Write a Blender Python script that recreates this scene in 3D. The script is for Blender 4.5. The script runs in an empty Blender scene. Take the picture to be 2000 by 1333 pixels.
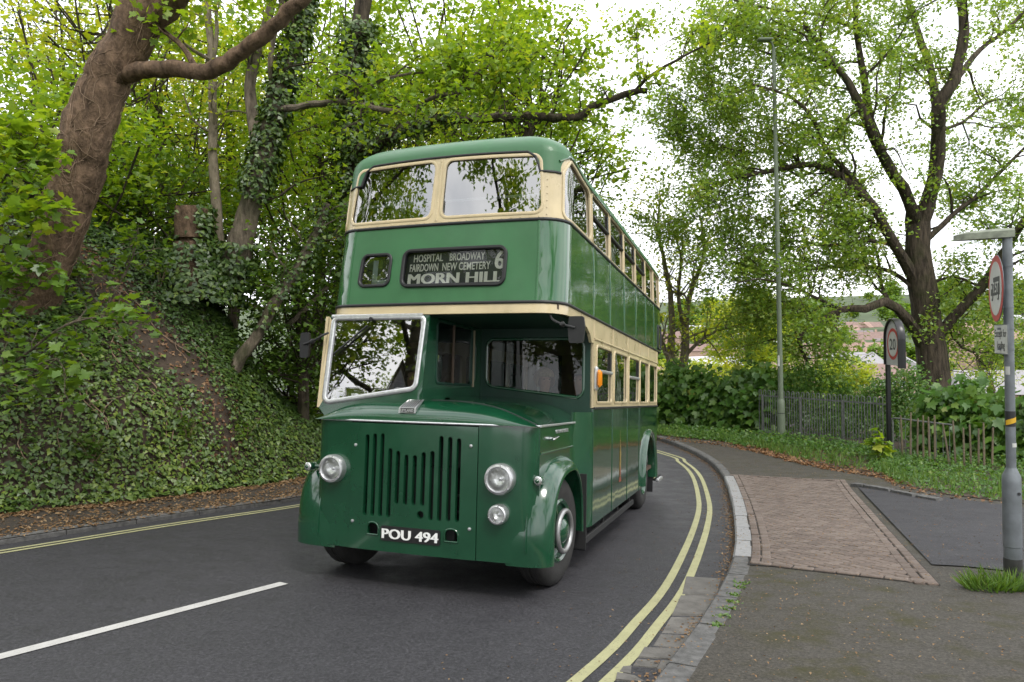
import bpy, math, random
import numpy as np
from mathutils import Vector, Matrix
from mathutils.geometry import delaunay_2d_cdt
random.seed(7)
RNG = np.random.default_rng(11)
scene = bpy.context.scene
COL = scene.collection
R = math.radians

# ------------------------------------------------------------ camera, sky, sun, exposure
FOC = 1375.07                      # focal length in pixels of the 2000 px wide photograph
CAM = np.array([0.0, 0.0, 2.27])   # eye height above the spot between the front wheels of the bus
ROLL = 0.016
cam_data = bpy.data.cameras.new('camera')
cam_data.sensor_width = 36.0
cam_data.lens = FOC * 36.0 / 2000.0
cam_data.clip_start = 0.05
cam_data.clip_end = 6000.0
cam = bpy.data.objects.new('camera', cam_data)
COL.objects.link(cam)
cs, sn = math.cos(ROLL), math.sin(ROLL)
cam.matrix_world = Matrix(((cs, sn, 0, CAM[0]), (0, 0, -1, CAM[1]), (-sn, cs, 0, CAM[2]), (0, 0, 0, 1)))
scene.camera = cam

SUN_EL, SUN_AZ = 52.0, 150.0       # azimuth: clockwise from +Y; behind the camera, to the right
world = bpy.data.worlds.new('World')
scene.world = world
world.use_nodes = True
wn, wl = world.node_tree.nodes, world.node_tree.links
wn.clear()
w_out = wn.new('ShaderNodeOutputWorld')
w_bg = wn.new('ShaderNodeBackground')
w_bg.inputs['Strength'].default_value = 0.15
sky = wn.new('ShaderNodeTexSky')
sky.sky_type = 'NISHITA'
sky.sun_disc = False
sky.sun_elevation = R(SUN_EL)
sky.sun_rotation = R(SUN_AZ)
tc = wn.new('ShaderNodeTexCoord')
cl = wn.new('ShaderNodeTexNoise')
cl.inputs['Scale'].default_value = 2.6
cl.inputs['Detail'].default_value = 6.0
cl.inputs['Roughness'].default_value = 0.55
cr = wn.new('ShaderNodeValToRGB')
cr.color_ramp.elements[0].position = 0.30
cr.color_ramp.elements[0].color = (0.55, 0.55, 0.55, 1)
cr.color_ramp.elements[1].position = 0.48
cr.color_ramp.elements[1].color = (1, 1, 1, 1)
cl2 = wn.new('ShaderNodeTexNoise')
cl2.inputs['Scale'].default_value = 5.0
cl2.inputs['Detail'].default_value = 5.0
cc = wn.new('ShaderNodeValToRGB')
cc.color_ramp.elements[0].position = 0.3
cc.color_ramp.elements[0].color = (9.0, 9.4, 10.2, 1)
cc.color_ramp.elements[1].position = 0.62
cc.color_ramp.elements[1].color = (14.5, 14.5, 14.6, 1)
wmix = wn.new('ShaderNodeMixRGB')
wl.new(tc.outputs['Generated'], cl.inputs['Vector'])
wl.new(tc.outputs['Generated'], cl2.inputs['Vector'])
wl.new(cl.outputs['Fac'], cr.inputs['Fac'])
wl.new(cl2.outputs['Fac'], cc.inputs['Fac'])
wl.new(cr.outputs['Color'], wmix.inputs['Fac'])
wl.new(sky.outputs['Color'], wmix.inputs['Color1'])
wl.new(cc.outputs['Color'], wmix.inputs['Color2'])
wl.new(wmix.outputs['Color'], w_bg.inputs['Color'])
wl.new(w_bg.outputs['Background'], w_out.inputs['Surface'])

sun_data = bpy.data.lights.new('sun', 'SUN')
sun_data.energy = 1.5
sun_data.angle = R(14)
sun_data.color = (1.0, 0.96, 0.9)
sun = bpy.data.objects.new('sun', sun_data)
COL.objects.link(sun)
sd = Vector((math.sin(R(SUN_AZ)) * math.cos(R(SUN_EL)), math.cos(R(SUN_AZ)) * math.cos(R(SUN_EL)), math.sin(R(SUN_EL))))
sun.rotation_euler = sd.to_track_quat('Z', 'Y').to_euler()
sun.location = sd * 60

scene.view_settings.view_transform = 'Standard'
scene.view_settings.look = 'None'
scene.view_settings.gamma = 1.0
scene.view_settings.use_curve_mapping = False
scene.view_settings.exposure = 0.25
scene.cycles.max_bounces = 7
scene.cycles.diffuse_bounces = 3
scene.cycles.glossy_bounces = 3
scene.cycles.transparent_max_bounces = 12
scene.cycles.transmission_bounces = 4

# ------------------------------------------------------------ photo <-> place
MCW = np.array([[cs, -sn, 0], [0, 0, 1], [-sn, -cs, 0]])
def ray(px, py): return MCW @ np.array([(px - 1000) / FOC, (py - 666.5) / FOC, 1.0])
def at(px, py, depth): return CAM + ray(px, py) * depth          # point seen at a pixel, at a distance ahead
BUS_R = np.array([[0.94516063, 0.32429475, 0.0387853], [-0.32641817, 0.94195856, 0.07851911], [-0.01107081, -0.0868734, 0.99615784]])
BUS_T = np.array([-0.656026, 6.918216, -0.00329])
PA, PB, PC = -0.0389349, -0.078822, 0.5164745                    # plane of the sloping road

# ------------------------------------------------------------ mesh helpers
OFF = {}
def link(o, parent=None):
    COL.objects.link(o)
    if parent is not None: o.parent = parent
    return o
def tag(o, label=None, cat=None, group=None, kind=None):
    if label: o['label'] = label
    if cat: o['category'] = cat
    if group: o['group'] = group
    if kind: o['kind'] = kind
    return o
def empty(name, loc=(0, 0, 0)):
    o = bpy.data.objects.new(name, None)
    o.location = Vector([float(v) for v in loc]); o.empty_display_size = 0.3
    COL.objects.link(o)
    OFF[o] = np.array([float(v) for v in loc])
    return o
def off_of(p):
    while p is not None and p not in OFF: p = p.parent
    return OFF.get(p, np.zeros(3))
def mesh_np(name, V, T, tint=None, smooth=False):
    me = bpy.data.meshes.new(name)
    V = np.ascontiguousarray(V, dtype=np.float32); T = np.ascontiguousarray(T, dtype=np.int32)
    k = T.shape[1]
    me.vertices.add(len(V)); me.vertices.foreach_set('co', V.ravel())
    me.loops.add(T.size); me.loops.foreach_set('vertex_index', T.ravel())
    me.polygons.add(len(T)); me.polygons.foreach_set('loop_start', np.arange(0, T.size, k, dtype=np.int32))
    if smooth: me.polygons.foreach_set('use_smooth', np.ones(len(T), dtype=bool))
    if tint is not None:
        a = me.attributes.new('tint', 'FLOAT', 'POINT'); a.data.foreach_set('value', np.ascontiguousarray(tint, dtype=np.float32))
    me.update(calc_edges=True)
    return me
def obj_mesh(name, me, mat, parent=None):
    o = bpy.data.objects.new(name, me)
    for m in (mat if isinstance(mat, (list, tuple)) else [mat]): me.materials.append(m)
    return link(o, parent)
def catmull(pts, step=0.3):
    P = np.array(pts, float); out = []
    Q = np.vstack([2 * P[0] - P[1], P, 2 * P[-1] - P[-2]])
    for i in range(1, len(Q) - 2):
        p0, p1, p2, p3 = Q[i - 1], Q[i], Q[i + 1], Q[i + 2]
        n = max(2, int(np.linalg.norm((p2 - p1)[:3]) / step))
        for t in np.arange(n) / n:
            out.append(0.5 * (2 * p1 + (p2 - p0) * t + (2 * p0 - 5 * p1 + 4 * p2 - p3) * t * t + (3 * p1 - p0 - 3 * p2 + p3) * t ** 3))
    out.append(P[-1])
    return np.array(out)
class MB:
    def __init__(s): s.v = []; s.f = []; s.m = []; s.sm = []
    def add(s, vs, fs, mi=0, smooth=False):
        b = len(s.v); s.v.extend([tuple(float(c) for c in v) for v in vs])
        for f in fs: s.f.append(tuple(b + i for i in f)); s.m.append(mi); s.sm.append(smooth)
        return s
    def box(s, c, d, rot=None, bevel=0.0, mi=0):
        c = np.array(c, float); h = np.array(d, float) / 2
        if bevel <= 0:
            vs = [np.array((x, y, z)) * h for x in (-1, 1) for y in (-1, 1) for z in (-1, 1)]
            fs = [(0, 1, 3, 2), (4, 6, 7, 5), (0, 4, 5, 1), (2, 3, 7, 6), (0, 2, 6, 4), (1, 5, 7, 3)]
        else:
            b = min(bevel, *(h * 0.98)); vs = []; fs = []; idx = {}
            for x in (-1, 1):
                for y in (-1, 1):
                    for z in (-1, 1):
                        for a in range(3):
                            p = np.array((x, y, z)) * (h - b); p[a] += (x, y, z)[a] * b
                            idx[(x, y, z, a)] = len(vs); vs.append(p)
            for a in range(3):
                o1, o2 = [i for i in range(3) if i != a]
                for sg in (-1, 1):
                    q = []
                    for (m, n) in ((-1, -1), (1, -1), (1, 1), (-1, 1)):
                        k = [0, 0, 0]; k[a] = sg; k[o1] = m; k[o2] = n; q.append(idx[(*k, a)])
                    fs.append(tuple(q))
            for a in range(3):
                o1, o2 = [i for i in range(3) if i != a]
                for m in (-1, 1):
                    for n in (-1, 1):
                        k0 = [0, 0, 0]; k0[o1] = m; k0[o2] = n; k1 = list(k0); k0[a] = -1; k1[a] = 1
                        fs.append((idx[(*k0, o1)], idx[(*k1, o1)], idx[(*k1, o2)], idx[(*k0, o2)]))
            for x in (-1, 1):
                for y in (-1, 1):
                    for z in (-1, 1): fs.append((idx[(x, y, z, 0)], idx[(x, y, z, 1)], idx[(x, y, z, 2)]))
        if rot is not None:
            M3 = np.array(rot.to_matrix() if hasattr(rot, 'to_matrix') else rot); vs = [M3 @ v for v in vs]
        return s.add([c + v for v in vs], fs, mi)
    def tube(s, P, r, n=8, cap=True, closed=False, mi=0, smooth=True, lump=0.0):
        P = np.array(P, float); m = len(P)
        r = np.full(m, float(r)) if np.isscalar(r) else np.array(r, float)
        T = np.roll(P, -1, 0) - np.roll(P, 1, 0) if closed else np.gradient(P, axis=0)
        T /= (np.linalg.norm(T, axis=1, keepdims=True) + 1e-12)
        ref = np.array((0, 0, 1.0)) if abs(T[0][2]) < 0.9 else np.array((1.0, 0, 0))
        u = np.cross(T[0], ref); u /= np.linalg.norm(u)
        ang = np.arange(n) * 2 * math.pi / n; vs = []
        for i in range(m):
            u = u - T[i] * (u @ T[i]); u /= (np.linalg.norm(u) + 1e-12); w = np.cross(T[i], u)
            vs.extend(P[i] + r[i] * (1 + (lump * (math.sin(3 * a + i * 0.31) * 0.6 + math.sin(5 * a - i * 0.47 + 1) * 0.5 + math.sin(2 * a + i * 0.9) * 0.4) if lump else 0)) * (np.cos(a) * u + np.sin(a) * w) for a in ang)
        fs = []
        for i in range(m if closed else m - 1):
            j = (i + 1) % m
            for k in range(n): fs.append((i * n + k, i * n + (k + 1) % n, j * n + (k + 1) % n, j * n + k))
        if cap and not closed:
            fs.append(tuple(range(n))[::-1]); fs.append(tuple((m - 1) * n + k for k in range(n)))
        return s.add(vs, fs, mi, smooth)
    def lathe(s, prof, c=(0, 0, 0), axis=(0, 0, 1), n=24, mi=0, smooth=True, cap=False):
        a = Vector(axis).normalized(); q = Vector((0, 0, 1)).rotation_difference(a).to_matrix()
        vs = []
        for (r, h) in prof:
            for k in range(n):
                t = 2 * math.pi * k / n; vs.append(np.array(c) + np.array(q @ Vector((r * math.cos(t), r * math.sin(t), h))))
        fs = []
        for i in range(len(prof) - 1):
            for k in range(n): fs.append((i * n + k, i * n + (k + 1) % n, (i + 1) * n + (k + 1) % n, (i + 1) * n + k))
        if cap: fs.append(tuple(range(n))[::-1]); fs.append(tuple((len(prof) - 1) * n + k for k in range(n)))
        return s.add(vs, fs, mi, smooth)
    def poly(s, pts, mi=0): return s.add(pts, [tuple(range(len(pts)))], mi)
    def prism(s, pts, d, mi=0):
        n = len(pts); d = np.array(d, float); A = [np.array(p, float) for p in pts]
        return s.add(A + [p + d for p in A], [tuple(range(n))[::-1], tuple(range(n, 2 * n))] + [(i, (i + 1) % n, n + (i + 1) % n, n + i) for i in range(n)], mi)
    def build(s, name, mat, parent=None, off=None):
        me = bpy.data.meshes.new(name)
        o_ = off_of(parent) if off is None else np.array(off)
        V = np.array(s.v) - o_
        me.from_pydata(V.tolist(), [], s.f)
        me.polygons.foreach_set('material_index', np.array(s.m, dtype=np.int32))
        me.polygons.foreach_set('use_smooth', np.array(s.sm, dtype=bool))
        try: me.set_sharp_from_angle(angle=R(40))
        except Exception: pass
        me.update()
        return obj_mesh(name, me, mat, parent)

# ------------------------------------------------------------ materials
def mat_new(name):
    m = bpy.data.materials.new(name); m.use_nodes = True
    nt = m.node_tree; b = nt.nodes['Principled BSDF']
    return m, nt, b
def noise(nt, scale, detail=4, rough=0.55, coord='Object', vec=None):
    n = nt.nodes.new('ShaderNodeTexNoise'); n.inputs['Scale'].default_value = scale; n.inputs['Detail'].default_value = detail; n.inputs['Roughness'].default_value = rough
    if vec is None:
        t = nt.nodes.new('ShaderNodeTexCoord'); vec = t.outputs[coord]
    nt.links.new(vec, n.inputs['Vector'])
    return n
def ramp(nt, src, stops):
    r = nt.nodes.new('ShaderNodeValToRGB'); e = r.color_ramp.elements
    while len(e) < len(stops): e.new(0.5)
    for k, (p, c) in enumerate(stops): e[k].position = p; e[k].color = (*c, 1) if len(c) == 3 else c
    nt.links.new(src, r.inputs['Fac'])
    return r
def mixc(nt, fac, a, b, mode='MIX'):
    m = nt.nodes.new('ShaderNodeMixRGB'); m.blend_type = mode
    for sock, val in ((m.inputs['Fac'], fac), (m.inputs['Color1'], a), (m.inputs['Color2'], b)):
        if isinstance(val, (int, float)): sock.default_value = val
        elif isinstance(val, tuple): sock.default_value = (*val, 1)
        else: nt.links.new(val, sock)
    return m.outputs['Color']
def bump(nt, b, src, strength, dist=0.02):
    n = nt.nodes.new('ShaderNodeBump'); n.inputs['Strength'].default_value = strength; n.inputs['Distance'].default_value = dist
    nt.links.new(src, n.inputs['Height']); nt.links.new(n.outputs['Normal'], b.inputs['Normal'])
    return n
def simple(name, col, rough=0.6, metal=0.0, var=0.12, scale=9.0, spec=0.5, bmp=0.0, bscale=60.0):
    m, nt, b = mat_new(name)
    n = noise(nt, scale, 5)
    c = tuple(col)
    nt.links.new(ramp(nt, n.outputs['Fac'], [(0.3, tuple(x * (1 - var) for x in c)), (0.7, tuple(min(1, x * (1 + var)) for x in c))]).outputs['Color'], b.inputs['Base Color'])
    b.inputs['Roughness'].default_value = rough; b.inputs['Metallic'].default_value = metal; b.inputs['Specular IOR Level'].default_value = spec
    if bmp: bump(nt, b, noise(nt, bscale, 4).outputs['Fac'], bmp)
    return m
def paint(name, col, rough=0.22, coat=0.6, wave=0.12, dirt=0.0, dirt_col=(0.09, 0.08, 0.06)):
    m, nt, b = mat_new(name)
    n = noise(nt, 3.0, 6, 0.6); n2 = noise(nt, 34.0, 5, 0.7)
    c1 = ramp(nt, n.outputs['Fac'], [(0.3, tuple(x * 0.86 for x in col)), (0.7, tuple(min(1, x * 1.12) for x in col))]).outputs['Color']
    sp = ramp(nt, n2.outputs['Fac'], [(0.66, (0, 0, 0)), (0.80, (1, 1, 1))]).outputs['Color']
    f = nt.nodes.new('ShaderNodeMath'); f.operation = 'MULTIPLY'; f.inputs[1].default_value = 0.10 + dirt; nt.links.new(sp, f.inputs[0])
    nt.links.new(mixc(nt, f.outputs[0], c1, tuple(min(1, x * 1.8 + 0.03) for x in col)), b.inputs['Base Color'])
    rr = ramp(nt, n.outputs['Fac'], [(0.3, (rough * 0.8,) * 3), (0.75, (min(1, rough * 1.35),) * 3)])
    nt.links.new(rr.outputs['Color'], b.inputs['Roughness'])
    b.inputs['Coat Weight'].default_value = coat; b.inputs['Coat Roughness'].default_value = 0.06
    w = noise(nt, 2.2, 2, 0.5)
    bn = bump(nt, b, w.outputs['Fac'], wave, 0.03)
    if coat: nt.links.new(bn.outputs['Normal'], b.inputs['Coat Normal'])
    return m
def glass(name, tint=(0.72, 0.78, 0.75), wave=0.03, boost=1.0, base=0.07):
    m = bpy.data.materials.new(name); m.use_nodes = True; nt = m.node_tree; nt.nodes.clear()
    o = nt.nodes.new('ShaderNodeOutputMaterial'); mx = nt.nodes.new('ShaderNodeMixShader')
    tr = nt.nodes.new('ShaderNodeBsdfTransparent'); tr.inputs['Color'].default_value = (*tint, 1)
    gl = nt.nodes.new('ShaderNodeBsdfGlossy'); gl.inputs['Roughness'].default_value = 0.012
    fr = nt.nodes.new('ShaderNodeFresnel'); fr.inputs['IOR'].default_value = 1.5
    mm = nt.nodes.new('ShaderNodeMath'); mm.operation = 'MULTIPLY_ADD'; mm.inputs[1].default_value = 1.6 * boost; mm.inputs[2].default_value = base; mm.use_clamp = True
    n = noise(nt, 1.7, 2, 0.5); bp = nt.nodes.new('ShaderNodeBump'); bp.inputs['Strength'].default_value = wave; bp.inputs['Distance'].default_value = 0.05
    nt.links.new(n.outputs['Fac'], bp.inputs['Height']); nt.links.new(bp.outputs['Normal'], gl.inputs['Normal'])
    nt.links.new(fr.outputs['Fac'], mm.inputs[0]); nt.links.new(mm.outputs[0], mx.inputs['Fac'])
    nt.links.new(tr.outputs[0], mx.inputs[1]); nt.links.new(gl.outputs[0], mx.inputs[2]); nt.links.new(mx.outputs[0], o.inputs['Surface'])
    return m
def leafmat(name, stops, trans=0.45, gloss=0.05, tr_gain=1.32, rough=0.42):
    m = bpy.data.materials.new(name); m.use_nodes = True; nt = m.node_tree; nt.nodes.clear()
    o = nt.nodes.new('ShaderNodeOutputMaterial')
    at_ = nt.nodes.new('ShaderNodeAttribute'); at_.attribute_name = 'tint'
    c = ramp(nt, at_.outputs['Fac'], stops).outputs['Color']
    df = nt.nodes.new('ShaderNodeBsdfDiffuse'); tl = nt.nodes.new('ShaderNodeBsdfTranslucent'); gl = nt.nodes.new('ShaderNodeBsdfGlossy')
    gl.inputs['Roughness'].default_value = rough; gl.inputs['Color'].default_value = (1, 1, 1, 1)
    nt.links.new(c, df.inputs['Color'])
    tcol = mixc(nt, 1.0, c, (tr_gain * 1.2, tr_gain * 1.05, tr_gain * 0.40), 'MULTIPLY'); nt.links.new(tcol, tl.inputs['Color'])
    a = nt.nodes.new('ShaderNodeMixShader'); a.inputs[0].default_value = trans; nt.links.new(df.outputs[0], a.inputs[1]); nt.links.new(tl.outputs[0], a.inputs[2])
    b = nt.nodes.new('ShaderNodeMixShader'); b.inputs[0].default_value = gloss; nt.links.new(a.outputs[0], b.inputs[1]); nt.links.new(gl.outputs[0], b.inputs[2])
    nt.links.new(b.outputs[0], o.inputs['Surface'])
    return m
def barkmat(name, dark, light, scale=7.0, stretch=0.22, moss=None, bstr=0.9):
    m, nt, b = mat_new(name)
    t = nt.nodes.new('ShaderNodeTexCoord'); mp = nt.nodes.new('ShaderNodeMapping'); mp.inputs['Scale'].default_value = (1, 1, stretch)
    nt.links.new(t.outputs['Object'], mp.inputs['Vector'])
    n = noise(nt, scale, 7, 0.65, vec=mp.outputs['Vector']); n2 = noise(nt, 1.6, 4, 0.6)
    c = ramp(nt, n.outputs['Fac'], [(0.32, dark), (0.66, light)]).outputs['Color']
    if moss:
        f = ramp(nt, n2.outputs['Fac'], [(0.5, (0, 0, 0)), (0.68, (0.75, 0.75, 0.75))]).outputs['Color']
        c = mixc(nt, f, c, moss)
    nt.links.new(c, b.inputs['Base Color']); b.inputs['Roughness'].default_value = 0.9; b.inputs['Specular IOR Level'].default_value = 0.2
    bump(nt, b, n.outputs['Fac'], bstr, 0.07)
    return m
# ------------------------------------------------------------ ground heights
def sstep(a, b, x):
    u = np.clip((np.asarray(x, float) - a) / (b - a), 0, 1); return u * u * (3 - 2 * u)
def road_z(x, y):
    x = np.asarray(x, float); y = np.asarray(y, float)
    ye = np.where(y < 12.0, y, 12.0 + 2.5 * (1 - np.exp(-(np.maximum(y, 12.0) - 12.0) / 2.5)))
    ye = np.where(y < -4, -4 + 4 * (1 - np.exp((np.minimum(y, -4) + 4) / 4.0)) * -1, ye)
    return PA * np.clip(x, -12, 12) + PB * ye + PC
KERB_R = catmull([(-24, -42), (-16, -28), (-8.5, -14), (-5.2, -8), (-2.3, -2), (-0.55, 1.5), (0.93, 4.4), (1.61, 5.8), (2.3, 7.45), (2.95, 9.45), (3.8, 12.4), (4.52, 15.4), (4.75, 18), (4.39, 21.05), (3.2, 25), (0.5, 30), (-4, 35), (-12, 41)], 0.7)
KERB_L = catmull([(-33, -42), (-25, -28), (-17.5, -14), (-14, -8), (-10.9, -2), (-7.75, 4.0), (-5.63, 7.7), (-4.75, 9.25), (-3.55, 11.15), (-2.7, 13.2), (-2.3, 16), (-2.6, 19), (-3.7, 22.5), (-6, 26.5), (-10, 31), (-17, 36)], 0.4)
FOOT_L = catmull([(-34.5, -41), (-26.5, -27), (-19, -13), (-15.5, -7), (-12.2, -1), (-9.1, 5.0), (-6.75, 9.05), (-5.75, 10.3), (-4.75, 12.0), (-4.0, 13.8), (-3.7, 16), (-4.0, 18.6), (-5.1, 22), (-7.4, 25.6), (-11.2, 29.8), (-18, 34.6)], 0.4)
def poly_dist(P, x, y):
    """signed distance to a polyline (positive to its right) and arc length"""
    x = np.atleast_1d(np.asarray(x, float)); y = np.atleast_1d(np.asarray(y, float))
    A = P[:-1, :2]; B = P[1:, :2]; D = B - A; L2 = (D ** 2).sum(1)
    out = np.empty(x.shape)
    for c in range(0, len(x), 2000):
        X = x[c:c + 2000, None]; Y = y[c:c + 2000, None]
        t = np.clip(((X - A[:, 0]) * D[:, 0] + (Y - A[:, 1]) * D[:, 1]) / L2, 0, 1)
        dx = X - A[:, 0] - t * D[:, 0]; dy = Y - A[:, 1] - t * D[:, 1]; d = dx * dx + dy * dy; i = d.argmin(1); k = np.arange(len(i))
        sg = np.sign(dx[k, i] * D[i, 1] - dy[k, i] * D[i, 0]); out[c:c + 2000] = np.sqrt(d[k, i]) * np.where(sg == 0, 1, sg)
    return out
def pave_z(x, y):
    d = np.clip(poly_dist(KERB_R, x, y), 0, 14)
    z = road_z(x, y) + 0.11 + 0.043 * d
    return z if np.ndim(x) else float(z[0])
def hit(px, py, zf=pave_z, dz=0.0):
    r = ray(px, py); lo, hi = 2.0, None
    qs = np.arange(2.0, 60, 0.25); P = CAM + r * qs[:, None]
    below = np.nonzero(P[:, 2] < np.array(zf(P[:, 0], P[:, 1])) + dz)[0]
    if len(below) == 0: return P[-1]
    a, b = qs[max(0, below[0] - 1)], qs[below[0]]
    for _ in range(14):
        m = 0.5 * (a + b); Q = CAM + r * m
        if Q[2] < float(np.ravel(zf(np.array([Q[0]]), np.array([Q[1]])))[0]) + dz: b = m
        else: a = m
    return CAM + r * b
def fbm(x, y, sc, seed=0):
    x = np.asarray(x, float) * sc; y = np.asarray(y, float) * sc; r = np.random.default_rng(seed); o = np.zeros(np.broadcast(x, y).shape)
    for k in range(4):
        for _ in range(3):
            a = r.uniform(0, 6.28); f = (1.8 ** k) * r.uniform(0.7, 1.3); o = o + np.sin((x * math.cos(a) + y * math.sin(a)) * f + r.uniform(0, 6.28)) / (1.7 ** k) / 3
    return o

# ------------------------------------------------------------ surface materials
def asphalt(name, base, moss=None, grit=0.5, gloss=0.62, patch=0.25):
    m, nt, b = mat_new(name)
    n1 = noise(nt, 0.55, 5, 0.6); n2 = noise(nt, 95, 3, 0.75); n3 = noise(nt, 3.2, 5, 0.65)
    v = nt.nodes.new('ShaderNodeTexVoronoi'); v.inputs['Scale'].default_value = 120; tcx = nt.nodes.new('ShaderNodeTexCoord'); nt.links.new(tcx.outputs['Object'], v.inputs['Vector'])
    n4 = noise(nt, 42, 4, 0.8)
    c = ramp(nt, n2.outputs['Fac'], [(0.3, tuple(x * (1 - grit) for x in base)), (0.55, base), (0.78, tuple(min(1, x * (1 + grit * 1.8)) for x in base))]).outputs['Color']
    c = mixc(nt, patch, c, ramp(nt, n1.outputs['Fac'], [(0.35, tuple(x * 0.55 for x in base)), (0.65, tuple(x * 1.5 for x in base))]).outputs['Color'])
    c = mixc(nt, 0.72, c, ramp(nt, n4.outputs['Fac'], [(0.34, tuple(x * 0.40 for x in base)), (0.5, base), (0.66, tuple(min(1, x * 1.9) for x in base))]).outputs['Color'])
    c = mixc(nt, ramp(nt, v.outputs['Color'], [(0.75, (0, 0, 0)), (0.95, (0.35, 0.35, 0.35))]).outputs['Color'], c, tuple(min(1, x * 3.2) for x in base))
    if moss:
        f = ramp(nt, n3.outputs['Fac'], [(0.48, (0, 0, 0)), (0.66, (0.7, 0.7, 0.7))]).outputs['Color']
        f2 = ramp(nt, n1.outputs['Fac'], [(0.42, (0, 0, 0)), (0.58, (1, 1, 1))]).outputs['Color']
        c = mixc(nt, mixc(nt, 1.0, f, f2, 'MULTIPLY'), c, moss)
    nt.links.new(c, b.inputs['Base Color'])
    nt.links.new(ramp(nt, n3.outputs['Fac'], [(0.3, (gloss - 0.1,) * 3), (0.7, (min(1, gloss + 0.18),) * 3)]).outputs['Color'], b.inputs['Roughness'])
    b.inputs['Specular IOR Level'].default_value = 0.35
    bump(nt, b, n4.outputs['Fac'], 0.6, 0.012)
    return m
M_ROAD = asphalt('road_asphalt', (0.038, 0.037, 0.041), grit=0.75, gloss=0.55, patch=0.38)
M_PAVE = asphalt('pavement_asphalt', (0.052, 0.047, 0.039), moss=(0.042, 0.040, 0.010), grit=0.6, gloss=0.8, patch=0.35)
M_FOOT = asphalt('old_footpath', (0.045, 0.037, 0.030), moss=(0.08, 0.05, 0.025), grit=0.5, gloss=0.85, patch=0.4)
M_DRIVE = asphalt('drive_asphalt', (0.036, 0.035, 0.039), grit=0.6, gloss=0.75, patch=0.5)
def worn(name, col, under, lo=0.60, hi=0.72, scale=60):
    m, nt, b = mat_new(name)
    n = noise(nt, scale, 5, 0.7); n2 = noise(nt, 5, 4, 0.6)
    f = ramp(nt, n.outputs['Fac'], [(lo, (0, 0, 0)), (hi, (1, 1, 1))]).outputs['Color']
    n4 = noise(nt, 42, 4, 0.8)
    c = ramp(nt, n2.outputs['Fac'], [(0.3, tuple(x * 0.8 for x in col)), (0.7, col)]).outputs['Color']
    nt.links.new(mixc(nt, f, c, under), b.inputs['Base Color']); b.inputs['Roughness'].default_value = 0.7
    bump(nt, b, n.outputs['Fac'], 0.3, 0.004)
    return m
M_YEL = worn('yellow_line_paint', (0.36, 0.35, 0.19), (0.10, 0.10, 0.07), 0.57, 0.70)
M_WHT = worn('white_line_paint', (0.50, 0.49, 0.47), (0.12, 0.12, 0.12))
M_KERB = simple('kerb_stone', (0.095, 0.093, 0.09), 0.85, var=0.4, scale=14, bmp=0.4)
M_KERB2 = simple('kerb_new_stone', (0.25, 0.25, 0.25), 0.85, var=0.15, scale=20, bmp=0.3)
M_SLAB = simple('gutter_stone', (0.115, 0.108, 0.098), 0.85, var=0.3, scale=7, bmp=0.5, bscale=30)
M_BRICK = [simple('paver_%s' % n, c, 0.88, var=0.22, scale=24, bmp=0.35) for n, c in (('a', (0.138, 0.106, 0.088)), ('b', (0.116, 0.089, 0.074)), ('c', (0.152, 0.120, 0.100)))]
M_SAND = simple('joint_sand', (0.018, 0.015, 0.012), 0.95, var=0.4, scale=20)
M_SOIL = simple('soil', (0.050, 0.035, 0.024), 0.95, var=0.4, scale=6, bmp=0.8, bscale=18)
M_LITTER = leafmat('dry_leaf_litter', [(0.0, (0.10, 0.045, 0.022)), (0.5, (0.19, 0.10, 0.05)), (1.0, (0.30, 0.19, 0.10))], trans=0.1, gloss=0.02)
M_LITTERP = leafmat('fallen_catkins', [(0.0, (0.12, 0.065, 0.032)), (0.5, (0.20, 0.12, 0.06)), (1.0, (0.33, 0.24, 0.14))], trans=0.1, gloss=0.02)
M_MEADOW = simple('valley_grass', (0.050, 0.075, 0.026), 0.95, var=0.5, scale=0.05)

# ------------------------------------------------------------ ground, road, footpaths
def grid_sheet(name, xs, ys, zf, mat, parent=None):
    X, Y = np.meshgrid(xs, ys); Z = zf(X.ravel(), Y.ravel())
    V = np.stack([X.ravel(), Y.ravel(), Z], 1); nx, ny = len(xs), len(ys)
    i, j = np.meshgrid(np.arange(nx - 1), np.arange(ny - 1)); a = (j * nx + i).ravel()
    F = np.stack([a, a + 1, a + nx + 1, a + nx], 1)
    return obj_mesh(name, mesh_np(name, V, F, smooth=True), mat, parent)
def ground_z(x, y):
    dR = poly_dist(KERB_R, x, y); d = np.hypot(x, y)
    near = road_z(x, y) - 0.35 + 0.043 * np.clip(dR, 0, 14) + 0.30 * sstep(4.0, 7.0, dR)
    drop = 17.0 * sstep(13, 75, np.maximum(dR, 0)) + np.where(dR < -8, 0, 0)
    rise = 28.0 * sstep(170, 520, d) + 62 * sstep(420, 1500, d) + 4.0 * fbm(x, y, 0.012, 3) * sstep(120, 400, d)
    return near - drop + rise * np.where(y > 0, 1, 0.6)
ax = np.unique(np.concatenate([np.linspace(-16, 40, 70), np.sign(np.linspace(-1, 1, 61)) * 3000 * np.abs(np.linspace(-1, 1, 61)) ** 3]))
tag(grid_sheet('ground', ax, ax, ground_z, M_MEADOW), kind='structure')

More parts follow.
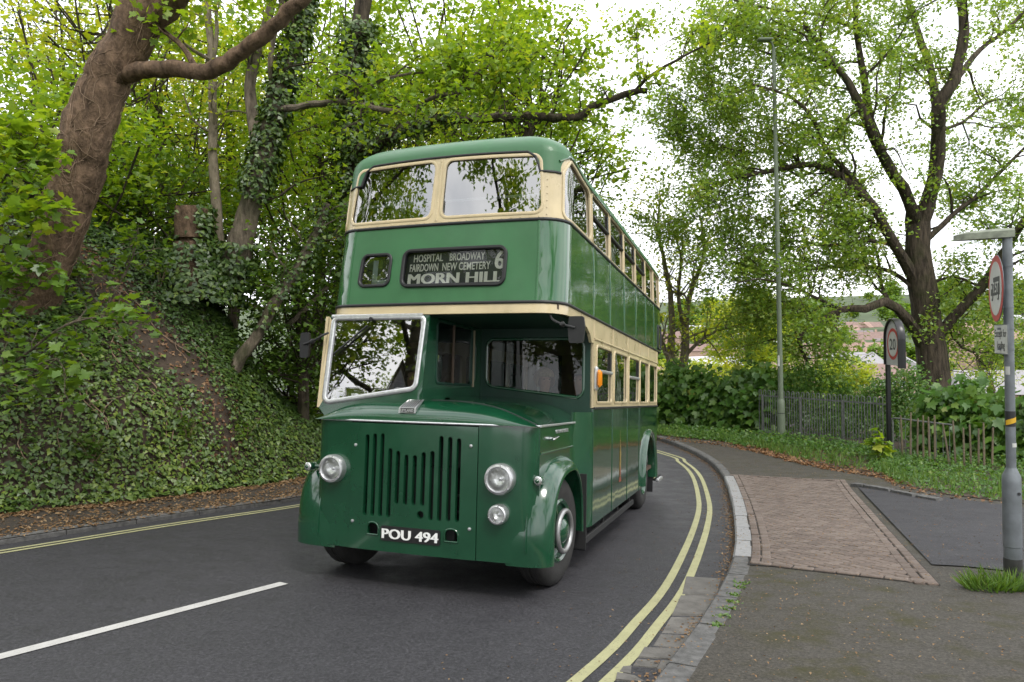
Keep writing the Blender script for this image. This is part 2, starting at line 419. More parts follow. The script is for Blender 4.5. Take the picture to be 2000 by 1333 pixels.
def strip(name, A, B, za, zb, mat, n=2, parent=None):
    """sheet between two polylines of equal count"""
    V = []; m = len(A)
    for k in range(n):
        t = k / (n - 1); Pxy = A[:, :2] * (1 - t) + B[:, :2] * t
        V.append(np.column_stack([Pxy, (za(Pxy[:, 0], Pxy[:, 1]) if k == 0 or za is zb else zb(Pxy[:, 0], Pxy[:, 1]))]))
    V = np.concatenate(V); F = []
    for k in range(n - 1):
        for i in range(m - 1): F.append((k * m + i, k * m + i + 1, (k + 1) * m + i + 1, (k + 1) * m + i))
    return obj_mesh(name, mesh_np(name, V, np.array(F)[:, ::-1], smooth=True), mat, parent)
def resample(P, n):
    P = np.asarray(P)[:, :2]; s = np.r_[0, np.cumsum(np.hypot(*np.diff(P, axis=0).T))]; t = np.linspace(0, s[-1], n)
    return np.column_stack([np.interp(t, s, P[:, 0]), np.interp(t, s, P[:, 1])])
def offset_line(P, d):
    P = np.asarray(P)[:, :2]; T = np.gradient(P, axis=0); T /= np.linalg.norm(T, axis=1, keepdims=True)
    return P + d * np.column_stack([T[:, 1], -T[:, 0]])       # positive: to the right
road = tag(strip('road', resample(KERB_L, 240), resample(KERB_R, 240), road_z, road_z, M_ROAD, 10), kind='structure')
def foot_z(x, y): return road_z(x, y) + 0.065
tag(strip('footpath', resample(offset_line(FOOT_L, -0.5), 220), resample(KERB_L, 220), foot_z, foot_z, M_FOOT, 5), kind='structure')
KR = resample(KERB_R, 300)
pv = [offset_line(KR, d) for d in (0.17, 0.6, 1.5, 3.0, 4.5, 6.0)]
V = np.concatenate([np.column_stack([p, pave_z(p[:, 0], p[:, 1])]) for p in pv]); n_ = len(KR)
F = [(k * n_ + i, k * n_ + i + 1, (k + 1) * n_ + i + 1, (k + 1) * n_ + i) for k in range(5) for i in range(n_ - 1)]
tag(obj_mesh('pavement', mesh_np('pavement', V, np.array(F)[:, ::-1], smooth=True), M_PAVE), kind='structure')

# painted lines: sheets 4 mm above the road
def painted(name, line, half, mat, zf=road_z, dz=0.006):
    a = offset_line(line, -half); b = offset_line(line, half); n = len(a)
    V = np.concatenate([np.column_stack([q, zf(q[:, 0], q[:, 1]) + dz]) for q in (a, b)])
    F = np.array([(i, n + i, n + i + 1, i + 1) for i in range(n - 1)])
    return obj_mesh(name, mesh_np(name, V, F), mat, road)
def hits(pts, zf=road_z): return np.array([hit(x, y, zf)[:2] for x, y in pts])
y1 = catmull(np.vstack([[(-6.2, -8), (-3.4, -2), (-1.45, 1.2)], hits([(1122, 1333), (1243, 1215), (1310, 1130), (1356, 1030), (1365, 980), (1352, 930), (1325, 903), (1290, 886)]), [(1.6, 24.4), (-2, 29)]]), 0.25)
y2 = offset_line(y1, 0.17)
painted('yellow_line', y1, 0.04, M_YEL); painted('yellow_line', y2, 0.04, M_YEL)
k0 = offset_line(resample(KERB_L, 320), 0.32)
painted('yellow_line', k0, 0.032, M_YEL); painted('yellow_line', offset_line(k0, 0.12), 0.032, M_YEL)
wl_ = hits([(-60, 1300), (0, 1284), (555, 1140)])
painted('white_dash', resample(wl_, 30), 0.055, M_WHT)
d_ = (wl_[2] - wl_[1]) / np.linalg.norm(wl_[2] - wl_[1])
painted('white_dash', resample(np.array([wl_[1] - d_ * 9.0, wl_[1] - d_ * 5.0]), 20), 0.055, M_WHT)

# kerbs: every stone its own piece
def kerb(name, line, side, mat, s0, s1, top, width=0.125, length=0.9, drop=None, zf=road_z):
    root = empty(name, (0, 0, 0)); tag(root, kind='structure')
    P = np.asarray(line)[:, :2]; s = np.r_[0, np.cumsum(np.hypot(*np.diff(P, axis=0).T))]
    pos = lambda t: np.array([np.interp(t, s, P[:, 0]), np.interp(t, s, P[:, 1])])
    t = s0; k = 0
    while t < s1:
        L = length * random.uniform(0.93, 1.05); a = pos(t + 0.006); b = pos(min(t + L - 0.006, s1)); t += L; k += 1
        d = (b - a); ln = np.linalg.norm(d)
        if ln < 0.1: continue
        d /= ln; nrm = np.array([d[1], -d[0]]) * side
        tp = top if drop is None else drop(0.5 * (a + b), top)
        mb = MB(); j = [random.uniform(-0.003, 0.003) for _ in range(4)]; bev = 0.022
        za, zb = float(zf(a[0], a[1])), float(zf(b[0], b[1]))
        prof = [(0.0, -0.2), (0.0, tp - bev), (bev, tp), (width, tp + 0.004), (width, -0.2)]
        vs = [(*(a + nrm * (u + j[0])), za + w + j[1]) for u, w in prof] + [(*(b + nrm * (u + j[2])), zb + w + j[3]) for u, w in prof]
        n = len(prof)
        mb.add(vs, [(i, i + 1, n + i + 1, n + i) for i in range(n - 1)] + [tuple(range(n)), tuple(range(n, 2 * n))[::-1]])
        mb.build('kerbstone', mat[k % len(mat)] if isinstance(mat, list) else mat, root)
    return root
sR = np.r_[0, np.cumsum(np.hypot(*np.diff(KERB_R[:, :2], axis=0).T))]
def s_near(q): return float(sR[np.argmin(np.hypot(KERB_R[:, 0] - q[0], KERB_R[:, 1] - q[1]))])
BR = [hit(1464, 1103), hit(1838, 1145), hit(1652, 940), hit(1420, 928)]      # corners of the block-paved crossing
sA, sB = s_near(BR[0]), s_near(BR[3])
kr_near = kerb('kerb', KERB_R, 1, M_KERB, s_near((-0.55, 1.5)), sA, 0.115, 0.19, 0.85)
kr_mid = kerb('dropped_kerb', KERB_R, 1, M_KERB2, sA + 0.01, sB, 0.120, 0.185, 0.92)
kr_far = kerb('kerb', KERB_R, 1, M_KERB, sB + 0.01, sB + 12, 0.115, 0.16, 0.9)
sL = np.r_[0, np.cumsum(np.hypot(*np.diff(KERB_L[:, :2], axis=0).T))]
sl0 = float(sL[np.argmin(np.hypot(KERB_L[:, 0] + 12.4, KERB_L[:, 1] + 5))])
kerb('kerb', KERB_L, -1, M_KERB, sl0, sl0 + 34, 0.07, 0.13, 0.9)
# worn stone gutter slabs beside the near kerb
gut = empty('stone_gutter', (0, 0, 0)); tag(gut, kind='structure')
gq = [[(1340, 1128), (1409, 1131), (1402, 1163), (1331, 1163)], [(1329, 1165), (1402, 1165), (1388, 1204), (1312, 1203)], [(1310, 1206), (1387, 1207), (1369, 1240), (1292, 1237)],
      [(1290, 1239), (1368, 1243), (1335, 1268), (1276, 1262)], [(1258, 1266), (1333, 1270), (1322, 1290), (1246, 1285)], [(1244, 1288), (1290, 1291), (1283, 1306), (1236, 1302)], [(1292, 1291), (1321, 1293), (1303, 1318), (1283, 1308)],
      [(1217, 1304), (1234, 1303), (1232, 1318), (1210, 1314)], [(1205, 1317), (1240, 1322), (1262, 1336), (1202, 1330)]]
for q in gq:
    P = [hit(x, y, road_z) for x, y in q]; h = random.uniform(0.006, 0.013); c = sum(P) / 4
    mb = MB(); m = len(P); ins = [c + (p - c) * 0.965 for p in P]
    vs = [p + np.array((0, 0, 0.0)) for p in P] + [p + np.array((0, 0, h + random.uniform(-0.004, 0.004))) for p in ins]
    mb.add(vs, [(m, m + 1, m + 2, m + 3)[::-1]] + [(i, (i + 1) % m, m + (i + 1) % m, m + i)[::-1] for i in range(m)])
    mb.build('gutter_slab', M_SLAB, gut)

# block paving, herringbone
pav = empty('block_paving', (0, 0, 0)); tag(pav, kind='structure')
poly = np.array([b[:2] for b in BR]); cen = poly.mean(0)
def inside(P, q):
    r = False; n = len(P); j = n - 1
    for i in range(n):
        if (P[i][1] > q[1]) != (P[j][1] > q[1]) and q[0] < (P[j][0] - P[i][0]) * (q[1] - P[i][1]) / (P[j][1] - P[i][1]) + P[i][0]: r = not r
        j = i
    return r
sub = [(1 - t) * poly[a] + t * poly[b] for a, b in ((0, 1), (1, 2), (2, 3), (3, 0)) for t in np.linspace(0, 1, 14)[:-1]]
mb = MB(); gridn = 14
vs = []
for i in range(gridn + 1):
    for j in range(gridn + 1):
        u, v = i / gridn, j / gridn; p = (1 - u) * (1 - v) * poly[0] + u * (1 - v) * poly[1] + u * v * poly[2] + (1 - u) * v * poly[3]
        vs.append((p[0], p[1], pave_z(np.array([p[0]]), np.array([p[1]]))[0] + 0.006))
mb.add(vs, [(i * (gridn + 1) + j, (i + 1) * (gridn + 1) + j, (i + 1) * (gridn + 1) + j + 1, i * (gridn + 1) + j + 1) for i in range(gridn) for j in range(gridn)])
mb.build('joint_sand', M_SAND, pav)
kk_ = [p for p in offset_line(resample(KERB_R, 400), 0.17) if poly[0][1] - 0.05 < p[1] < poly[3][1] + 0.05]; mb = MB(); a_ = np.array(kk_); b_ = offset_line(a_, 0.5); zq = lambda q: np.column_stack([q, pave_z(q[:, 0], q[:, 1]) + 0.008])
mb.add(list(zq(a_)) + list(zq(b_)), [(i, len(a_) + i, len(a_) + i + 1, i + 1) for i in range(len(a_) - 1)]); mb.build('joint_sand', M_SAND, pav)
e1 = (poly[3] - poly[0]) / np.linalg.norm(poly[3] - poly[0]); e2 = np.array([e1[1], -e1[0]])
poly2 = np.vstack([poly[0], poly[1], poly[2], poly[3], [p for p in offset_line(KERB_R, 0.17)[::-1] if poly[0][1] < p[1] < poly[3][1]]])
bricks = []                                                              # (centre, angle, length)
aa = math.atan2(e1[1], e1[0])
def edge_d(q, i): a, b = poly[i], poly[(i + 1) % 4]; d = (b - a) / np.linalg.norm(b - a); return abs((q - a) @ np.array([d[1], -d[0]]))
BL, BW = 0.20, 0.10
ca, sa = math.cos(aa + R(45)), math.sin(aa + R(45))
for k in range(-130, 130):
    for m in range(-60, 60):
        for kind in (0, 1):
            cx, cy = ((k + 1 + 4 * m, k + 0.5) if kind == 0 else (k + 2.5 + 4 * m, k))
            q = poly[0] + BW * np.array([ca * cx - sa * cy, sa * cx + ca * cy])
            if abs(q[0] - cen[0]) > 6 or abs(q[1] - cen[1]) > 6: continue
            if inside(poly2, q) and edge_d(q, 1) > 0.145 and edge_d(q, 0) > 0.09 and edge_d(q, 2) > 0.09 and poly_dist(KERB_R, q[0], q[1])[0] > 0.325: bricks.append((q, aa + R(45) + (0 if kind == 0 else R(90)), 0.0))
kc = offset_line(KERB_R, 0.0)
for off in (0.232, 0.335):
    ln = resample(offset_line(KERB_R, off), 2000); sl_ = np.r_[0, np.cumsum(np.hypot(*np.diff(ln, axis=0).T))]; m0 = sl_[np.argmin(np.hypot(*(ln - poly[0]).T))]; m1 = sl_[np.argmin(np.hypot(*(ln - poly[3]).T))]
    for t in np.arange(m0 + 0.1, m1, BL):
        i = int(np.searchsorted(sl_, t)); d = ln[i] - ln[i - 1]; bricks.append((ln[i], math.atan2(d[1], d[0]), 0.005))
for i, rows in ((0, (0.06,)), (2, (0.06,)), (1, (0.055, 0.16))):
    a, b = poly[i], poly[(i + 1) % 4]; L = np.linalg.norm(b - a); d = (b - a) / L; nn = np.array([-d[1], d[0]])
    if (cen - a) @ nn < 0: nn = -nn
    for off in rows:
        for t in np.arange(0.1, L, BL): bricks.append((a + d * t + nn * off, math.atan2(d[1], d[0]), 0.005))
bricks.sort(key=lambda t: np.hypot(*t[0]))
bm = []
for mi in range(3):
    mb = MB(); mb.box((0, 0, 0), (BL - 0.012, BW - 0.012, 0.06), bevel=0.008); o = mb.build('brick', M_BRICK[mi], pav); bm.append(o.data); bpy.data.objects.remove(o)
rest = MB()
def pave_tilt(q):
    e = 0.05; xs = np.array([q[0] + e, q[0] - e, q[0], q[0]]); ys = np.array([q[1], q[1], q[1] + e, q[1] - e]); z = pave_z(xs, ys)
    n = Vector((-(z[0] - z[1]) / (2 * e) + random.uniform(-.01, .01), -(z[2] - z[3]) / (2 * e) + random.uniform(-.01, .01), 1)).normalized()
    return Vector((0, 0, 1)).rotation_difference(n).to_matrix()
for i, (q, a, lift) in enumerate(bricks):
    z = pave_z(np.array([q[0]]), np.array([q[1]]))[0] - 0.016 + lift + random.uniform(-0.002, 0.002)
    if i < 300:
        o = bpy.data.objects.new('brick', bm[random.randrange(3)]); link(o, pav); o.location = (q[0], q[1], z)
        o.rotation_euler = (pave_tilt(q) @ Matrix.Rotation(a, 3, 'Z')).to_euler()
    else:
        Mx = pave_tilt(q) @ Matrix.Rotation(a, 3, 'Z'); rest.box((q[0], q[1], z), (BL - 0.013, BW - 0.013, 0.06), rot=Mx, mi=random.randrange(3))
tag(rest.build('brick', M_BRICK, pav), kind='stuff')
# side drive of dark asphalt with its broken edging stones
dq = [hit(1676, 953), hit(1760, 962), hit(1900, 980), hit(2080, 1003), hit(2300, 1040), hit(2300, 1180), hit(2080, 1130), hit(1975, 1118), hit(1880, 1108), hit(1820, 1105)]
V = [(p[0], p[1], p[2] + 0.012) for p in dq]
cc_ = np.mean(V, 0); V.append(cc_)
mb = MB(); mb.add(V, [(i, (i + 1) % 10, 10) for i in range(10)]); tag(mb.build('side_drive', M_DRIVE), kind='structure')
edg = empty('edging_stones', (0, 0, 0)); tag(edg, kind='structure')
for (x0, y0), (x1, y1_) in (((1665, 950), (1688, 953)), ((1690, 953), (1742, 962)), ((1745, 963), (1790, 972)), ((1794, 973), (1836, 980))):
    a, b = hit(x0, y0), hit(x1, y1_); d = b - a; d /= np.linalg.norm(d); nn = np.array((-d[1], d[0], 0)) * 0.14; h = np.array((0, 0, random.uniform(0.05, 0.09)))
    mb = MB(); lo = [a - nn * .5, b - nn * .5, b + nn * .5, a + nn * .5]; c = sum(lo) / 4
    hi = [c + (p - c) * 0.93 + h * random.uniform(.8, 1.1) for p in lo]
    mb.add(lo + hi, [(4, 5, 6, 7), (0, 1, 5, 4), (1, 2, 6, 5), (2, 3, 7, 6), (3, 0, 4, 7)]); mb.build('edging_stone', M_KERB, edg)

# ------------------------------------------------------------ left bank
FT = resample(FOOT_L, 380)
fs_ = np.r_[0, np.cumsum(np.hypot(*np.diff(FT, axis=0).T))]
fT = np.gradient(FT, axis=0); fT /= np.linalg.norm(fT, axis=1, keepdims=True); fN = np.column_stack([-fT[:, 1], fT[:, 0]])   # to the left, uphill
B_D = np.array([0, 0.15, 0.4, 1.0, 2.6, 3.4, 5.0, 9.0, 20, 40]); B_Z = np.array([0, 0.12, 0.55, 1.6, 4.1, 4.75, 5.3, 6.6, 9.5, 13.0])
def bank_pt(s, d):
    s = np.asarray(s, float); d = np.asarray(d, float)
    x = np.interp(s, fs_, FT[:, 0]); y = np.interp(s, fs_, FT[:, 1]); nx = np.interp(s, fs_, fN[:, 0]); ny = np.interp(s, fs_, fN[:, 1])
    zf = foot_z(x, y)
    steep = 1.0 - 0.62 * sstep(S_CORNER + 1.6, S_CORNER + 5.5, s)       # past the spur the bank eases into the wood
    steep = steep * (0.5 + 0.5 * sstep(S_CORNER - 13.0, S_CORNER - 8.0, s))   # low bank behind the camera
    h = np.interp(d, B_D, B_Z) * steep
    px, py = x + nx * d, y + ny * d
    w = np.clip(d / 0.8, 0, 1)
    h = h + w * (0.22 * fbm(px, py, 0.9, 5) + 0.10 * fbm(px, py, 2.6, 6))
    px = px + w * 0.22 * fbm(s, h, 1.1, 8); py = py - w * 0.18 * fbm(s, h, 1.3, 9)
    return np.stack([px, py, zf + h], -1)
S_CORNER = float(fs_[np.argmin(np.hypot(FT[:, 0] + 4.75, FT[:, 1] - 12.0))])
ss = np.linspace(fs_[0], fs_[-1], 400); dd = np.concatenate([np.linspace(0, 3.6, 34), np.linspace(4, 40, 24)])
S_, D_ = np.meshgrid(ss, dd); V = bank_pt(S_.ravel(), D_.ravel()); nx = len(ss)
i, j = np.meshgrid(np.arange(nx - 1), np.arange(len(dd) - 1)); a = (j * nx + i).ravel()
tag(obj_mesh('bank', mesh_np('bank', V, np.stack([a, a + 1, a + nx + 1, a + nx], 1), smooth=True), M_SOIL), kind='structure')
def bank_z(x, y):
    d = -poly_dist(FOOT_L, x, y); return float(np.ravel(foot_z(np.array([x]), np.array([y])))[0] + np.interp(max(d[0], 0), B_D, B_Z))
# ------------------------------------------------------------ the bus (local frame: x to its nearside, y to its rear, z up, origin between the front wheels on the road)
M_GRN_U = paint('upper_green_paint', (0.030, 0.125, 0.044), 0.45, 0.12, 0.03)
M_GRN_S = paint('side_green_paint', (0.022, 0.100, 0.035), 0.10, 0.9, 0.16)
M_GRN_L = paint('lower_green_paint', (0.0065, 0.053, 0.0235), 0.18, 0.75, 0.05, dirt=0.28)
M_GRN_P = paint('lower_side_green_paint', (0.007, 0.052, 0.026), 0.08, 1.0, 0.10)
M_CREAM = paint('cream_paint', (0.54, 0.44, 0.265), 0.30, 0.35, 0.05)
M_BLK = simple('black_rubber', (0.012, 0.012, 0.013), 0.45)
M_DARK = simple('cab_dark_green', (0.006, 0.035, 0.022), 0.5)
M_CHROME = simple('polished_metal', (0.72, 0.72, 0.72), 0.18, 1.0, var=0.06)
M_ALU = simple('dull_aluminium', (0.62, 0.62, 0.63), 0.38, 0.9, var=0.12, scale=30)
M_TYRE = simple('tyre_rubber', (0.018, 0.017, 0.016), 0.8, var=0.3, bmp=0.2)
M_CHASSIS = simple('chassis_black', (0.010, 0.010, 0.010), 0.75)
M_GLASS = glass('window_glass', (0.62, 0.66, 0.64), 0.02, 0.7, 0.0)
M_GLASS_S = glass('side_window_glass', (0.62, 0.68, 0.64), 0.10, 1.15, 0.16)
M_GLASS_W = glass('windscreen_glass', (0.52, 0.58, 0.57), 0.02, 1.0, 0.32)
M_GLASS_U = glass('upper_front_glass', (0.55, 0.60, 0.60), 0.03, 1.0, 0.26)
M_GLASS_D = glass('blind_glass', (0.9, 0.92, 0.9), 0.15, 0.55, 0.0)
M_LENS = glass('lamp_lens', (0.95, 0.96, 0.96), 0.5, 0.8, 0.03)
M_REFL = simple('lamp_reflector', (0.85, 0.85, 0.84), 0.3, 0.75, var=0.1, scale=40)
M_AMBER = simple('amber_lens', (0.75, 0.24, 0.01), 0.18, var=0.15)
M_BLIND = simple('blind_cloth', (0.022, 0.028, 0.027), 0.6)
M_LETTER = simple('blind_letters', (0.66, 0.66, 0.58), 0.6, var=0.08)
M_LETTERG = simple('faded_letter', (0.36, 0.42, 0.42), 0.6, var=0.08)
M_WLET = simple('plate_letters', (0.80, 0.80, 0.78), 0.4, var=0.05)
M_INT = simple('interior_cream', (0.24, 0.20, 0.13), 0.6)
M_RING = simple('dull_ring_metal', (0.36, 0.36, 0.36), 0.42, 0.8, var=0.2)
M_INTD = simple('interior_brown', (0.07, 0.045, 0.03), 0.6)
M_SEAT = simple('seat_moquette', (0.05, 0.035, 0.03), 0.9, var=0.4, scale=40)
M_GOLD = simple('gold_leaf', (0.28, 0.20, 0.06), 0.4, 0.3, var=0.3, scale=30)
M_RED = simple('emblem_red', (0.20, 0.05, 0.03), 0.5)

bus = bpy.data.objects.new('double_decker_bus', None); COL.objects.link(bus)
bm4 = Matrix.Identity(4)
for i in range(3):
    for j in range(3): bm4[i][j] = BUS_R[i, j]
    bm4[i][3] = BUS_T[i]
bus.matrix_world = bm4
OFF[bus] = np.zeros(3)
tag(bus, 'vintage green and cream double decker bus showing MORN HILL on its blind', 'bus')

W = 1.22
def body_map(W, Rc, yf, yr, Rr, upper=True):
    Lf, La = W - Rc, math.pi * Rc / 2; Ls = (yr - Rr) - (yf + Rc); Lb = math.pi * Rr / 2
    def f(u, z):
        sg = 1 if u >= 0 else -1; q = abs(u)
        if q <= Lf: x, y = q, yf
        elif q <= Lf + La: a = (q - Lf) / Rc; x, y = W - Rc + Rc * math.sin(a), yf + Rc - Rc * math.cos(a)
        elif q <= Lf + La + Ls: x, y = W, yf + Rc + (q - Lf - La)
        elif q <= Lf + La + Ls + Lb: a = (q - Lf - La - Ls) / Rr; x, y = W - Rr + Rr * math.cos(a), yr - Rr + Rr * math.sin(a)
        else: x, y = W - Rr - (q - Lf - La - Ls - Lb), yr
        if upper:
            fr = min(1, max(0, (0.75 - y) / 1.2)); fr = fr * fr * (3 - 2 * fr)
            y += fr * (0.115 * (z - 2.6)) + 0.05 * min(1, x / W) ** 2 * fr
            x *= 1 - 0.030 * max(0, z - 3.0)
            if z > 3.39: z += 0.105 * fr * (z - 3.39) / 0.58 * (1 - 0.35 * (x / W) ** 2)
        else:
            if y > 5.5: pass
        return np.array((sg * x, y, z))
    f.uy = lambda y: Lf + La + (y - yf - Rc)
    f.Lf, f.La, f.end = Lf, La, Lf + La + Ls + Lb + (W - Rr)
    return f
UP = body_map(W, 0.24, -0.5, 6.75, 0.30)
LO = body_map(W, 0.02, 0.9, 6.75, 0.30, upper=False)
def rr(u0, u1, z0, z1, r, n=5):
    return rpoly([(u0, z0), (u1, z0), (u1, z1), (u0, z1)], r, n)
def rpoly(P, r, n=5):
    P = [np.array(p, float) for p in P]; m = len(P); out = []
    rs = r if isinstance(r, (list, tuple)) else [r] * m
    for i in range(m):
        p, a, b = P[i], P[i - 1], P[(i + 1) % m]; da = (a - p) / np.linalg.norm(a - p); db = (b - p) / np.linalg.norm(b - p); k = rs[i]
        if k <= 0.001: out.append(tuple(p)); continue
        ang = math.acos(max(-1, min(1, float(da @ db)))); t = k / math.tan(ang / 2); t = min(t, 0.49 * np.linalg.norm(a - p), 0.49 * np.linalg.norm(b - p))
        k2 = t * math.tan(ang / 2); bi = (da + db) / np.linalg.norm(da + db); c = p + bi * (k2 / math.sin(ang / 2))
        s0, s1 = p + da * t - c, p + db * t - c; a0 = math.atan2(s0[1], s0[0]); a1 = math.atan2(s1[1], s1[0]); d = (a1 - a0 + math.pi) % (2 * math.pi) - math.pi
        for q in range(n + 1): th = a0 + d * q / n; out.append((c[0] + k2 * math.cos(th), c[1] + k2 * math.sin(th)))
    return out
def pin(P, q):
    r = False; j = len(P) - 1
    for i in range(len(P)):
        if (P[i][1] > q[1]) != (P[j][1] > q[1]) and q[0] < (P[j][0] - P[i][0]) * (q[1] - P[i][1]) / (P[j][1] - P[i][1]) + P[i][0]: r = not r
        j = i
    return r
def nrm_at(mp, u, z, flip=1):
    e = 1e-3; n = np.cross(mp(u + e, z) - mp(u - e, z), mp(u, z + e) - mp(u, z - e)); return flip * n / (np.linalg.norm(n) + 1e-12)
def sheet(name, mp, outline, holes, mat, th=0.03, du=0.12, dz=0.2, parent=bus, flip=1, matf=None):
    us = [p[0] for p in outline]; zs = [p[1] for p in outline]; pts = []; edges = []
    def loop(L, step):
        L2 = []
        for i in range(len(L)):
            a, b = np.array(L[i]), np.array(L[(i + 1) % len(L)]); n = max(1, int(math.ceil(abs(b[0] - a[0]) / step)), int(abs(b[1] - a[1]) / (step * 2)))
            for k in range(n): L2.append(tuple(a + (b - a) * k / n))
        b0 = len(pts); pts.extend(L2); edges.extend((b0 + i, b0 + (i + 1) % len(L2)) for i in range(len(L2)))
        return L2
    loop(outline, du)
    hs = [loop(h, du) for h in holes]
    allb = np.array(pts)
    for u in np.arange(min(us) + du / 2, max(us), du):
        for z in np.arange(min(zs) + dz / 2, max(zs), dz):
            if not pin(outline, (u, z)) or any(pin(h, (u, z)) for h in holes): continue
            if np.min(np.hypot(allb[:, 0] - u, allb[:, 1] - z)) < du * 0.35: continue
            pts.append((u, z))
    vs, es, fs, *_ = delaunay_2d_cdt([Vector(p) for p in pts], edges, [], 0, 1e-5)
    tri = []
    for f in fs:
        c = sum((vs[i] for i in f), Vector((0, 0))) / len(f)
        if not pin(outline, c) or any(pin(h, c) for h in holes): continue
        tri.append(tuple(f))
    P = [mp(v[0], v[1]) for v in vs]; N = [nrm_at(mp, v[0], v[1], flip) for v in vs]; n = len(P)
    Vv = list(P); F = []; MI = []; SM = []
    cnt = {}
    for f in tri:
        a, b, c = f
        nn = np.cross(P[b] - P[a], P[c] - P[a])
        if nn @ N[a] < 0: f = (a, c, b)
        F.append(f); cz = sum((np.array(vs[i]) for i in f)) / 3; MI.append(matf(cz[0], cz[1]) if matf else 0); SM.append(True)
        for k in range(3): e = (f[k], f[(k + 1) % 3]); cnt[e] = cnt.get(e, 0) + 1
    if th > 0:
        Vv += [p - th * q for p, q in zip(P, N)]
        for f, mi in list(zip(F, MI)): F.append((n + f[0], n + f[2], n + f[1])); MI.append(mi); SM.append(True)
        for (a, b) in cnt:
            if (b, a) not in cnt:
                k = len(Vv); Vv += [P[a], P[b], P[b] - th * N[b], P[a] - th * N[a]]; F.append((k, k + 3, k + 2, k + 1)); MI.append(0); SM.append(False)
    mb = MB(); mb.v = [tuple(v) for v in Vv]; mb.f = F; mb.m = MI; mb.sm = SM
    me = bpy.data.meshes.new(name); me.from_pydata(mb.v, [], F); me.polygons.foreach_set('material_index', np.array(MI, dtype=np.int32)); me.polygons.foreach_set('use_smooth', np.array(SM, dtype=bool)); me.update()
    return obj_mesh(name, me, mat, parent)
def rect(u0, u1, z0, z1): return [(u0, z0), (u1, z0), (u1, z1), (u0, z1)]
def bead(name, mp, line, w, h, mat, parent=bus, closed=True, flip=1, lift=0.0, n=6, dense=0.1):
    L = []
    m = len(line)
    for i in range(m if closed else m - 1):
        a, b = np.array(line[i]), np.array(line[(i + 1) % m]); k = max(1, int(np.linalg.norm(b - a) / dense))
        for q in range(k): L.append(tuple(a + (b - a) * q / k))
    if not closed: L.append(tuple(line[-1]))
    P = np.array([mp(u, z) for u, z in L]); N = np.array([nrm_at(mp, u, z, flip) for u, z in L]); m = len(P)
    T = np.roll(P, -1, 0) - np.roll(P, 1, 0) if closed else np.gradient(P, axis=0); T /= np.linalg.norm(T, axis=1, keepdims=True)
    S = np.cross(N, T)
    prof = [(-w / 2, -0.01), (-w / 2, h * 0.6), (-w * 0.25, h), (w * 0.25, h), (w / 2, h * 0.6), (w / 2, -0.01)]; k = len(prof)
    vs = [P[i] + S[i] * a + N[i] * (b + lift) for i in range(m) for a, b in prof]; fs = []
    for i in range(m if closed else m - 1):
        j = (i + 1) % m
        for q in range(k - 1): fs.append((i * k + q, j * k + q, j * k + q + 1, i * k + q + 1))
    mb = MB(); mb.add(vs, fs, 0, True)
    if not closed: mb.add(vs[:k], [tuple(range(k))]); mb.add(vs[-k:], [tuple(range(k))[::-1]])
    return mb.build(name, mat, parent)
def pane(name, mp, loop, mat, depth=0.012, parent=bus, flip=1, grow=0.01):
    c = np.mean(np.array(loop), 0); L = [tuple(c + (np.array(p) - c) * (1 + grow)) for p in loop]
    mp2 = lambda u, z: mp(u, z) - depth * nrm_at(mp, u, z, flip)
    return sheet(name, mp2, L, [], mat, 0.0, 0.15, 0.3, parent, flip)
def window(mp, loop, gm, fm=None, fw=0.03, fh=0.012, flip=1, inner=None, name='window', dep=0.015):
    fr = bead(name, mp, loop, fw, fh, fm or M_CREAM, bus, True, flip)
    pane('glass', mp, loop, gm, dep, fr, flip)
    if inner: bead('gasket', mp, [tuple(np.mean(np.array(loop), 0) + (np.array(p) - np.mean(np.array(loop), 0)) * 0.985) for p in loop], 0.012, 0.006, inner, fr, True, flip)
    return fr

# --- upper deck: window band
uR0 = UP.Lf + UP.La * 0.62
fw1 = rpoly([(-1.085, 3.445), (-0.125, 3.445), (-0.10, 3.945), (-1.03, 3.945)], 0.08)
fw2 = rpoly([(-0.03, 3.445), (1.015, 3.445), (0.985, 3.945), (-0.01, 3.945)], 0.08)
def cornerwin(sg):
    L = rpoly([(uR0, 3.412), (UP.uy(0.745), 3.412), (UP.uy(0.72), 3.955), (uR0 + 0.12, 3.945), (uR0 - 0.0, 3.82)], [0.07, 0.09, 0.12, 0.10, 0.10]); return L if sg > 0 else [(-u, z) for u, z in L][::-1]
ys_u = [(0.83, 1.73), (1.83, 2.69), (2.78, 3.65), (3.74, 4.62), (4.71, 5.56), (5.66, 6.36)]
sidew = {sg: [[(sg * u, z) for u, z in rr(UP.uy(a) - 0.01, UP.uy(b) + 0.01, 3.412, 3.962, 0.05)][::sg] for a, b in ys_u] for sg in (1, -1)}
rearw = rr(UP.end - 0.75, UP.end - 0.05, 3.5, 3.9, 0.08)
holes = [fw1, fw2, cornerwin(1), cornerwin(-1)] + sidew[1] + sidew[-1]
uc0, uc1 = UP.Lf - 0.06, UP.uy(-0.32)
def bandmat(u, z): return 1 if (z > 3.80 and UP.Lf - 0.0 < abs(u) < uR0 - 0.02) else (1 if z > 3.952 and abs(u) > UP.Lf else 0)
sheet('upper_window_band', UP, rect(-UP.end, UP.end, 3.39, 3.975), holes, [M_CREAM, M_GRN_U], 0.035, 0.085, 0.12)
UPo = lambda u, z: UP(u, z) + 0.004 * nrm_at(UP, u, z)
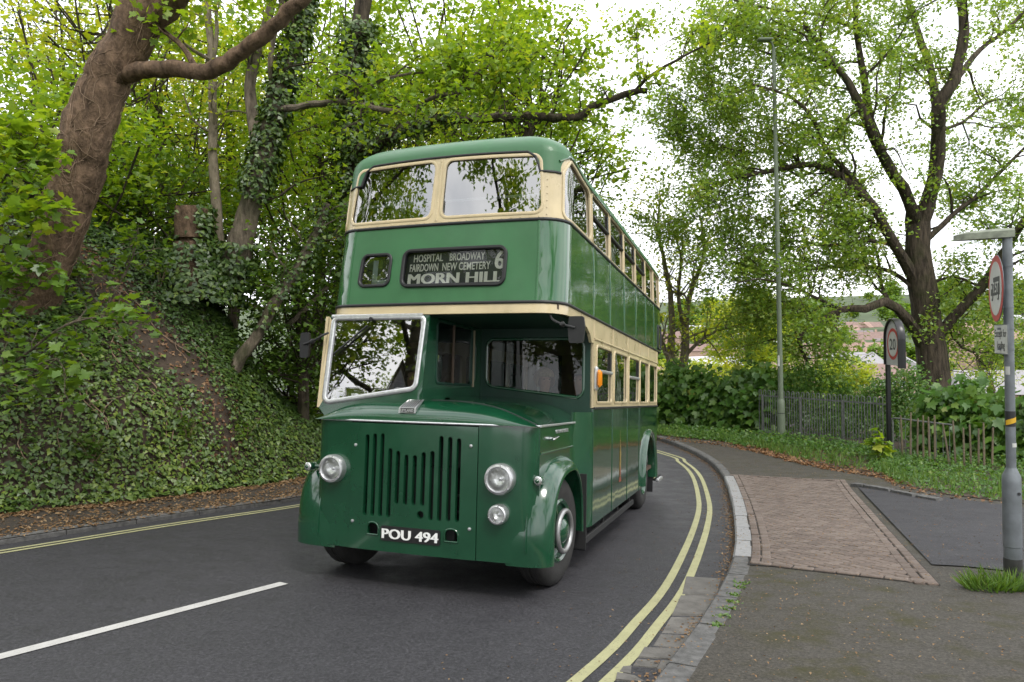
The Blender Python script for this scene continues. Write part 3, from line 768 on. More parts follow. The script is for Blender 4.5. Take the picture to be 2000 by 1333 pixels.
for sg in (1, -1):
    L = [(UP.Lf, 3.80), (uR0 - 0.035, 3.80), (uR0 - 0.035, 3.85), (uR0 - 0.02, 3.89), (uR0 + 0.02, 3.93), (uR0 + 0.09, 3.956), (uR0 + 0.09, 3.980), (UP.Lf - 0.13, 3.980), (UP.Lf - 0.05, 3.93), (UP.Lf - 0.02, 3.86)]
    sheet('roof_corner', UPo, [(sg * u, z) for u, z in L][::sg], [], M_GRN_U, 0.0, 0.04, 0.04)
window(UP, fw1, M_GLASS_U, M_CREAM, 0.030, 0.007, inner=M_BLK); window(UP, fw2, M_GLASS_U, M_CREAM, 0.030, 0.007, inner=M_BLK)
for sg in (1, -1):
    window(UP, cornerwin(sg), M_GLASS_S, M_CREAM, 0.03, 0.012)
    for i, L in enumerate(sidew[sg]):
        w_ = window(UP, L, M_GLASS_S, M_CREAM, 0.018, 0.010)
        if i < 4:
            u0, u1 = min(p[0] for p in L) + 0.01, max(p[0] for p in L) - 0.01
            bead('vent_bar', UP, [(u0, 3.72), (u1, 3.72)], 0.03, 0.012, M_BLK, w_, False)
            bead('vent_channel', UP, [((u1 if sg > 0 else u0) - sg * 0.02, 3.73), ((u1 if sg > 0 else u0) - sg * 0.02, 3.92)], 0.06, 0.004, M_BLK, w_, False)
bead('mullion', UP, [(-0.068, 3.42), (-0.052, 3.95)], 0.03, 0.006, M_CREAM, bus, False)
# roof dome
mb = MB(); nu = 132; qs = [0, 0.006, 0.02, 0.045, 0.08, 0.13, 0.2, 0.3, 0.45, 0.65, 0.85, 1.0]
us_ = list(np.linspace(-UP.end, UP.end, nu, endpoint=False)); extra = [s * (UP.Lf + UP.La * t) for s in (1, -1) for t in np.linspace(0, 1, 9)]
us_ = sorted(set([round(x, 4) for x in us_ + extra])); nu = len(us_)
vs = []
for q in qs:
    for u in us_:
        e = UP(u, 3.975); sp = np.array((0, min(6.1, max(0.60, e[1])), 0)); hz = 4.40 - (0.07 if e[1] > 5.8 else 0)
        p = e[:2] * (1 - q) + sp[:2] * q
        k = (1 - (1 - q) ** 2.5) ** (1 / 2.1)
        ov = 0.012 * (1 if q == 0 else 0)
        vs.append((p[0], p[1], e[2] + (hz - e[2]) * k))
fs = [(i * nu + k, i * nu + (k + 1) % nu, (i + 1) * nu + (k + 1) % nu, (i + 1) * nu + k) for i in range(len(qs) - 1) for k in range(nu)]
mb.add(vs, fs, 0, True); mb.build('roof', M_GRN_U, bus)
rl = [(-(uR0 - 0.03), 3.80), (-UP.Lf + 0.0, 3.80), (-UP.Lf + 0.02, 3.86), (-UP.Lf + 0.05, 3.93), (-UP.Lf + 0.13, 3.972), (UP.Lf - 0.13, 3.972), (UP.Lf - 0.05, 3.93), (UP.Lf - 0.02, 3.86), (UP.Lf, 3.80), (uR0 - 0.03, 3.80)]
bead('roof_bead', UP, rl, 0.022, 0.012, M_BLK, bus, False, dense=0.04)
for sg in (1, -1): bead('gutter', UP, [(sg * (uR0 - 0.05), 3.90), (sg * (uR0 + 0.09), 3.972), (sg * UP.uy(0.6), 3.974), (sg * UP.uy(6.4), 3.974)][::sg], 0.025, 0.02, M_GRN_S, bus, False)
# --- upper deck: green panels
z0, z1 = 2.61, 3.39
dest = rpoly([(-0.385, 2.785), (0.665, 2.775), (0.675, 3.135), (-0.375, 3.135)], 0.07)
numw = rpoly([(-0.87, 2.80), (-0.53, 2.80), (-0.52, 3.115), (-0.845, 3.115)], 0.06)
ub = UP.Lf - 0.0
sheet('front_panel', UP, rect(-ub, ub, z0, z1), [dest, numw], M_GRN_U, 0.03, 0.10, 0.14)
for sg in (1, -1):
    sheet('corner_panel', UP, [(sg * u, z) for u, z in rect(ub + 0.004, UP.uy(0.855), z0, z1)][::sg], [], M_GRN_S, 0.03, 0.05, 0.2)
    bead('panel_seam', UP, [(sg * (ub + 0.002), z0), (sg * (ub + 0.002), z1)], 0.024, 0.006, M_GRN_U, bus, False)
    cuts = [0.865, 1.78, 2.735, 3.695, 4.665, 5.61, 6.41]
    for a, b in zip(cuts[:-1], cuts[1:]): sheet('side_panel', UP, [(sg * u, z) for u, z in rect(UP.uy(a) + 0.004, UP.uy(b) - 0.004, z0, z1)][::sg], [], M_GRN_S, 0.03, 0.3, 0.3)
    for c in cuts[:-1]: bead('panel_seam', UP, [(sg * UP.uy(c), z0), (sg * UP.uy(c), z1)], 0.018, 0.006, M_GRN_S, bus, False)
    sheet('rear_corner_panel', UP, [(sg * u, z) for u, z in rect(UP.uy(6.415), UP.end, z0, z1)][::sg], [], M_GRN_S, 0.03, 0.07, 0.3)
for z in (2.605, 3.39): bead('black_bead', UP, [(-UP.end + 0.01, z), (UP.end - 0.01, z)], 0.028, 0.014, M_BLK, bus, False, dense=0.06)
def rivets(pts, mp, parent=bus, mat=M_CREAM, r=0.006):
    mb = MB()
    for u, z in pts:
        p = mp(u, z); n = nrm_at(mp, u, z); mb.lathe([(r, 0), (r * 0.8, r * 0.5), (0, r * 0.7)], p + n * 0.006, n, 6)
    return tag(mb.build('rivets', mat, parent), kind='stuff')
rivets([(s_ * (ub + 0.002), z) for s_ in (1, -1) for z in np.arange(2.65, 3.38, 0.06)], UP, mat=M_GRN_U)
rivets([(-0.068 + 0.016 * (z - 3.42) / 0.5, z) for z in np.arange(3.43, 3.95, 0.05)] + [(u, 3.41) for u in np.arange(-1.0, 1.0, 0.09)] + [(s_ * (UP.Lf + 0.07), z) for s_ in (1, -1) for z in np.arange(3.43, 3.79, 0.06)], UP)
rivets([(s_ * UP.uy(c), z) for s_ in (1, -1) for c in (0.865, 1.78, 2.735) for z in np.arange(2.65, 3.38, 0.08)], UP, mat=M_GRN_S)
fr = bead('destination_box', UP, dest, 0.035, 0.022, M_BLK, bus, True)
pane('glass', UP, dest, M_GLASS_D, 0.006, fr)
DM = lambda u, z: UP(u, z) - 0.05 * nrm_at(UP, u, z)
sheet('blind', DM, rect(-0.40, 0.69, 2.76, 3.15), [], M_BLIND, 0.004, 0.2, 0.2, fr)
fr2 = bead('number_window', UP, numw, 0.03, 0.018, M_BLK, bus, True)
pane('glass', UP, numw, glass('number_glass', (0.85, 0.88, 0.88), 0.15, 1.0, 0.16), 0.006, fr2)
sheet('blind', DM, rect(-0.89, -0.50, 2.78, 3.13), [], M_BLIND, 0.004, 0.2, 0.2, fr2)
for s_ in (1,):   # small blind box near the rear corner
    L = rr(UP.uy(6.12), UP.uy(6.5), 2.66, 3.06, 0.02); f_ = bead('side_blind_box', UP, L, 0.04, 0.02, M_BLK, bus, True); pane('glass', UP, L, M_GLASS_S, -0.004, f_)
def text_mesh(body, size, mp_fn, mat, parent, name='lettering', sx=1.0, bold=0.0, ext=0.002, align='LEFT', spacing=1.0, width=None):
    cu = bpy.data.curves.new('t', 'FONT'); cu.body = body; cu.size = size; cu.extrude = ext; cu.offset = bold; cu.space_character = spacing; cu.align_x = align; cu.resolution_u = 3
    to = bpy.data.objects.new('t', cu); COL.objects.link(to); dg = bpy.context.evaluated_depsgraph_get()
    me = bpy.data.meshes.new_from_object(to.evaluated_get(dg)); bpy.data.objects.remove(to)
    co = np.empty(len(me.vertices) * 3, np.float32); me.vertices.foreach_get('co', co); co = co.reshape(-1, 3)
    if width is not None:
        mn, mx = co[:, 0].min(), co[:, 0].max(); co[:, 0] = (co[:, 0] - mn) * (width / (mx - mn)); co[:, 0] += 0 if align == 'LEFT' else -width / 2
    else: co[:, 0] *= sx
    out = (np.array([mp_fn(*c) for c in co]) - off_of(parent)).astype(np.float32); me.vertices.foreach_set('co', out.ravel()); me.update()
    for m in list(me.materials): pass
    me.materials.clear()
    return obj_mesh(name, me, mat, parent)
def on_blind(u0, z0): return lambda x, y, z: UP(u0 + x, z0 + y) - (0.044 - z) * nrm_at(UP, u0 + x, z0 + y)
text_mesh('HOSPITAL', 0.105, on_blind(-0.295, 3.035), M_LETTER, fr, width=0.315, bold=0.001)
text_mesh('BROADWAY', 0.105, on_blind(0.09, 3.035), M_LETTER, fr, width=0.36, bold=0.001)
text_mesh('FAIRDOWN', 0.105, on_blind(-0.33, 2.94), M_LETTER, fr, width=0.305, bold=0.001)
text_mesh('NEW CEMETERY', 0.105, on_blind(0.02, 2.94), M_LETTER, fr, width=0.49, bold=0.001)
for o_ in (-0.006, 0, 0.006): text_mesh('6', 0.25, on_blind(0.557 + o_, 2.94), M_LETTER, fr, width=0.088, ext=0.002 + abs(o_) * 0.05)
for o_ in (-0.008, -0.004, 0, 0.004, 0.008): text_mesh('MORN HILL', 0.145, on_blind(-0.335 + o_, 2.815), M_LETTER, fr, width=0.965, ext=0.002 + abs(o_) * 0.05)
for u_ in (0.2, 0.33, 0.42, 0.545): mb = MB(); [mb.poly([UP(a, b) - 0.044 * nrm_at(UP, a, b) for a, b in ((u_, 2.788), (u_ + 0.045, 2.788), (u_ + 0.045, 2.796), (u_, 2.796))])]; mb.build('lettering', M_LETTER, fr)
text_mesh('L', 0.34, on_blind(-0.75, 2.83), M_LETTERG, fr2, width=0.16, bold=0.012)

# --- below the upper deck
cb = 2.505
sheet('cream_front_band', UP, rect(-UP.Lf - UP.La, UP.Lf + UP.La, cb, 2.600), [], M_CREAM, 0.03, 0.08, 0.1)
CB = lambda u, z: UP(u, z)
arch = []                                                                # nearside cream band sweeps down over the open bonnet space
ua = UP.Lf + UP.La
top_line = [(ua + 0.002, 2.600), (ua + 0.002, cb)]
curve = [(UP.uy(0.25), cb - 0.0), (UP.uy(0.55), cb - 0.03), (UP.uy(0.70), cb - 0.085), (UP.uy(0.79), cb - 0.17), (UP.uy(0.80), 2.335), (UP.uy(0.895), 2.335), (UP.uy(0.895), 2.600)]
sheet('cream_canopy_side', UP, top_line + curve, [], M_CREAM, 0.03, 0.08, 0.1)
sheet('cream_canopy_side', UP, [(-u, z) for u, z in [(ua + 0.002, 2.600), (ua + 0.002, 2.335), (UP.uy(0.895), 2.335), (UP.uy(0.895), 2.600)]][::-1], [], M_CREAM, 0.03, 0.08, 0.1)
cutsL = [0.905, 1.98, 3.04, 4.06, 5.0, 6.05]
winL = [(1.04, 1.90), (2.06, 2.97), (3.11, 4.00), (4.11, 4.95), (5.06, 5.97)]
PL = lambda x: (lambda u, z: np.array((x, u, z)))
for sg in (1, -1):
    fm = PL(sg * W); fl = sg
    L2 = lambda a, b, c, d: rect(a, b, c, d)
    for a, b in zip(cutsL[:-1], cutsL[1:]): sheet('cream_side_panel', fm, rect(a + 0.004, b - 0.004, 2.385, 2.600), [], M_CREAM, 0.025, 0.3, 0.3, flip=fl)
    for c in cutsL: bead('panel_seam', fm, [(c, 2.39), (c, 2.597)], 0.018, 0.006, M_CREAM, bus, False, flip=fl)
    ho = [rr(a, b, 1.70, 2.325, 0.06) for a, b in winL]
    sheet('lower_window_band', fm, rect(0.90, 6.08, 1.645, 2.383), ho, M_CREAM, 0.035, 0.2, 0.2, flip=fl)
    for i, h in enumerate(ho):
        w_ = window(fm, h, M_GLASS_S, M_CREAM, 0.03, 0.010, flip=fl)
        if i in (0, 2):
            a, b = winL[i]; bead('vent_bar', fm, [(a + 0.02, 2.05), (b - 0.02, 2.05)], 0.035, 0.02, M_ALU, w_, False, flip=fl)
            bead('vent_channel', fm, [(b - 0.05, 2.06), (b - 0.05, 2.29)], 0.08, 0.006, M_BLK, w_, False, flip=fl)
    bead('cream_moulding', fm, [(0.91, 2.385), (6.07, 2.385)], 0.022, 0.012, M_CREAM, bus, False, flip=fl)
    bead('black_bead', fm, [(0.91, 1.64), (6.07, 1.64)], 0.026, 0.016, M_BLK, bus, False, flip=fl)
    zs = 0.41
    for a, b in zip(cutsL[:-1], cutsL[1:]):
        if b <= 4.2: ol = rect(a + 0.003, b - 0.003, zs, 1.632)
        else:
            arc = [(5.08 + 0.64 * math.cos(t), 0.52 + 0.64 * math.sin(t)) for t in np.linspace(math.pi, 0, 25)]
            ol = [(a + 0.003, zs)]
            if a < 4.44: ol += [(4.44, zs)]
            ol += [p for p in arc if a + 0.003 < p[0] < b - 0.003 and p[1] > zs]
            if a >= 4.44: ol = [(a + 0.003, 0.52 + math.sqrt(max(0, 0.64 ** 2 - (a + 0.003 - 5.08) ** 2)))] + [p for p in arc if a + 0.01 < p[0]]
            if a < 4.44: ol += [(b - 0.003, 0.52 + math.sqrt(max(0, 0.64 ** 2 - (b - 0.003 - 5.08) ** 2)))]
            else: ol += [(5.72, zs), (b - 0.003, zs)]
            ol += [(b - 0.003, 1.632), (a + 0.003, 1.632)]
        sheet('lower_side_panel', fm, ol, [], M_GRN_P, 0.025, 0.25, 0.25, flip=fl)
    for c in cutsL[:-1]:
        if c < 4.5: bead('panel_seam', fm, [(c, zs), (c, 1.63)], 0.014, 0.006, M_GRN_L, bus, False, flip=fl)
    # rear wheel arch lip
    prof = [(5.08 + 0.66 * math.cos(t) * 1.02, 0.52 + 0.70 * math.sin(t)) for t in np.linspace(math.pi + 0.12, -0.12, 31)]
    mb = MB(); vs = []; sec = [(-0.015, 0.06), (0.03, 0.045), (0.055, 0.01), (0.05, -0.03), (0.02, -0.06), (-0.1, -0.06)]
    for (y, z) in prof:
        d = np.array((y - 5.08, z - 0.52)); d /= np.linalg.norm(d)
        for (ox, od) in sec: vs.append((sg * (W + ox), y + d[0] * od, z + d[1] * od))
    k = len(sec); mb.add(vs, [(i * k + q, i * k + q + 1, (i + 1) * k + q + 1, (i + 1) * k + q) for i in range(30) for q in range(k - 1)], 0, True); mb.build('rear_mudguard', M_GRN_L, bus)
# rear: platform, back panels
LOend = body_map(W, 0.02, 0.9, 6.75, 0.30, upper=False)
sheet('rear_panel', LO, [(-u, z) for u, z in rect(LO.uy(6.09), LO.end, 0.41, 2.60)][::-1], [], M_GRN_L, 0.03, 0.1, 0.4)
sheet('rear_panel', LO, rect(LO.end - 0.95, LO.end, 0.41, 2.60), [], M_GRN_L, 0.03, 0.1, 0.4)
mb = MB(); mb.box((0.3, 6.45, 0.36), (1.80, 0.6, 0.06)); mb.build('rear_platform', M_CHASSIS, bus)
mb = MB(); mb.tube([(1.16, 6.15, 0.38), (1.16, 6.15, 2.55)], 0.018); mb.build('platform_pole', M_ALU, bus)
mb = MB(); mb.box((1.23, 6.35, 0.34), (0.06, 0.55, 0.05), bevel=0.01); mb.build('step_edge', M_ALU, bus)
mb = MB(); mb.box((1.18, 6.12, 2.40), (0.10, 0.10, 0.05), bevel=0.01); mb.build('rear_bracket', M_BLK, bus)
# --- floors, ceilings, bulkheads
mb = MB(); mb.box((0, 3.12, 2.57), (2.34, 7.0, 0.05)); mb.build('upper_floor', M_INTD, bus)
mb = MB(); mb.box((0, 0.25, 2.515), (2.28, 1.3, 0.03)); mb.build('canopy_ceiling', M_DARK, bus)
mb = MB(); mb.box((0, 3.6, 0.62), (2.36, 5.4, 0.05)); mb.build('lower_floor', M_INTD, bus)
mb = MB(); mb.box((0, 3.3, 2.52), (2.36, 4.7, 0.03)); mb.build('lower_ceiling', M_INT, bus)
FB = lambda u, z: np.array((u, 0.9, z))
bw = rpoly([(-0.01, 1.86), (1.05, 1.75), (1.11, 1.80), (1.11, 2.385), (-0.01, 2.385)], [0.10, 0.03, 0.08, 0.09, 0.09])
sheet('bulkhead', FB, rect(-1.2, 1.2, 0.6, 2.50), [bw, rr(-1.05, -0.2, 1.75, 2.35, 0.08)], M_DARK, 0.04, 0.25, 0.25, flip=1)
window(FB, bw, M_GLASS, M_GRN_L, 0.03, 0.012, name='bulkhead_window')
mb = MB(); mb.box((-0.02, 5.9, 1.58), (0.9, 0.04, 1.9)); mb.build('rear_bulkhead', M_INT, bus)
# --- cab (offside)
def cabf(u, z): return np.array((u, -0.50 - 0.10 * (2.5 - z), z))
ws = rpoly([(-1.125, 1.645), (-0.145, 1.80), (-0.105, 2.48), (-1.10, 2.48)], [0.06, 0.07, 0.05, 0.05])
cab_out = [(-1.175, 1.60), (-1.08, 1.50), (-0.085, 1.50), (-0.055, 2.50), (-1.155, 2.50)]
def cabmat(u, z): return 1 if u < -1.12 - 0.02 * (2.5 - z) else 0
sheet('cab_front', cabf, cab_out, [ws], [M_GRN_L, M_CREAM], 0.03, 0.1, 0.12, matf=cabmat)
wf = bead('windscreen', cabf, ws, 0.044, 0.018, M_ALU, bus, True)
pane('glass', cabf, ws, M_GLASS_W, 0.004, wf)
bead('hinge_strip', cabf, [(-1.12, 2.497), (-0.12, 2.497)], 0.035, 0.02, M_ALU, wf, False)
mb = MB(); p0 = cabf(-0.67, 2.465); q = np.array((0, -0.035, 0)); mb.tube([p0 + q * 0.3, p0 + q], 0.02); mb.tube([cabf(-0.70, 2.40) + q * .8, cabf(-1.05, 2.12) + q * .8], 0.010, 6); mb.build('wiper', M_BLK, bus)
sheet('cab_side', PL(-1.20), [(-0.585, 1.60), (0.90, 1.60), (0.90, 2.50), (-0.495, 2.50)], [rr(-0.35, 0.7, 1.75, 2.36, 0.08)], M_CREAM, 0.03, 0.2, 0.2, flip=-1)
pane('cab_side_glass', PL(-1.20), rr(-0.35, 0.7, 1.75, 2.36, 0.08), M_GLASS_S, 0.01, bus, flip=-1)
ci = rr(-0.28, 0.62, 1.86, 2.49 - 0.02, 0.05)
sheet('cab_inner_wall', PL(-0.075), [(-0.56, 1.66), (0.90, 1.72), (0.90, 2.50), (-0.49, 2.50)], [ci], M_GRN_L, 0.03, 0.2, 0.2, flip=1)
window(PL(-0.075), ci, M_GLASS, M_DARK, 0.025, 0.010, name='cab_inner_window')
bead('sliding_bar', PL(-0.075), [(0.12, 1.86), (0.12, 2.47)], 0.02, 0.012, M_INTD, bus, False)
bead('grab_rail', PL(-0.075), [(0.66, 1.84), (0.66, 2.46)], 0.02, 0.016, M_INT, bus, False)
mb = MB(); mb.box((-0.66, 0.70, 1.15), (0.55, 0.12, 0.9), bevel=0.04); mb.box((-0.66, 0.45, 1.05), (0.55, 0.5, 0.14), bevel=0.04); mb.build('driver_seat', M_SEAT, bus)
mb = MB(); th = np.linspace(0, 2 * math.pi, 25)[:-1]; mb.tube([(-0.66 + 0.23 * math.cos(t), -0.12 + 0.10 * math.sin(t), 1.66 + 0.21 * math.sin(t)) for t in th], 0.014, 6, closed=True); mb.tube([(-0.66, -0.12, 1.66), (-0.66, -0.35, 1.2)], 0.02); mb.build('steering_wheel', M_BLK, bus)
# --- bonnet
def bonnet(u, v):
    x = u; a = min(1.0, abs(x) / 1.10)
    top = 1.495 + 0.20 * (1 - a ** (5.5 if x < 0 else 3.2))
    t = min(1, max(0, (v + 0.765) / 0.42)); k = math.sqrt(max(0, 1 - (1 - t) ** 2.2))
    z = 1.495 + (top - 1.495) * k + 0.05 * max(0, (v + 0.3) / 1.2) * (1 - a * a)
    return np.array((x, v, z))
mb = MB(); us2 = np.r_[-1.10, -1.085, -1.05, np.linspace(-1.0, 1.0, 29), 1.05, 1.085, 1.10]; vs2 = np.r_[-0.765, -0.762, -0.755, -0.74, -0.71, -0.67, -0.62, -0.56, -0.48, np.linspace(-0.4, 0.88, 9)]
mb.add([bonnet(u, v) for v in vs2 for u in us2], [(i * len(us2) + k, i * len(us2) + k + 1, (i + 1) * len(us2) + k + 1, (i + 1) * len(us2) + k) for i in range(len(vs2) - 1) for k in range(len(us2) - 1)], 0, True)
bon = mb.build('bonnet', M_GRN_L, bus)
crease = [(-0.10, -0.52), (0.3, -0.56), (0.7, -0.62), (1.0, -0.66), (1.08, -0.66)]
mb = MB(); mb.tube([bonnet(*p) + np.array((0, 0, 0.001)) for p in catmull([(-0.05, -0.40), (0.25, -0.44), (0.62, -0.52), (0.92, -0.62), (1.09, -0.66)], 0.08)], 0.006, 6); mb.build('bonnet_seam', M_BLK, bon)
FPm = body_map(1.095, 0.11, -0.775, 6, 0.3, upper=False)
def fp(u, z):
    p = FPm(u, z); p[1] += 0.05 * min(1, abs(p[0]) / 1.1) ** 2 - 0.02 * 0; p[1] += 0.03 * max(0, (0.8 - z)) ** 2
    return p
mb = MB(); mb.tube([fp(u, 1.495) + np.array((0, -0.004, 0)) for u in np.linspace(-FPm.Lf - FPm.La - 0.02, FPm.Lf + FPm.La + 0.02, 40)], 0.010, 6); mb.build('bonnet_bead', M_ALU, bon)
zb0 = 0.335
slot = []
xs_s = [(-0.515, 0.64, 1.37), (-0.435, 0.64, 1.38), (-0.355, 0.64, 1.385), (-0.27, 0.64, 1.255), (-0.19, 0.765, 1.235), (-0.105, 0.765, 1.205), (-0.02, 0.765, 1.205), (0.065, 0.765, 1.235), (0.15, 0.645, 1.25), (0.232, 0.645, 1.385), (0.317, 0.65, 1.38), (0.40, 0.65, 1.37)]
for x, a, b in xs_s: slot.append(rr(x - 0.021, x + 0.021, a, b, 0.0205, 4))
hole = [(0.05 + 0.034 * math.cos(t), 0.685 + 0.034 * math.sin(t)) for t in np.linspace(0, 2 * math.pi, 15)[:-1]]
v1 = rpoly([(-0.485, 0.475), (-0.365, 0.475), (-0.365, 0.585), (-0.485, 0.585)], [0.004, 0.004, 0.055, 0.055]); v2 = rpoly([(0.285, 0.475), (0.415, 0.475), (0.415, 0.585), (0.285, 0.585)], [0.004, 0.004, 0.058, 0.058])
fpo = lambda u, z: fp(u, z) + np.array((0, -0.007, 0))
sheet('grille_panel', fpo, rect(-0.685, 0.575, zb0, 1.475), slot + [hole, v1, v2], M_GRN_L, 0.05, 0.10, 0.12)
eu = FPm.Lf + FPm.La + 0.02
sheet('radiator_side_panel', fp, rect(-eu, -0.69, zb0 - 0.0, 1.49), [], M_GRN_L, 0.03, 0.05, 0.2)
sheet('radiator_side_panel', fp, rect(0.58, eu, zb0, 1.49), [], M_GRN_L, 0.03, 0.05, 0.2)
mb = MB(); mb.box((-0.05, -0.60, 0.95), (1.15, 0.04, 1.0)); [mb.box((-0.05, -0.66, z), (1.1, 0.03, 0.02)) for z in (0.72, 0.86)]; mb.build('radiator_core', M_CHASSIS, bus)
for v in (v1, v2): c = np.mean(np.array(v), 0); bead('vent_rim', fpo, v, 0.014, 0.008, M_GRN_L, bus, True)
for x, z in ((-0.635, 1.27), (0.515, 1.31), (-0.64, 0.58), (0.52, 0.60)): mb = MB(); p = fpo(x, z); mb.lathe([(0.014, 0), (0.014, 0.012), (0.008, 0.015), (0.0, 0.015)], p, (0, -1, 0), 10); mb.build('fastener', M_ALU, bus)
# bonnet side (nearside / offside), scuttle to the body
for sg in (1, -1):
    m_ = PL(sg * 1.098)
    sheet('bonnet_side_panel', m_, rect(-0.63, 0.52, 1.26, 1.49), [], M_GRN_L, 0.02, 0.2, 0.2, flip=sg)
    sheet('engine_side_panel', m_, rect(-0.64, 0.52, 0.55, 1.255), [], M_GRN_L, 0.02, 0.2, 0.2, flip=sg)
    sc = lambda u, z, sg=sg: np.array((sg * (1.098 + 0.122 * sstep(0.52, 0.90, u)), u, z))
    sheet('scuttle_panel', sc, rect(0.525, 0.90, 0.41, 1.60), [], M_GRN_L, 0.02, 0.06, 0.3, flip=sg)
    bead('bonnet_side_bead', m_, [(-0.62, 1.258), (0.52, 1.258)], 0.016, 0.008, M_GRN_L, bus, False, flip=sg)
    bead('bonnet_side_bead', m_, [(-0.64, 1.495), (0.86, 1.495)], 0.02, 0.012, M_ALU, bus, False, flip=sg)
    # front mudguard
    prof = catmull([(-0.72, 0.315), (-0.725, 0.55), (-0.68, 0.82), (-0.55, 1.03), (-0.32, 1.16), (-0.05, 1.20), (0.20, 1.18), (0.42, 1.05), (0.56, 0.82), (0.61, 0.55), (0.61, 0.42)], 0.05)
    T = np.gradient(prof, axis=0); T /= np.linalg.norm(T, axis=1, keepdims=True); Nn = np.column_stack([T[:, 1], -T[:, 0]])  # inwards (to the wheel)
    sec = [(0.86, -0.01), (0.98, -0.015), (1.08, -0.005), (1.17, 0.02), (1.225, 0.062), (1.248, 0.11), (1.25, 0.135), (1.235, 0.14), (1.2, 0.12), (0.9, 0.06)]
    k = len(sec); vs = []
    for p, nn in zip(prof, Nn):
        for (x, d) in sec: vs.append((sg * (x - 0.02 + (0.10 * max(0, (x - 0.86) / 0.39) if sg < 0 else 0)), p[0] + nn[0] * d, p[1] + nn[1] * d))
    mb = MB(); mb.add(vs, [(i * k + q, i * k + q + 1, (i + 1) * k + q + 1, (i + 1) * k + q) for i in range(len(prof) - 1) for q in range(k - 1)], 0, True)
    mb.add(vs[:k], [tuple(range(k))]); mb.build('front_mudguard', M_GRN_L, bus)
    mb = MB(); mb.tube([(sg * 1.02, p[0] - nn[0] * 0.018, p[1] - nn[1] * 0.018) for p, nn in zip(prof[2:34], Nn[2:34])], 0.008, 5); mb.build('mudguard_bead', M_GRN_L, bus)
    mb = MB(); mb.box((sg * 0.82, -0.02, 0.75), (0.02, 1.2, 0.8)); mb.box((sg * 1.0, 0.62, 0.6), (0.45, 0.02, 0.75)); mb.box((sg * 0.98, -0.05, 1.02), (0.32, 0.5, 0.02)); mb.build('wheel_housing', M_CHASSIS, bus)
    mb = MB(); mb.box((sg * 1.08, 0.66, 0.33), (0.26, 0.012, 0.26)); mb.build('mudflap', M_BLK, bus)
    mb = MB(); mb.box((sg * 1.02, 5.72, 0.36), (0.36, 0.012, 0.34)); mb.build('mudflap', M_BLK, bus)
    mb = MB(); mb.box((sg * 0.80, 5.08, 0.72), (0.02, 1.3, 0.85)); mb.build('wheel_housing', M_CHASSIS, bus)
    # side lamp on its bracket
    c = np.array((sg * 1.10 if sg > 0 else -1.20, -0.66, 1.035)); mb = MB(); mb.lathe([(0.0, 0.09), (0.032, 0.08), (0.040, 0.04), (0.036, 0.0), (0.036, -0.02), (0.02, -0.05), (0, -0.06)], c, (0, 1, 0), 18); sl = mb.build('side_lamp', M_GRN_L, bus)
    mb = MB(); mb.lathe([(0.037, -0.018), (0.039, -0.035), (0.032, -0.04)], c, (0, 1, 0), 18); mb.build('rim', M_CHROME, sl)
    mb = MB(); mb.lathe([(0.032, -0.038), (0.022, -0.05), (0, -0.054)], c, (0, 1, 0), 18); mb.build('lens', simple('side_lens', (0.30, 0.30, 0.29), 0.15), sl)
    mb = MB(); mb.tube([c + np.array((0, 0.04, 0)), c + np.array((-sg * 0.10, 0.06, 0))], 0.02, 8); mb.build('stalk', M_GRN_L, sl)
    # number 1: guard rail
    mb = MB(); mb.box((sg * 1.20, 2.15, 0.30), (0.03, 3.0, 0.07), bevel=0.006); rail = mb.build('guard_rail', M_CHASSIS, bus)
    for y in (0.8, 1.7, 2.6, 3.5): mb = MB(); mb.box((sg * 1.17, y, 0.37), (0.03, 0.04, 0.12)); mb.build('bracket', M_CHASSIS, rail)
# headlamps
def lamp(x, z, r, name):
    c = fp(x, z) + np.array((0, -0.05, 0)); ax = (0, -1, 0)
    mb = MB(); mb.lathe([(r * 1.04, -0.06), (r * 1.05, 0.005), (r * 0.98, 0.028), (r * 0.84, 0.034), (r * 0.78, 0.024), (r * 0.76, 0.012)], c, ax, 36); l = mb.build(name, M_ALU, bus)
    mb = MB(); mb.lathe([(r * 0.77, 0.012), (r * 0.60, -0.012), (r * 0.3, -0.032), (r * 0.10, -0.036), (0, -0.036)], c, ax, 32); mb.build('reflector', M_REFL, l)
    mb = MB(); mb.lathe([(0.014, -0.035), (0.014, -0.015), (0, -0.008)], c, ax, 12); mb.build('bulb', M_ALU, l)
    mb = MB(); mb.lathe([(r * 0.77, 0.014), (r * 0.55, 0.028), (r * 0.25, 0.036), (0, 0.038)], c, ax, 32); mb.build('lens', M_LENS, l)
    mb = MB()
    for a in (R(80), R(200), R(320)): mb.lathe([(0.007, 0.03), (0.006, 0.036), (0, 0.037)], c + np.array((r * .92 * math.cos(a), 0, r * .92 * math.sin(a))), ax, 8)
    mb.build('rim_screws', M_CHROME, l)
lamp(-0.865, 1.042, 0.125, 'headlamp'); lamp(0.79, 1.042, 0.128, 'headlamp'); lamp(0.785, 0.745, 0.082, 'fog_lamp')
# number plate
pc = lambda x, z, d=0.0: fpo(x, z) + np.array((0, -0.012 - d, 0))
mb = MB(); L = rr(-0.335, 0.25, 0.435, 0.565, 0.018); mb.prism([pc(*p) for p in L], (0, 0.014, 0)); pl = mb.build('number_plate', simple('plate_black', (0.012, 0.012, 0.012), 0.4), bus)
for o_ in (-0.005, 0, 0.005): text_mesh('POU 494', 0.122, lambda x, y, z: pc(-0.316 + x + o_, 0.457 + y, 0.003 + z), M_WLET, pl, width=0.548, ext=0.003 + abs(o_) * 0.05)
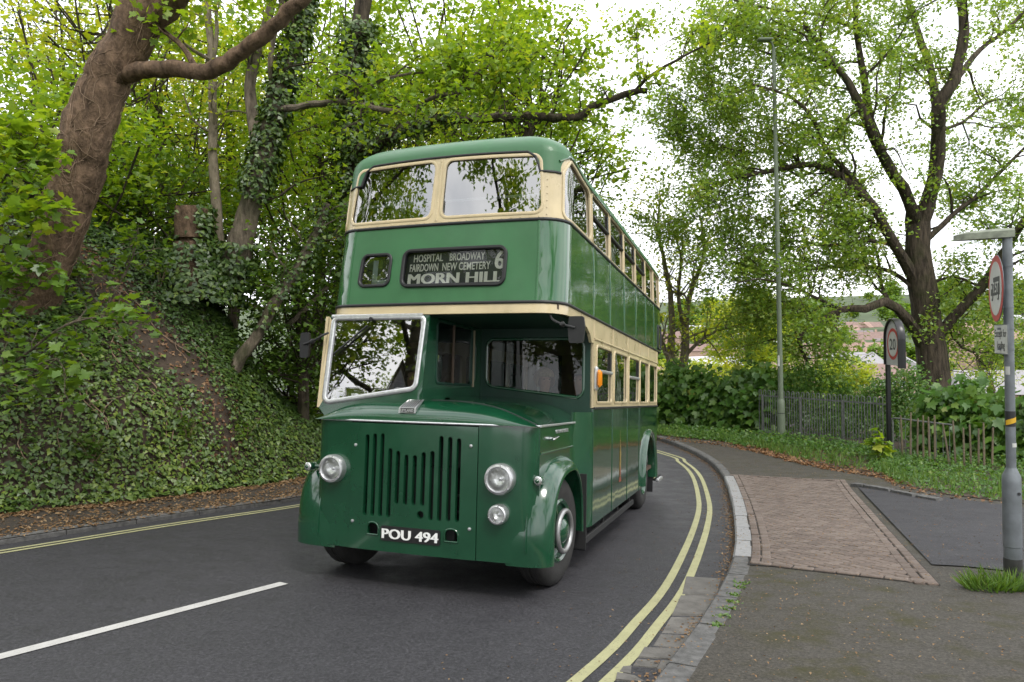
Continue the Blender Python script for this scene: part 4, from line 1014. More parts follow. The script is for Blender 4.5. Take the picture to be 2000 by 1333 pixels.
# maker's badge on the bonnet
bc = bonnet(-0.135, -0.70); mb = MB()
S = [(-0.085, -0.745, 1.575), (0.085, -0.745, 1.575), (0.085, -0.735, 1.625), (-0.085, -0.735, 1.625), (-0.065, -0.60, 1.695), (0.075, -0.60, 1.695), (0.075, -0.55, 1.70), (-0.065, -0.55, 1.70)]
S = [(x - 0.135, y, z) for x, y, z in S]
mb.add(S, [(0, 1, 2, 3), (3, 2, 5, 4), (4, 5, 6, 7), (0, 3, 4, 7), (1, 6, 5, 2), (0, 7, 6, 1)]); bd = mb.build('badge', M_ALU, bus)
for i in range(7):
    x = -0.195 + i * 0.021; mb = MB(); mb.tube([(x, -0.737, 1.627), (x + 0.006, -0.605, 1.697)], 0.004, 5); mb.build('badge_rib', M_CHROME, bd)
mb = MB(); mb.add([(-0.205, -0.7475, 1.580), (-0.065, -0.7475, 1.580), (-0.065, -0.739, 1.620), (-0.205, -0.739, 1.620)], [(0, 1, 2, 3)]); mb.build('badge_plate', M_BLK, bd)
text_mesh('LEYLAND', 0.034, lambda x, y, z: np.array((-0.2 + x, -0.7495 + y * 0.2 - z, 1.588 + y)), M_ALU, bd, width=0.13, bold=0.0006, ext=0.0008)
text_mesh('LEYLAND DIESEL', 0.045, lambda x, y, z: np.array((1.100 + z, -0.13 + x, 1.415 + y)), M_ALU, bus, name='side_lettering', width=0.46, bold=0.001, ext=0.003)
mb = MB(); mb.tube([(1.10, -0.34, 1.375), (1.135, -0.34, 1.375)], 0.015, 8); mb.tube([(1.135, -0.38, 1.37), (1.14, -0.34, 1.375), (1.14, -0.18, 1.39)], [0.012, 0.014, 0.006], 8); mb.build('bonnet_catch', M_CHROME, bus)
# amber indicator, mirrors
mb = MB(); mb.box((1.235, 0.955, 1.96), (0.05, 0.09, 0.26), bevel=0.02); ind = mb.build('indicator', M_ALU, bus)
mb = MB(); mb.box((1.27, 0.955, 1.96), (0.06, 0.085, 0.19), bevel=0.025); mb.build('amber_lens', M_AMBER, ind)
def mirror(c, arm, w, h):
    mb = MB(); L = rpoly([(-w * 0.9, -h), (w * 0.9, -h), (w * 1.08, h * 0.2), (w * 0.9, h), (-w * 0.9, h), (-w * 1.08, h * 0.2)], 0.02)
    mb.prism([np.array(c) + np.array((a, -0.012, b)) for a, b in L], (0, 0.03, 0)); m_ = mb.build('mirror', M_BLK, bus)
    mb = MB(); mb.tube(catmull(arm, 0.05), 0.012, 8); mb.lathe([(0.022, -0.02), (0.026, 0), (0.022, 0.02)], arm[len(arm) // 2], (0.7, 0, 0.5), 10, cap=True); mb.build('mirror_arm', M_BLK, m_)
    mb = MB(); L2 = [(a * 0.92, b * 0.94) for a, b in L]; mb.poly([np.array(c) + np.array((a, 0.0195, b)) for a, b in L2]); mb.build('mirror_glass', M_CHROME, m_)
mirror((-1.345, -0.62, 2.205), [(-1.13, -0.555, 2.33), (-1.14, -0.63, 2.30), (-1.24, -0.65, 2.24), (-1.345, -0.635, 2.215)], 0.052, 0.125)
mirror((1.37, -0.50, 2.345), [(1.10, -0.40, 2.49), (1.14, -0.46, 2.44), (1.25, -0.52, 2.39), (1.36, -0.52, 2.36)], 0.072, 0.118)
# wheels
def wheel(x, y, sg, steer=0.0, dual=False):
    ax = np.array((sg * math.cos(steer), sg * math.sin(steer), 0)); c = np.array((x, y, 0.505))
    w = 0.14 if not dual else 0.30; r = 0.505
    mb = MB(); mb.lathe([(0.29, -w), (0.36, -w - 0.008), (0.44, -w + 0.0), (0.485, -w + 0.03), (r, -w + 0.06), (r, -0.01), (r - 0.012, -0.005), (r - 0.012, 0.005), (r, 0.01), (r, w - 0.06), (0.485, w - 0.03), (0.44, w), (0.36, w + 0.008), (0.29, w - 0.01)], c, ax, 44); whl = mb.build('wheel', M_TYRE, bus)
    grooves = MB()
    for g in (-0.045, 0.045): grooves.lathe([(r + 0.001, w * 0.5 + g - 0.004), (r + 0.0015, w * 0.5 + g + 0.004)] if False else [(r + 0.001, g - 0.004), (r + 0.001, g + 0.004)], c, ax, 44)
    grooves.build('tread_groove', M_BLK, whl)
    if not dual: pr = [(0.30, w - 0.012), (0.275, w + 0.004), (0.25, w - 0.01), (0.235, w - 0.06), (0.20, w - 0.075), (0.12, w - 0.06), (0.11, w + 0.03), (0.07, w + 0.06), (0.0, w + 0.065)]
    else: pr = [(0.30, w - 0.012), (0.275, w + 0.004), (0.25, w - 0.02), (0.23, w - 0.14), (0.16, w - 0.16), (0.14, w - 0.05), (0.08, w - 0.03), (0.0, w - 0.03)]
    mb = MB(); mb.lathe(pr, c, ax, 36); mb.build('rim', M_GRN_L, whl)
    mb = MB(); e1_ = np.cross(ax, (0, 0, 1.0)); e2_ = np.array((0, 0, 1.0))
    for k in range(10):
        t = k * 2 * math.pi / 10; rr_ = 0.17 if not dual else 0.19; p = c + ax * (w - 0.075 if not dual else w - 0.16) + rr_ * (math.cos(t) * e1_ + math.sin(t) * e2_); mb.lathe([(0.017, 0), (0.017, 0.03), (0, 0.032)], p, ax, 6)
    mb.build('wheel_nuts', M_CHASSIS, whl)
    if not dual:
        mb = MB(); o_ = c + ax * (w + 0.035); mb.tube([o_ + 0.185 * (math.cos(t) * e1_ + math.sin(t) * e2_) for t in np.linspace(0, 2 * math.pi, 33)[:-1]], 0.026, 10, closed=True); mb.build('guard_ring', M_RING, whl)
wheel(0.985, 0.02, 1, R(-5)); wheel(-1.06, 0.02, -1, R(-5)); wheel(0.84, 5.08, 1, 0, True); wheel(-0.84, 5.08, -1, 0, True)
# chassis under the floor, seats
mb = MB(); mb.box((0, 3.2, 0.48), (1.5, 5.6, 0.22)); mb.box((0, 0.0, 0.5), (1.5, 0.14, 0.14)); mb.box((0, -0.2, 0.75), (0.7, 1.0, 0.7)); mb.box((0.0, 1.2, 0.45), (1.9, 0.05, 0.3)); mb.build('chassis', M_CHASSIS, bus)
def seat(x, y, z, w=0.85):
    mb = MB(); mb.box((x, y, z + 0.42), (w, 0.42, 0.12), bevel=0.04); mb.box((x, y + 0.22, z + 0.68), (w, 0.09, 0.55), bevel=0.04); mb.box((x, y, z + 0.2), (0.06, 0.3, 0.4)); s_ = mb.build('seat', M_SEAT, bus)
    mb = MB(); mb.tube([(x - w / 2, y + 0.24, z + 0.55), (x - w / 2, y + 0.24, z + 0.97), (x + w / 2, y + 0.24, z + 0.97), (x + w / 2, y + 0.24, z + 0.55)], 0.014, 6); mb.build('seat_rail', M_ALU, s_)
for y in (1.55, 2.35, 3.15, 3.95, 4.75):
    seat(-0.70, y, 0.65); seat(0.70, y, 0.65)
for y in (0.75, 1.55, 2.35, 3.15, 3.95, 4.75, 5.55): seat(0.35, y, 2.58, 1.5)
for (xa, xb) in ((-1.08, 1.08),):
    mb = MB(); mb.tube([(xa, -0.12, 3.70), (xb, -0.12, 3.70)], 0.014, 6); mb.build('window_rail', M_WLET, bus)
# gilt figure on the nearside
mb = MB(); X0 = W + 0.003; Y0 = 2.52
fig = [(-0.045, 0.62), (0.045, 0.62), (0.05, 0.70), (0.075, 0.86), (0.06, 0.95), (0.085, 1.03), (0.05, 1.10), (0.03, 1.13), (0.028, 1.17), (0.012, 1.19), (0.010, 1.25), (0.028, 1.255), (0.028, 1.265), (0.006, 1.268), (0.004, 1.45), (-0.004, 1.45), (-0.006, 1.268), (-0.028, 1.265), (-0.028, 1.255), (-0.012, 1.25), (-0.014, 1.19), (-0.028, 1.17), (-0.03, 1.12), (-0.06, 1.06), (-0.05, 0.95), (-0.07, 0.80)]
eb = lambda b: 0.70 + (b - 0.52) * 0.70
mb.prism([(X0, Y0 + a * 0.75, eb(b)) for a, b in fig], (0.001, 0, 0)); em = mb.build('emblem', M_GOLD, bus)
mb = MB(); mb.prism([(X0, Y0 + a * 0.75, eb(b)) for a, b in ((-0.11, 0.52), (0.11, 0.52), (0.085, 0.56), (0.075, 0.61), (-0.075, 0.61), (-0.085, 0.56))], (0.001, 0, 0)); mb.prism([(X0 + 0.0012, Y0 + a * 0.75, eb(b)) for a, b in ((-0.05, 0.64), (0.05, 0.64), (0.02, 0.8), (-0.02, 0.8))], (0.001, 0, 0)); mb.build('emblem_base', M_RED, em)
# ------------------------------------------------------------ plants
def unit(v): return v / (np.linalg.norm(v, axis=-1, keepdims=True) + 1e-9)
T_DIAMOND = (np.array([(0, 0, 0), (0.36, 0.42, 0.10), (0, 1, -0.04), (-0.36, 0.42, 0.10)]), np.array([(0, 1, 2), (0, 2, 3)]))
T_TRI = (np.array([(0, 0.34, 0), (0, -0.02, 0), (0.30, 0.05, 0.05), (0.55, 0.42, 0.10), (0.27, 0.52, 0.05), (0, 1.0, -0.10), (-0.27, 0.52, 0.05), (-0.55, 0.42, 0.10), (-0.30, 0.05, 0.05)]),
         np.array([(0, 1, 2), (0, 2, 3), (0, 3, 4), (0, 4, 5), (0, 5, 6), (0, 6, 7), (0, 7, 8), (0, 8, 1)]))
T_MID = (np.array([(0, 0.05, 0), (0.52, 0.36, 0.10), (0.20, 0.55, 0.02), (0, 1.0, -0.08), (-0.20, 0.55, 0.02), (-0.52, 0.36, 0.10)]), np.array([(0, 1, 2), (0, 2, 3), (0, 3, 4), (0, 4, 5)]))
_sy = [(0.0, 0.0), (0.16, -0.07), (0.42, 0.02), (0.34, 0.16), (0.62, 0.44), (0.45, 0.48), (0.42, 0.62), (0.22, 0.58), (0.16, 0.80), (0.0, 1.05)]
_sy = _sy + [(-x, y) for x, y in _sy[-2:0:-1]]
T_SYC = (np.array([(0, 0.34, 0.0)] + [(x, y, 0.10 * abs(x) - 0.12 * max(0, y - 0.5)) for x, y in _sy]), np.array([(0, 1 + i, 1 + (i + 1) % len(_sy)) for i in range(len(_sy))]))
T_IVY = (np.array([(0, 0.38, 0.03), (0, 0, 0), (0.42, 0.06, 0), (0.30, 0.46, 0), (0, 1.0, -0.06), (-0.30, 0.46, 0), (-0.42, 0.06, 0)]), np.array([(0, 1, 2), (0, 2, 3), (0, 3, 4), (0, 4, 5), (0, 5, 6), (0, 6, 1)]))
T_BLADE = (np.array([(-0.04, 0, 0), (0.04, 0, 0), (0.025, 0.6, 0.06), (0, 1, 0.2), (-0.025, 0.6, 0.06)]), np.array([(0, 1, 2), (0, 2, 4), (4, 2, 3)]))
def leaf_mesh(name, P, N, size, tpl, tint=None, rng=RNG, D=None):
    P = np.asarray(P, float); n = len(P); N = unit(np.asarray(N, float) + 1e-6)
    r = unit(rng.normal(size=(n, 3)) if D is None else D + 0.25 * rng.normal(size=(n, 3))); E2 = unit(r - N * (r * N).sum(1, keepdims=True)); E1 = np.cross(E2, N)
    s = np.broadcast_to(np.asarray(size, float), (n,))[:, None, None]
    T, F = tpl; k = len(T)
    asp = (rng.uniform(0.8, 1.15, n))[:, None, None]
    V = P[:, None, :] + s * (asp * T[None, :, 0:1] * E1[:, None, :] + T[None, :, 1:2] * E2[:, None, :] + T[None, :, 2:3] * rng.uniform(0.3, 2.2, (n, 1, 1)) * N[:, None, :])
    Fi = (F[None] + (np.arange(n) * k)[:, None, None]).reshape(-1, 3)
    t = np.repeat(np.clip(tint if tint is not None else rng.beta(2.2, 2.2, n), 0, 1), k)
    return mesh_np(name, V.reshape(-1, 3), Fi, t)
def leaf_obj(name, P, N, size, tpl, mat, parent=None, tint=None, rng=RNG, kind=None, D=None):
    o_ = off_of(parent)
    o = obj_mesh(name, leaf_mesh(name, np.asarray(P) - o_, N, size, tpl, tint, rng, D), mat, parent)
    if kind: o['kind'] = kind
    return o
def ellipsoid_clumps(c, r, n, rng, shell=0.55):
    d = unit(rng.normal(size=(n, 3))); q = rng.uniform(0, 1, n) ** (1 / 3); q = np.where(rng.uniform(size=n) < shell, 1 - 0.3 * rng.uniform(size=n) ** 1.5, q)
    lump = 1 + 0.22 * np.sin(3.1 * d[:, 0] + 2.3 * d[:, 2] * 2 + rng.uniform(0, 6)) * np.cos(2.7 * d[:, 1] + 3 * d[:, 2])
    return np.asarray(c) + d * (q * lump)[:, None] * np.asarray(r)
def spray(C, per, rad, rng, flat=0.35, jit=0.5):
    """leaf sprays: flattened clumps round each centre"""
    n = len(C); k = rng.poisson(per, n); idx = np.repeat(np.arange(n), k); m = len(idx)
    rr_ = rng.uniform(0.6, 1.35, n)[idx] * rad
    d = rng.normal(size=(m, 3)) * 0.5; d[:, 2] *= flat
    tilt = rng.normal(size=(n, 2)) * 0.35; d[:, 2] += d[:, 0] * tilt[idx, 0] + d[:, 1] * tilt[idx, 1]
    P = C[idx] + d * rr_[:, None]
    N = np.array((0, 0, 1.0)) + rng.normal(size=(m, 3)) * jit
    base = rng.beta(2, 2, n)[idx]
    return P, N, np.clip(base * 0.65 + 0.35 * rng.uniform(size=m), 0, 1)
class Tree:
    def __init__(s, name, base, label, cat='tree', group=None, seed=1):
        s.root = tag(empty(name, base), label, cat, group); s.rng = np.random.default_rng(seed); s.wood = MB(); s.twig = MB(); s.tips = []; s.limbs = []
    def limb(s, pts, r0, r1, n=10, step=0.35, trunk=False, wob=0.02):
        P = catmull([at(*p) if isinstance(p, tuple) else p for p in pts], step); m = len(P); t = np.linspace(0, 1, m)
        rad = r0 + (r1 - r0) * t; rad = rad * (1 + 0.05 * np.sin(np.cumsum(np.r_[0, np.linalg.norm(np.diff(P, axis=0), axis=1)]) / np.maximum(rad, 0.02) * 0.7 + s.rng.uniform(0, 6)))
        P = P + s.rng.normal(size=P.shape) * wob * np.minimum(1, rad[:, None] * 6)
        s.wood.tube(P, rad, n, lump=0.05 if r0 > 0.1 else 0.0); s.limbs.append((P, rad)); return P, rad
    def grow(s, P, rad, n_sub, length, n_twig, tw_len, up=0.25, t0=0.25, out=None, droop=0.0, sides=5):
        rng = s.rng; m = len(P)
        for _ in range(n_sub):
            t = rng.uniform(t0, 1.0) if rng.uniform() > 0.12 else 1.0; i = min(m - 2, int(t * (m - 1))); tan = unit(P[i + 1] - P[i]); d = rng.normal(size=3); d -= tan * (d @ tan); d = unit(d)
            d = unit(d * 0.9 + tan * rng.uniform(0.2, 1.0) + np.array((0, 0, up)) + (0 if out is None else np.asarray(out) * 0.6))
            L = length * rng.uniform(0.5, 1.15) * (1.1 - 0.45 * t); Q = s._path(P[i], d, L, 6, 0.28, up * 0.3 - droop)
            r = max(0.008, min(rad[i] * 0.55, 0.012 + 0.016 * L)); s.twig.tube(Q, np.linspace(r, 0.006, len(Q)), sides, cap=False)
            for _k in range(n_twig):
                j = rng.integers(1, len(Q)); tq = unit(Q[j] - Q[j - 1]); dd = unit(rng.normal(size=3) * 0.9 + tq * 0.7 + np.array((0, 0, 0.15 - droop)))
                Tq = s._path(Q[j], dd, tw_len * rng.uniform(0.5, 1.2), 4, 0.3, -droop); s.twig.tube(Tq, np.linspace(0.006, 0.0025, len(Tq)), 3, cap=False); s.tips.append(Tq)
    def _path(s, p, d, L, k, wig, bend):
        out = [np.array(p)]; d = np.array(d)
        for _ in range(k): d = unit(d + s.rng.normal(size=3) * wig + np.array((0, 0, bend * 0.35))); out.append(out[-1] + d * L / k)
        return np.array(out)
    def leaves(s, per, size, tpl, mat, spread=0.14, jit=0.6, extra=None, name='crown', keep=None):
        rng = s.rng; Ps, Ns, Ti = [], [], []
        if s.tips:
            T = np.array(s.tips); n = len(T); k = rng.poisson(per, n); idx = np.repeat(np.arange(n), k); m = len(idx); f = rng.uniform(0.15, 1, m) * (T.shape[1] - 1); i = np.minimum(f.astype(int), T.shape[1] - 2); w = (f - i)[:, None]
            Ps.append(T[idx, i] * (1 - w) + T[idx, i + 1] * w + rng.normal(size=(m, 3)) * spread); Ns.append(np.array((0, 0, 1.0)) + rng.normal(size=(m, 3)) * jit); Ti.append(np.clip(0.6 * rng.beta(2, 2, n)[idx] + 0.4 * rng.uniform(size=m), 0, 1))
        if extra is not None: Ps.append(extra[0]); Ns.append(extra[1]); Ti.append(extra[2])
        P, N, t = np.concatenate(Ps), np.concatenate(Ns), np.concatenate(Ti)
        if keep is not None: k = keep(P); P, N, t = P[k], N[k], t[k]
        return leaf_obj(name, P, N, size * rng.uniform(0.6, 1.25, len(P)), tpl, mat, s.root, t, rng)
    def done(s, bark, twigmat=None):
        w = s.wood.build('trunk', bark, s.root)
        if s.twig.v: tag(s.twig.build('branches', twigmat or bark, s.root), kind='stuff')
        return w
def on_tube(P, rad, n, rng, t0=0, t1=1, out=1.0, bias=None):
    """points and normals scattered on a limb's surface"""
    m = len(P); f = rng.uniform(t0, t1, n) * (m - 1); i = np.minimum(f.astype(int), m - 2); w = (f - i)[:, None]
    C = P[i] * (1 - w) + P[i + 1] * w; T = unit(P[i + 1] - P[i]); d = rng.normal(size=(n, 3)); d -= T * (d * T).sum(1, keepdims=True); d = unit(d)
    r = (np.asarray(rad)[i] * out)[:, None]
    return C + d * r, d

L_BRIGHT = leafmat('sycamore_leaf', [(0.0, (0.075, 0.155, 0.013)), (0.4, (0.165, 0.290, 0.024)), (0.75, (0.265, 0.38, 0.034)), (1.0, (0.40, 0.41, 0.06))], 0.52, 0.03)
L_MID = leafmat('woodland_leaf', [(0.0, (0.045, 0.100, 0.013)), (0.5, (0.100, 0.195, 0.022)), (1.0, (0.185, 0.29, 0.035))], 0.45, 0.035)
L_YEL = leafmat('spring_yellow_leaf', [(0.0, (0.19, 0.28, 0.022)), (0.55, (0.33, 0.42, 0.04)), (1.0, (0.48, 0.44, 0.08))], 0.52, 0.03)
L_RIGHT = leafmat('elm_leaf', [(0.0, (0.095, 0.185, 0.028)), (0.5, (0.185, 0.305, 0.050)), (0.82, (0.275, 0.37, 0.085)), (1.0, (0.34, 0.28, 0.11))], 0.5, 0.03)
L_IVY = leafmat('ivy_leaf', [(0.0, (0.022, 0.050, 0.011)), (0.5, (0.056, 0.108, 0.019)), (0.85, (0.110, 0.172, 0.026)), (1.0, (0.19, 0.25, 0.035))], 0.18, 0.045, rough=0.42)
L_HEDGE = leafmat('hedge_leaf', [(0.0, (0.030, 0.085, 0.012)), (0.5, (0.070, 0.165, 0.022)), (0.88, (0.15, 0.245, 0.035)), (1.0, (0.25, 0.20, 0.05))], 0.38, 0.03)
L_GRASS = leafmat('grass_blade', [(0.0, (0.05, 0.10, 0.018)), (0.6, (0.10, 0.20, 0.03)), (1.0, (0.19, 0.26, 0.06))], 0.35, 0.04)
L_DARK = leafmat('dark_shaded_leaf', [(0.0, (0.034, 0.080, 0.012)), (1.0, (0.115, 0.20, 0.025))], 0.3, 0.03)  # darker leaf green paints woodland shade into the understorey and far trees
BK_BROWN = barkmat('brown_bark', (0.060, 0.040, 0.027), (0.22, 0.145, 0.096), 9.0, 0.5, bstr=1.0)
BK_GREY = barkmat('grey_bark', (0.055, 0.045, 0.033), (0.19, 0.155, 0.115), 10, 0.25, moss=(0.055, 0.06, 0.025))
BK_DARK = barkmat('dark_mossy_bark', (0.020, 0.016, 0.012), (0.105, 0.082, 0.060), 12, 0.18, moss=(0.040, 0.042, 0.018), bstr=1.2)
BK_PALE = barkmat('pale_bark', (0.10, 0.085, 0.06), (0.27, 0.225, 0.165), 8, 0.4)
BK_STEM = simple('dry_stem', (0.22, 0.15, 0.10), 0.9, var=0.35, scale=12)

# --- big leaning tree on the bank
t = Tree('leaning_tree', at(60, 640, 11.3), 'big brown leaning trunk wrapped in dead ivy stems on the bank', seed=3)
TP, TR = t.limb([(20, 700, 11.3), (60, 600, 11.2), (100, 500, 11.1), (140, 380, 11.0), (172, 260, 10.9), (205, 165, 10.9), (250, 85, 10.9), (290, 0, 10.9), (330, -90, 10.9)], 0.35, 0.335, 24, 0.12, wob=0.012)
LA = t.limb([(225, 148, 10.9), (270, 140, 10.7), (330, 133, 10.5), (395, 142, 10.3), (460, 112, 10.1), (520, 62, 9.9), (590, 0, 9.7), (660, -70, 9.5)], 0.135, 0.085, 14, 0.12)
LB = t.limb([(270, 50, 10.9), (320, 15, 10.8), (365, -25, 10.6), (420, -90, 10.4)], 0.22, 0.13, 12, 0.2)
LC = t.limb([(385, 137, 10.3), (360, 95, 10.6), (320, 60, 11.0), (290, 20, 11.6)], 0.05, 0.02, 6, 0.2)
t.grow(*LB, 5, 1.6, 5, 0.6); t.grow(*LC, 5, 1.2, 4, 0.5)
t.leaves(16, 0.12, T_SYC, L_BRIGHT, 0.16)
t.done(BK_BROWN)
rng = t.rng; mb = MB()
TS = np.r_[0, np.cumsum(np.linalg.norm(np.diff(TP, axis=0), axis=1))]
for k in range(75):                                      # dead ivy stems clinging to the bark
    a_ = rng.uniform(0, 2 * math.pi); s_ = rng.uniform(0, TS[-1] * 0.85); hd_ = rng.normal() * 0.75; P = []
    for _ in range(int(rng.uniform(12, 50))):
        s_ += 0.07 * math.cos(hd_); hd_ += rng.normal() * 0.28 - hd_ * 0.05
        if not 0 < s_ < TS[-1] - 0.05: break
        i = int(np.searchsorted(TS, s_)) - 1; w = (s_ - TS[i]) / (TS[i + 1] - TS[i]); c = TP[i] * (1 - w) + TP[i + 1] * w; r0_ = TR[i] * (1 - w) + TR[i + 1] * w
        a_ += 0.07 * math.sin(hd_) / r0_; tan = unit(TP[i + 1] - TP[i]); u = unit(np.cross(tan, (0, 1.0, 0))); w_ = np.cross(tan, u)
        P.append(c + (r0_ + 0.006) * (math.cos(a_) * u + math.sin(a_) * w_))
    if len(P) > 5: mb.tube(P, np.linspace(1, 0.6, len(P)) * rng.uniform(0.003, 0.0065), 5, cap=False)
tag(mb.build('ivy_stems', BK_STEM, t.root), kind='stuff')

# --- ivy carpet, litter and bare scrape on the bank
def bank_nrm(s, d):
    e = 0.05; a = bank_pt(s + e, d) - bank_pt(s - e, d); b = bank_pt(s, d + e) - bank_pt(s, np.maximum(d - e, 0)); n = np.cross(a, b); n *= np.sign(n[:, 2:3]); return unit(n)
SC = S_CORNER
n = 100000
s = RNG.uniform(SC - 6.8, SC + 4.5, n); d = RNG.uniform(0, 1, n) ** 0.9 * 4.6
scar = np.exp(-((s - (SC + 0.15 - 0.42 * d)) / (0.30 + 0.10 * d)) ** 2) * sstep(0.15, 0.5, d) * (1 - sstep(2.9, 3.6, d))
scar2 = np.exp(-((s - (SC - 2.2 + 0.15 * fbm(d, s, 1.0, 4))) / 0.5) ** 2) * sstep(1.5, 2.2, d) * (1 - sstep(3.0, 3.8, d)) * 0.75
thin = np.clip(0.8 * fbm(s * 1.0, d, 1.7, 33) - 0.4, 0, 0.6)
k = RNG.uniform(size=n) > np.clip(scar + scar2 * 0.9 + thin, 0, 0.97)
s, d = s[k], d[k]; P = bank_pt(s, d); N = bank_nrm(s, d)
up = np.array((0, 0, 1.0)); N2 = unit(N + 0.45 * up + RNG.normal(size=P.shape) * 0.45)
patch = 0.5 + 0.5 * fbm(s, d, 1.3, 12)
tn = np.clip(0.22 + 0.25 * patch + 0.30 * (1 - d / 4.6) ** 2 + RNG.normal(size=len(s)) * 0.16, 0, 1)
ivy = leaf_obj('ivy', P + N * RNG.uniform(0.01, 0.11, (len(P), 1)), N2, 0.070 * RNG.uniform(0.45, 1.0, len(P)) * (1 + 0.9 * RNG.uniform(size=len(P)) ** 3), T_IVY, L_IVY, None, tn, D=np.tile((0, 0, -1.0), (len(P), 1)) * 0.5)
tag(ivy, 'dense dark ivy carpet covering the steep bank', 'ivy', kind='stuff')
n = 5000; s = RNG.uniform(SC - 6, SC + 2.5, n); d = RNG.uniform(0.1, 3.6, n); P = bank_pt(s, d); N = bank_nrm(s, d)
keep = np.exp(-((s - (SC + 0.15 - 0.42 * d)) / 0.6) ** 2) > RNG.uniform(size=n) * 0.9; 
tag(leaf_obj('leaf_litter', P[keep] + N[keep] * 0.02, N[keep] + RNG.normal(size=(keep.sum(), 3)) * 0.4, 0.07, T_MID, M_LITTER), 'brown dead leaves on the bare scrape of the bank', 'leaf litter', kind='stuff')
mb = MB()                                                 # twigs and roots in the scrape
for k in range(110):
    s0 = SC + RNG.uniform(-4.2, 1.6); d0 = RNG.uniform(0.3, 3.4); ds, dd_ = RNG.normal() * 0.25, RNG.normal() * 0.35
    q = np.linspace(0, 1, 6); P = bank_pt(s0 + ds * q + 0.06 * np.sin(q * 7), np.maximum(0.05, d0 + dd_ * q)) + bank_nrm(s0 + ds * q, np.maximum(0.06, d0 + dd_ * q)) * 0.05
    mb.tube(P, RNG.uniform(0.004, 0.011), 5, cap=False)
tag(tag(mb.build('fallen_twigs', BK_STEM), kind='stuff'), 'thin dry twigs and roots lying on the ivy bank', 'twigs')
# fringe of fresh weeds near the foot of the bank
def weeds(name, label, pts, h, spread, n, mat, size=0.07, seed=1, tpl=T_MID):
    r = np.random.default_rng(seed); root = tag(empty(name, pts), label, 'plant'); mb = MB(); PP, NN = [], []
    for k in range(n):
        a = r.uniform(0, 6.28); e = np.array((math.cos(a), math.sin(a), 0)) * spread * r.uniform(0.1, 1) + np.array((0, 0, h * r.uniform(0.5, 1)))
        Q = np.array([np.array(pts) + e * f + np.array((0, 0, 0.15 * h * math.sin(f * 3))) for f in np.linspace(0, 1, 6)]); mb.tube(Q, np.linspace(0.006, 0.002, 6), 4, cap=False)
        for f in np.linspace(0.25, 1, 9): PP.append(np.array(pts) + e * f + np.array((0, 0, 0.15 * h * math.sin(f * 3))) + r.normal(size=3) * 0.05); NN.append(np.array((0, 0, 1.0)) + r.normal(size=3) * 0.5)
    tag(mb.build('stems', BK_STEM, root), kind='stuff'); leaf_obj('leaves', np.array(PP), np.array(NN), size * r.uniform(0.6, 1.3, len(PP)), tpl, mat, root, rng=r)
    return root
def bpt(ds, d): return bank_pt(np.array([SC + ds]), np.array([d]))[0]
weeds('weed_clump', 'fresh green weeds sprouting low on the ivy bank beside the bus', bpt(-0.9, 0.5), 0.55, 0.35, 16, L_MID, 0.075, 5)
weeds('weed_clump', 'bright weeds growing at the foot of the bank by the bare scrape', bpt(0.5, 0.45), 0.5, 0.4, 14, L_MID, 0.08, 6)
weeds('weed_clump', 'leafy sprout halfway up the ivy bank', bpt(-1.2, 1.6), 0.5, 0.35, 12, L_MID, 0.07, 7)
weeds('weed_clump', 'tall thin grassy weed at the foot of the ivy bank', bpt(-2.4, 0.35), 0.5, 0.3, 22, L_GRASS, 0.10, 8, T_DIAMOND)

for k_, (ds_, d_, lb_) in enumerate([(-3.6, 0.9, 'nettle clump low on the bank left of the grassy weed'), (-5.0, 0.5, 'nettle clump at the foot of the bank near the photo edge'), (-2.0, 2.4, 'bramble shoots high on the ivy bank below the stump'), (-3.4, 2.9, 'bramble shoots under the leaning trunk'), (0.2, 2.2, 'bramble shoots hanging beside the bare scrape')]):
    weeds('bramble_clump', lb_, bpt(ds_, d_), 0.35 + 0.05 * k_, 0.45, 12, L_MID, 0.085, 120 + k_, T_TRI)
# --- tree stump with ivy
sp = at(374, 470, 14.2); st = tag(empty('tree_stump', sp), 'cut ivy-grown tree stump with a saw notch on top of the bank', 'stump')
mb = MB(); ph = np.linspace(0, 2 * math.pi, 29)[:-1]; prof = [(0.42, -1.2), (0.36, -0.5), (0.33, -0.05), (0.22, -0.04), (0.22, 0.02), (0.32, 0.03), (0.315, 0.55), (0.30, 0.66), (0.0, 0.67)]
vs = [(sp[0] + r * (1 + 0.05 * math.sin(5 * a) + 0.03 * math.sin(11 * a)) * math.cos(a), sp[1] + r * (1 + 0.05 * math.sin(5 * a) + 0.03 * math.sin(11 * a)) * math.sin(a), sp[2] + h) for r, h in prof for a in ph]
mb.add(vs, [(i * 28 + k, i * 28 + (k + 1) % 28, (i + 1) * 28 + (k + 1) % 28, (i + 1) * 28 + k) for i in range(len(prof) - 1) for k in range(28)], 0, True); mb.build('trunk', BK_BROWN, st)
rg = np.random.default_rng(4); n = 3600; a = np.where(rg.uniform(size=n) < 0.25, rg.uniform(-0.9, 1.6, n), rg.uniform(0, 6.28, n)); h = -1.3 + 1.95 * rg.uniform(size=n) ** 1.2; q = 0.36 + 0.12 * rg.uniform(size=n) + np.maximum(0, -h - 0.1) * 0.5
kk = ~((a > 1.2) & (a < 5.9) & (h > -0.15)); kk |= rg.uniform(size=n) < 0.05; a, h, q = a[kk], h[kk], q[kk]
leaf_obj('ivy', sp + np.stack([q * np.cos(a), q * np.sin(a), h], 1), np.stack([np.cos(a), np.sin(a), 0 * a + 0.5], 1) + rg.normal(size=(len(a), 3)) * 0.35, 0.10, T_IVY, L_IVY, st, rng=rg)

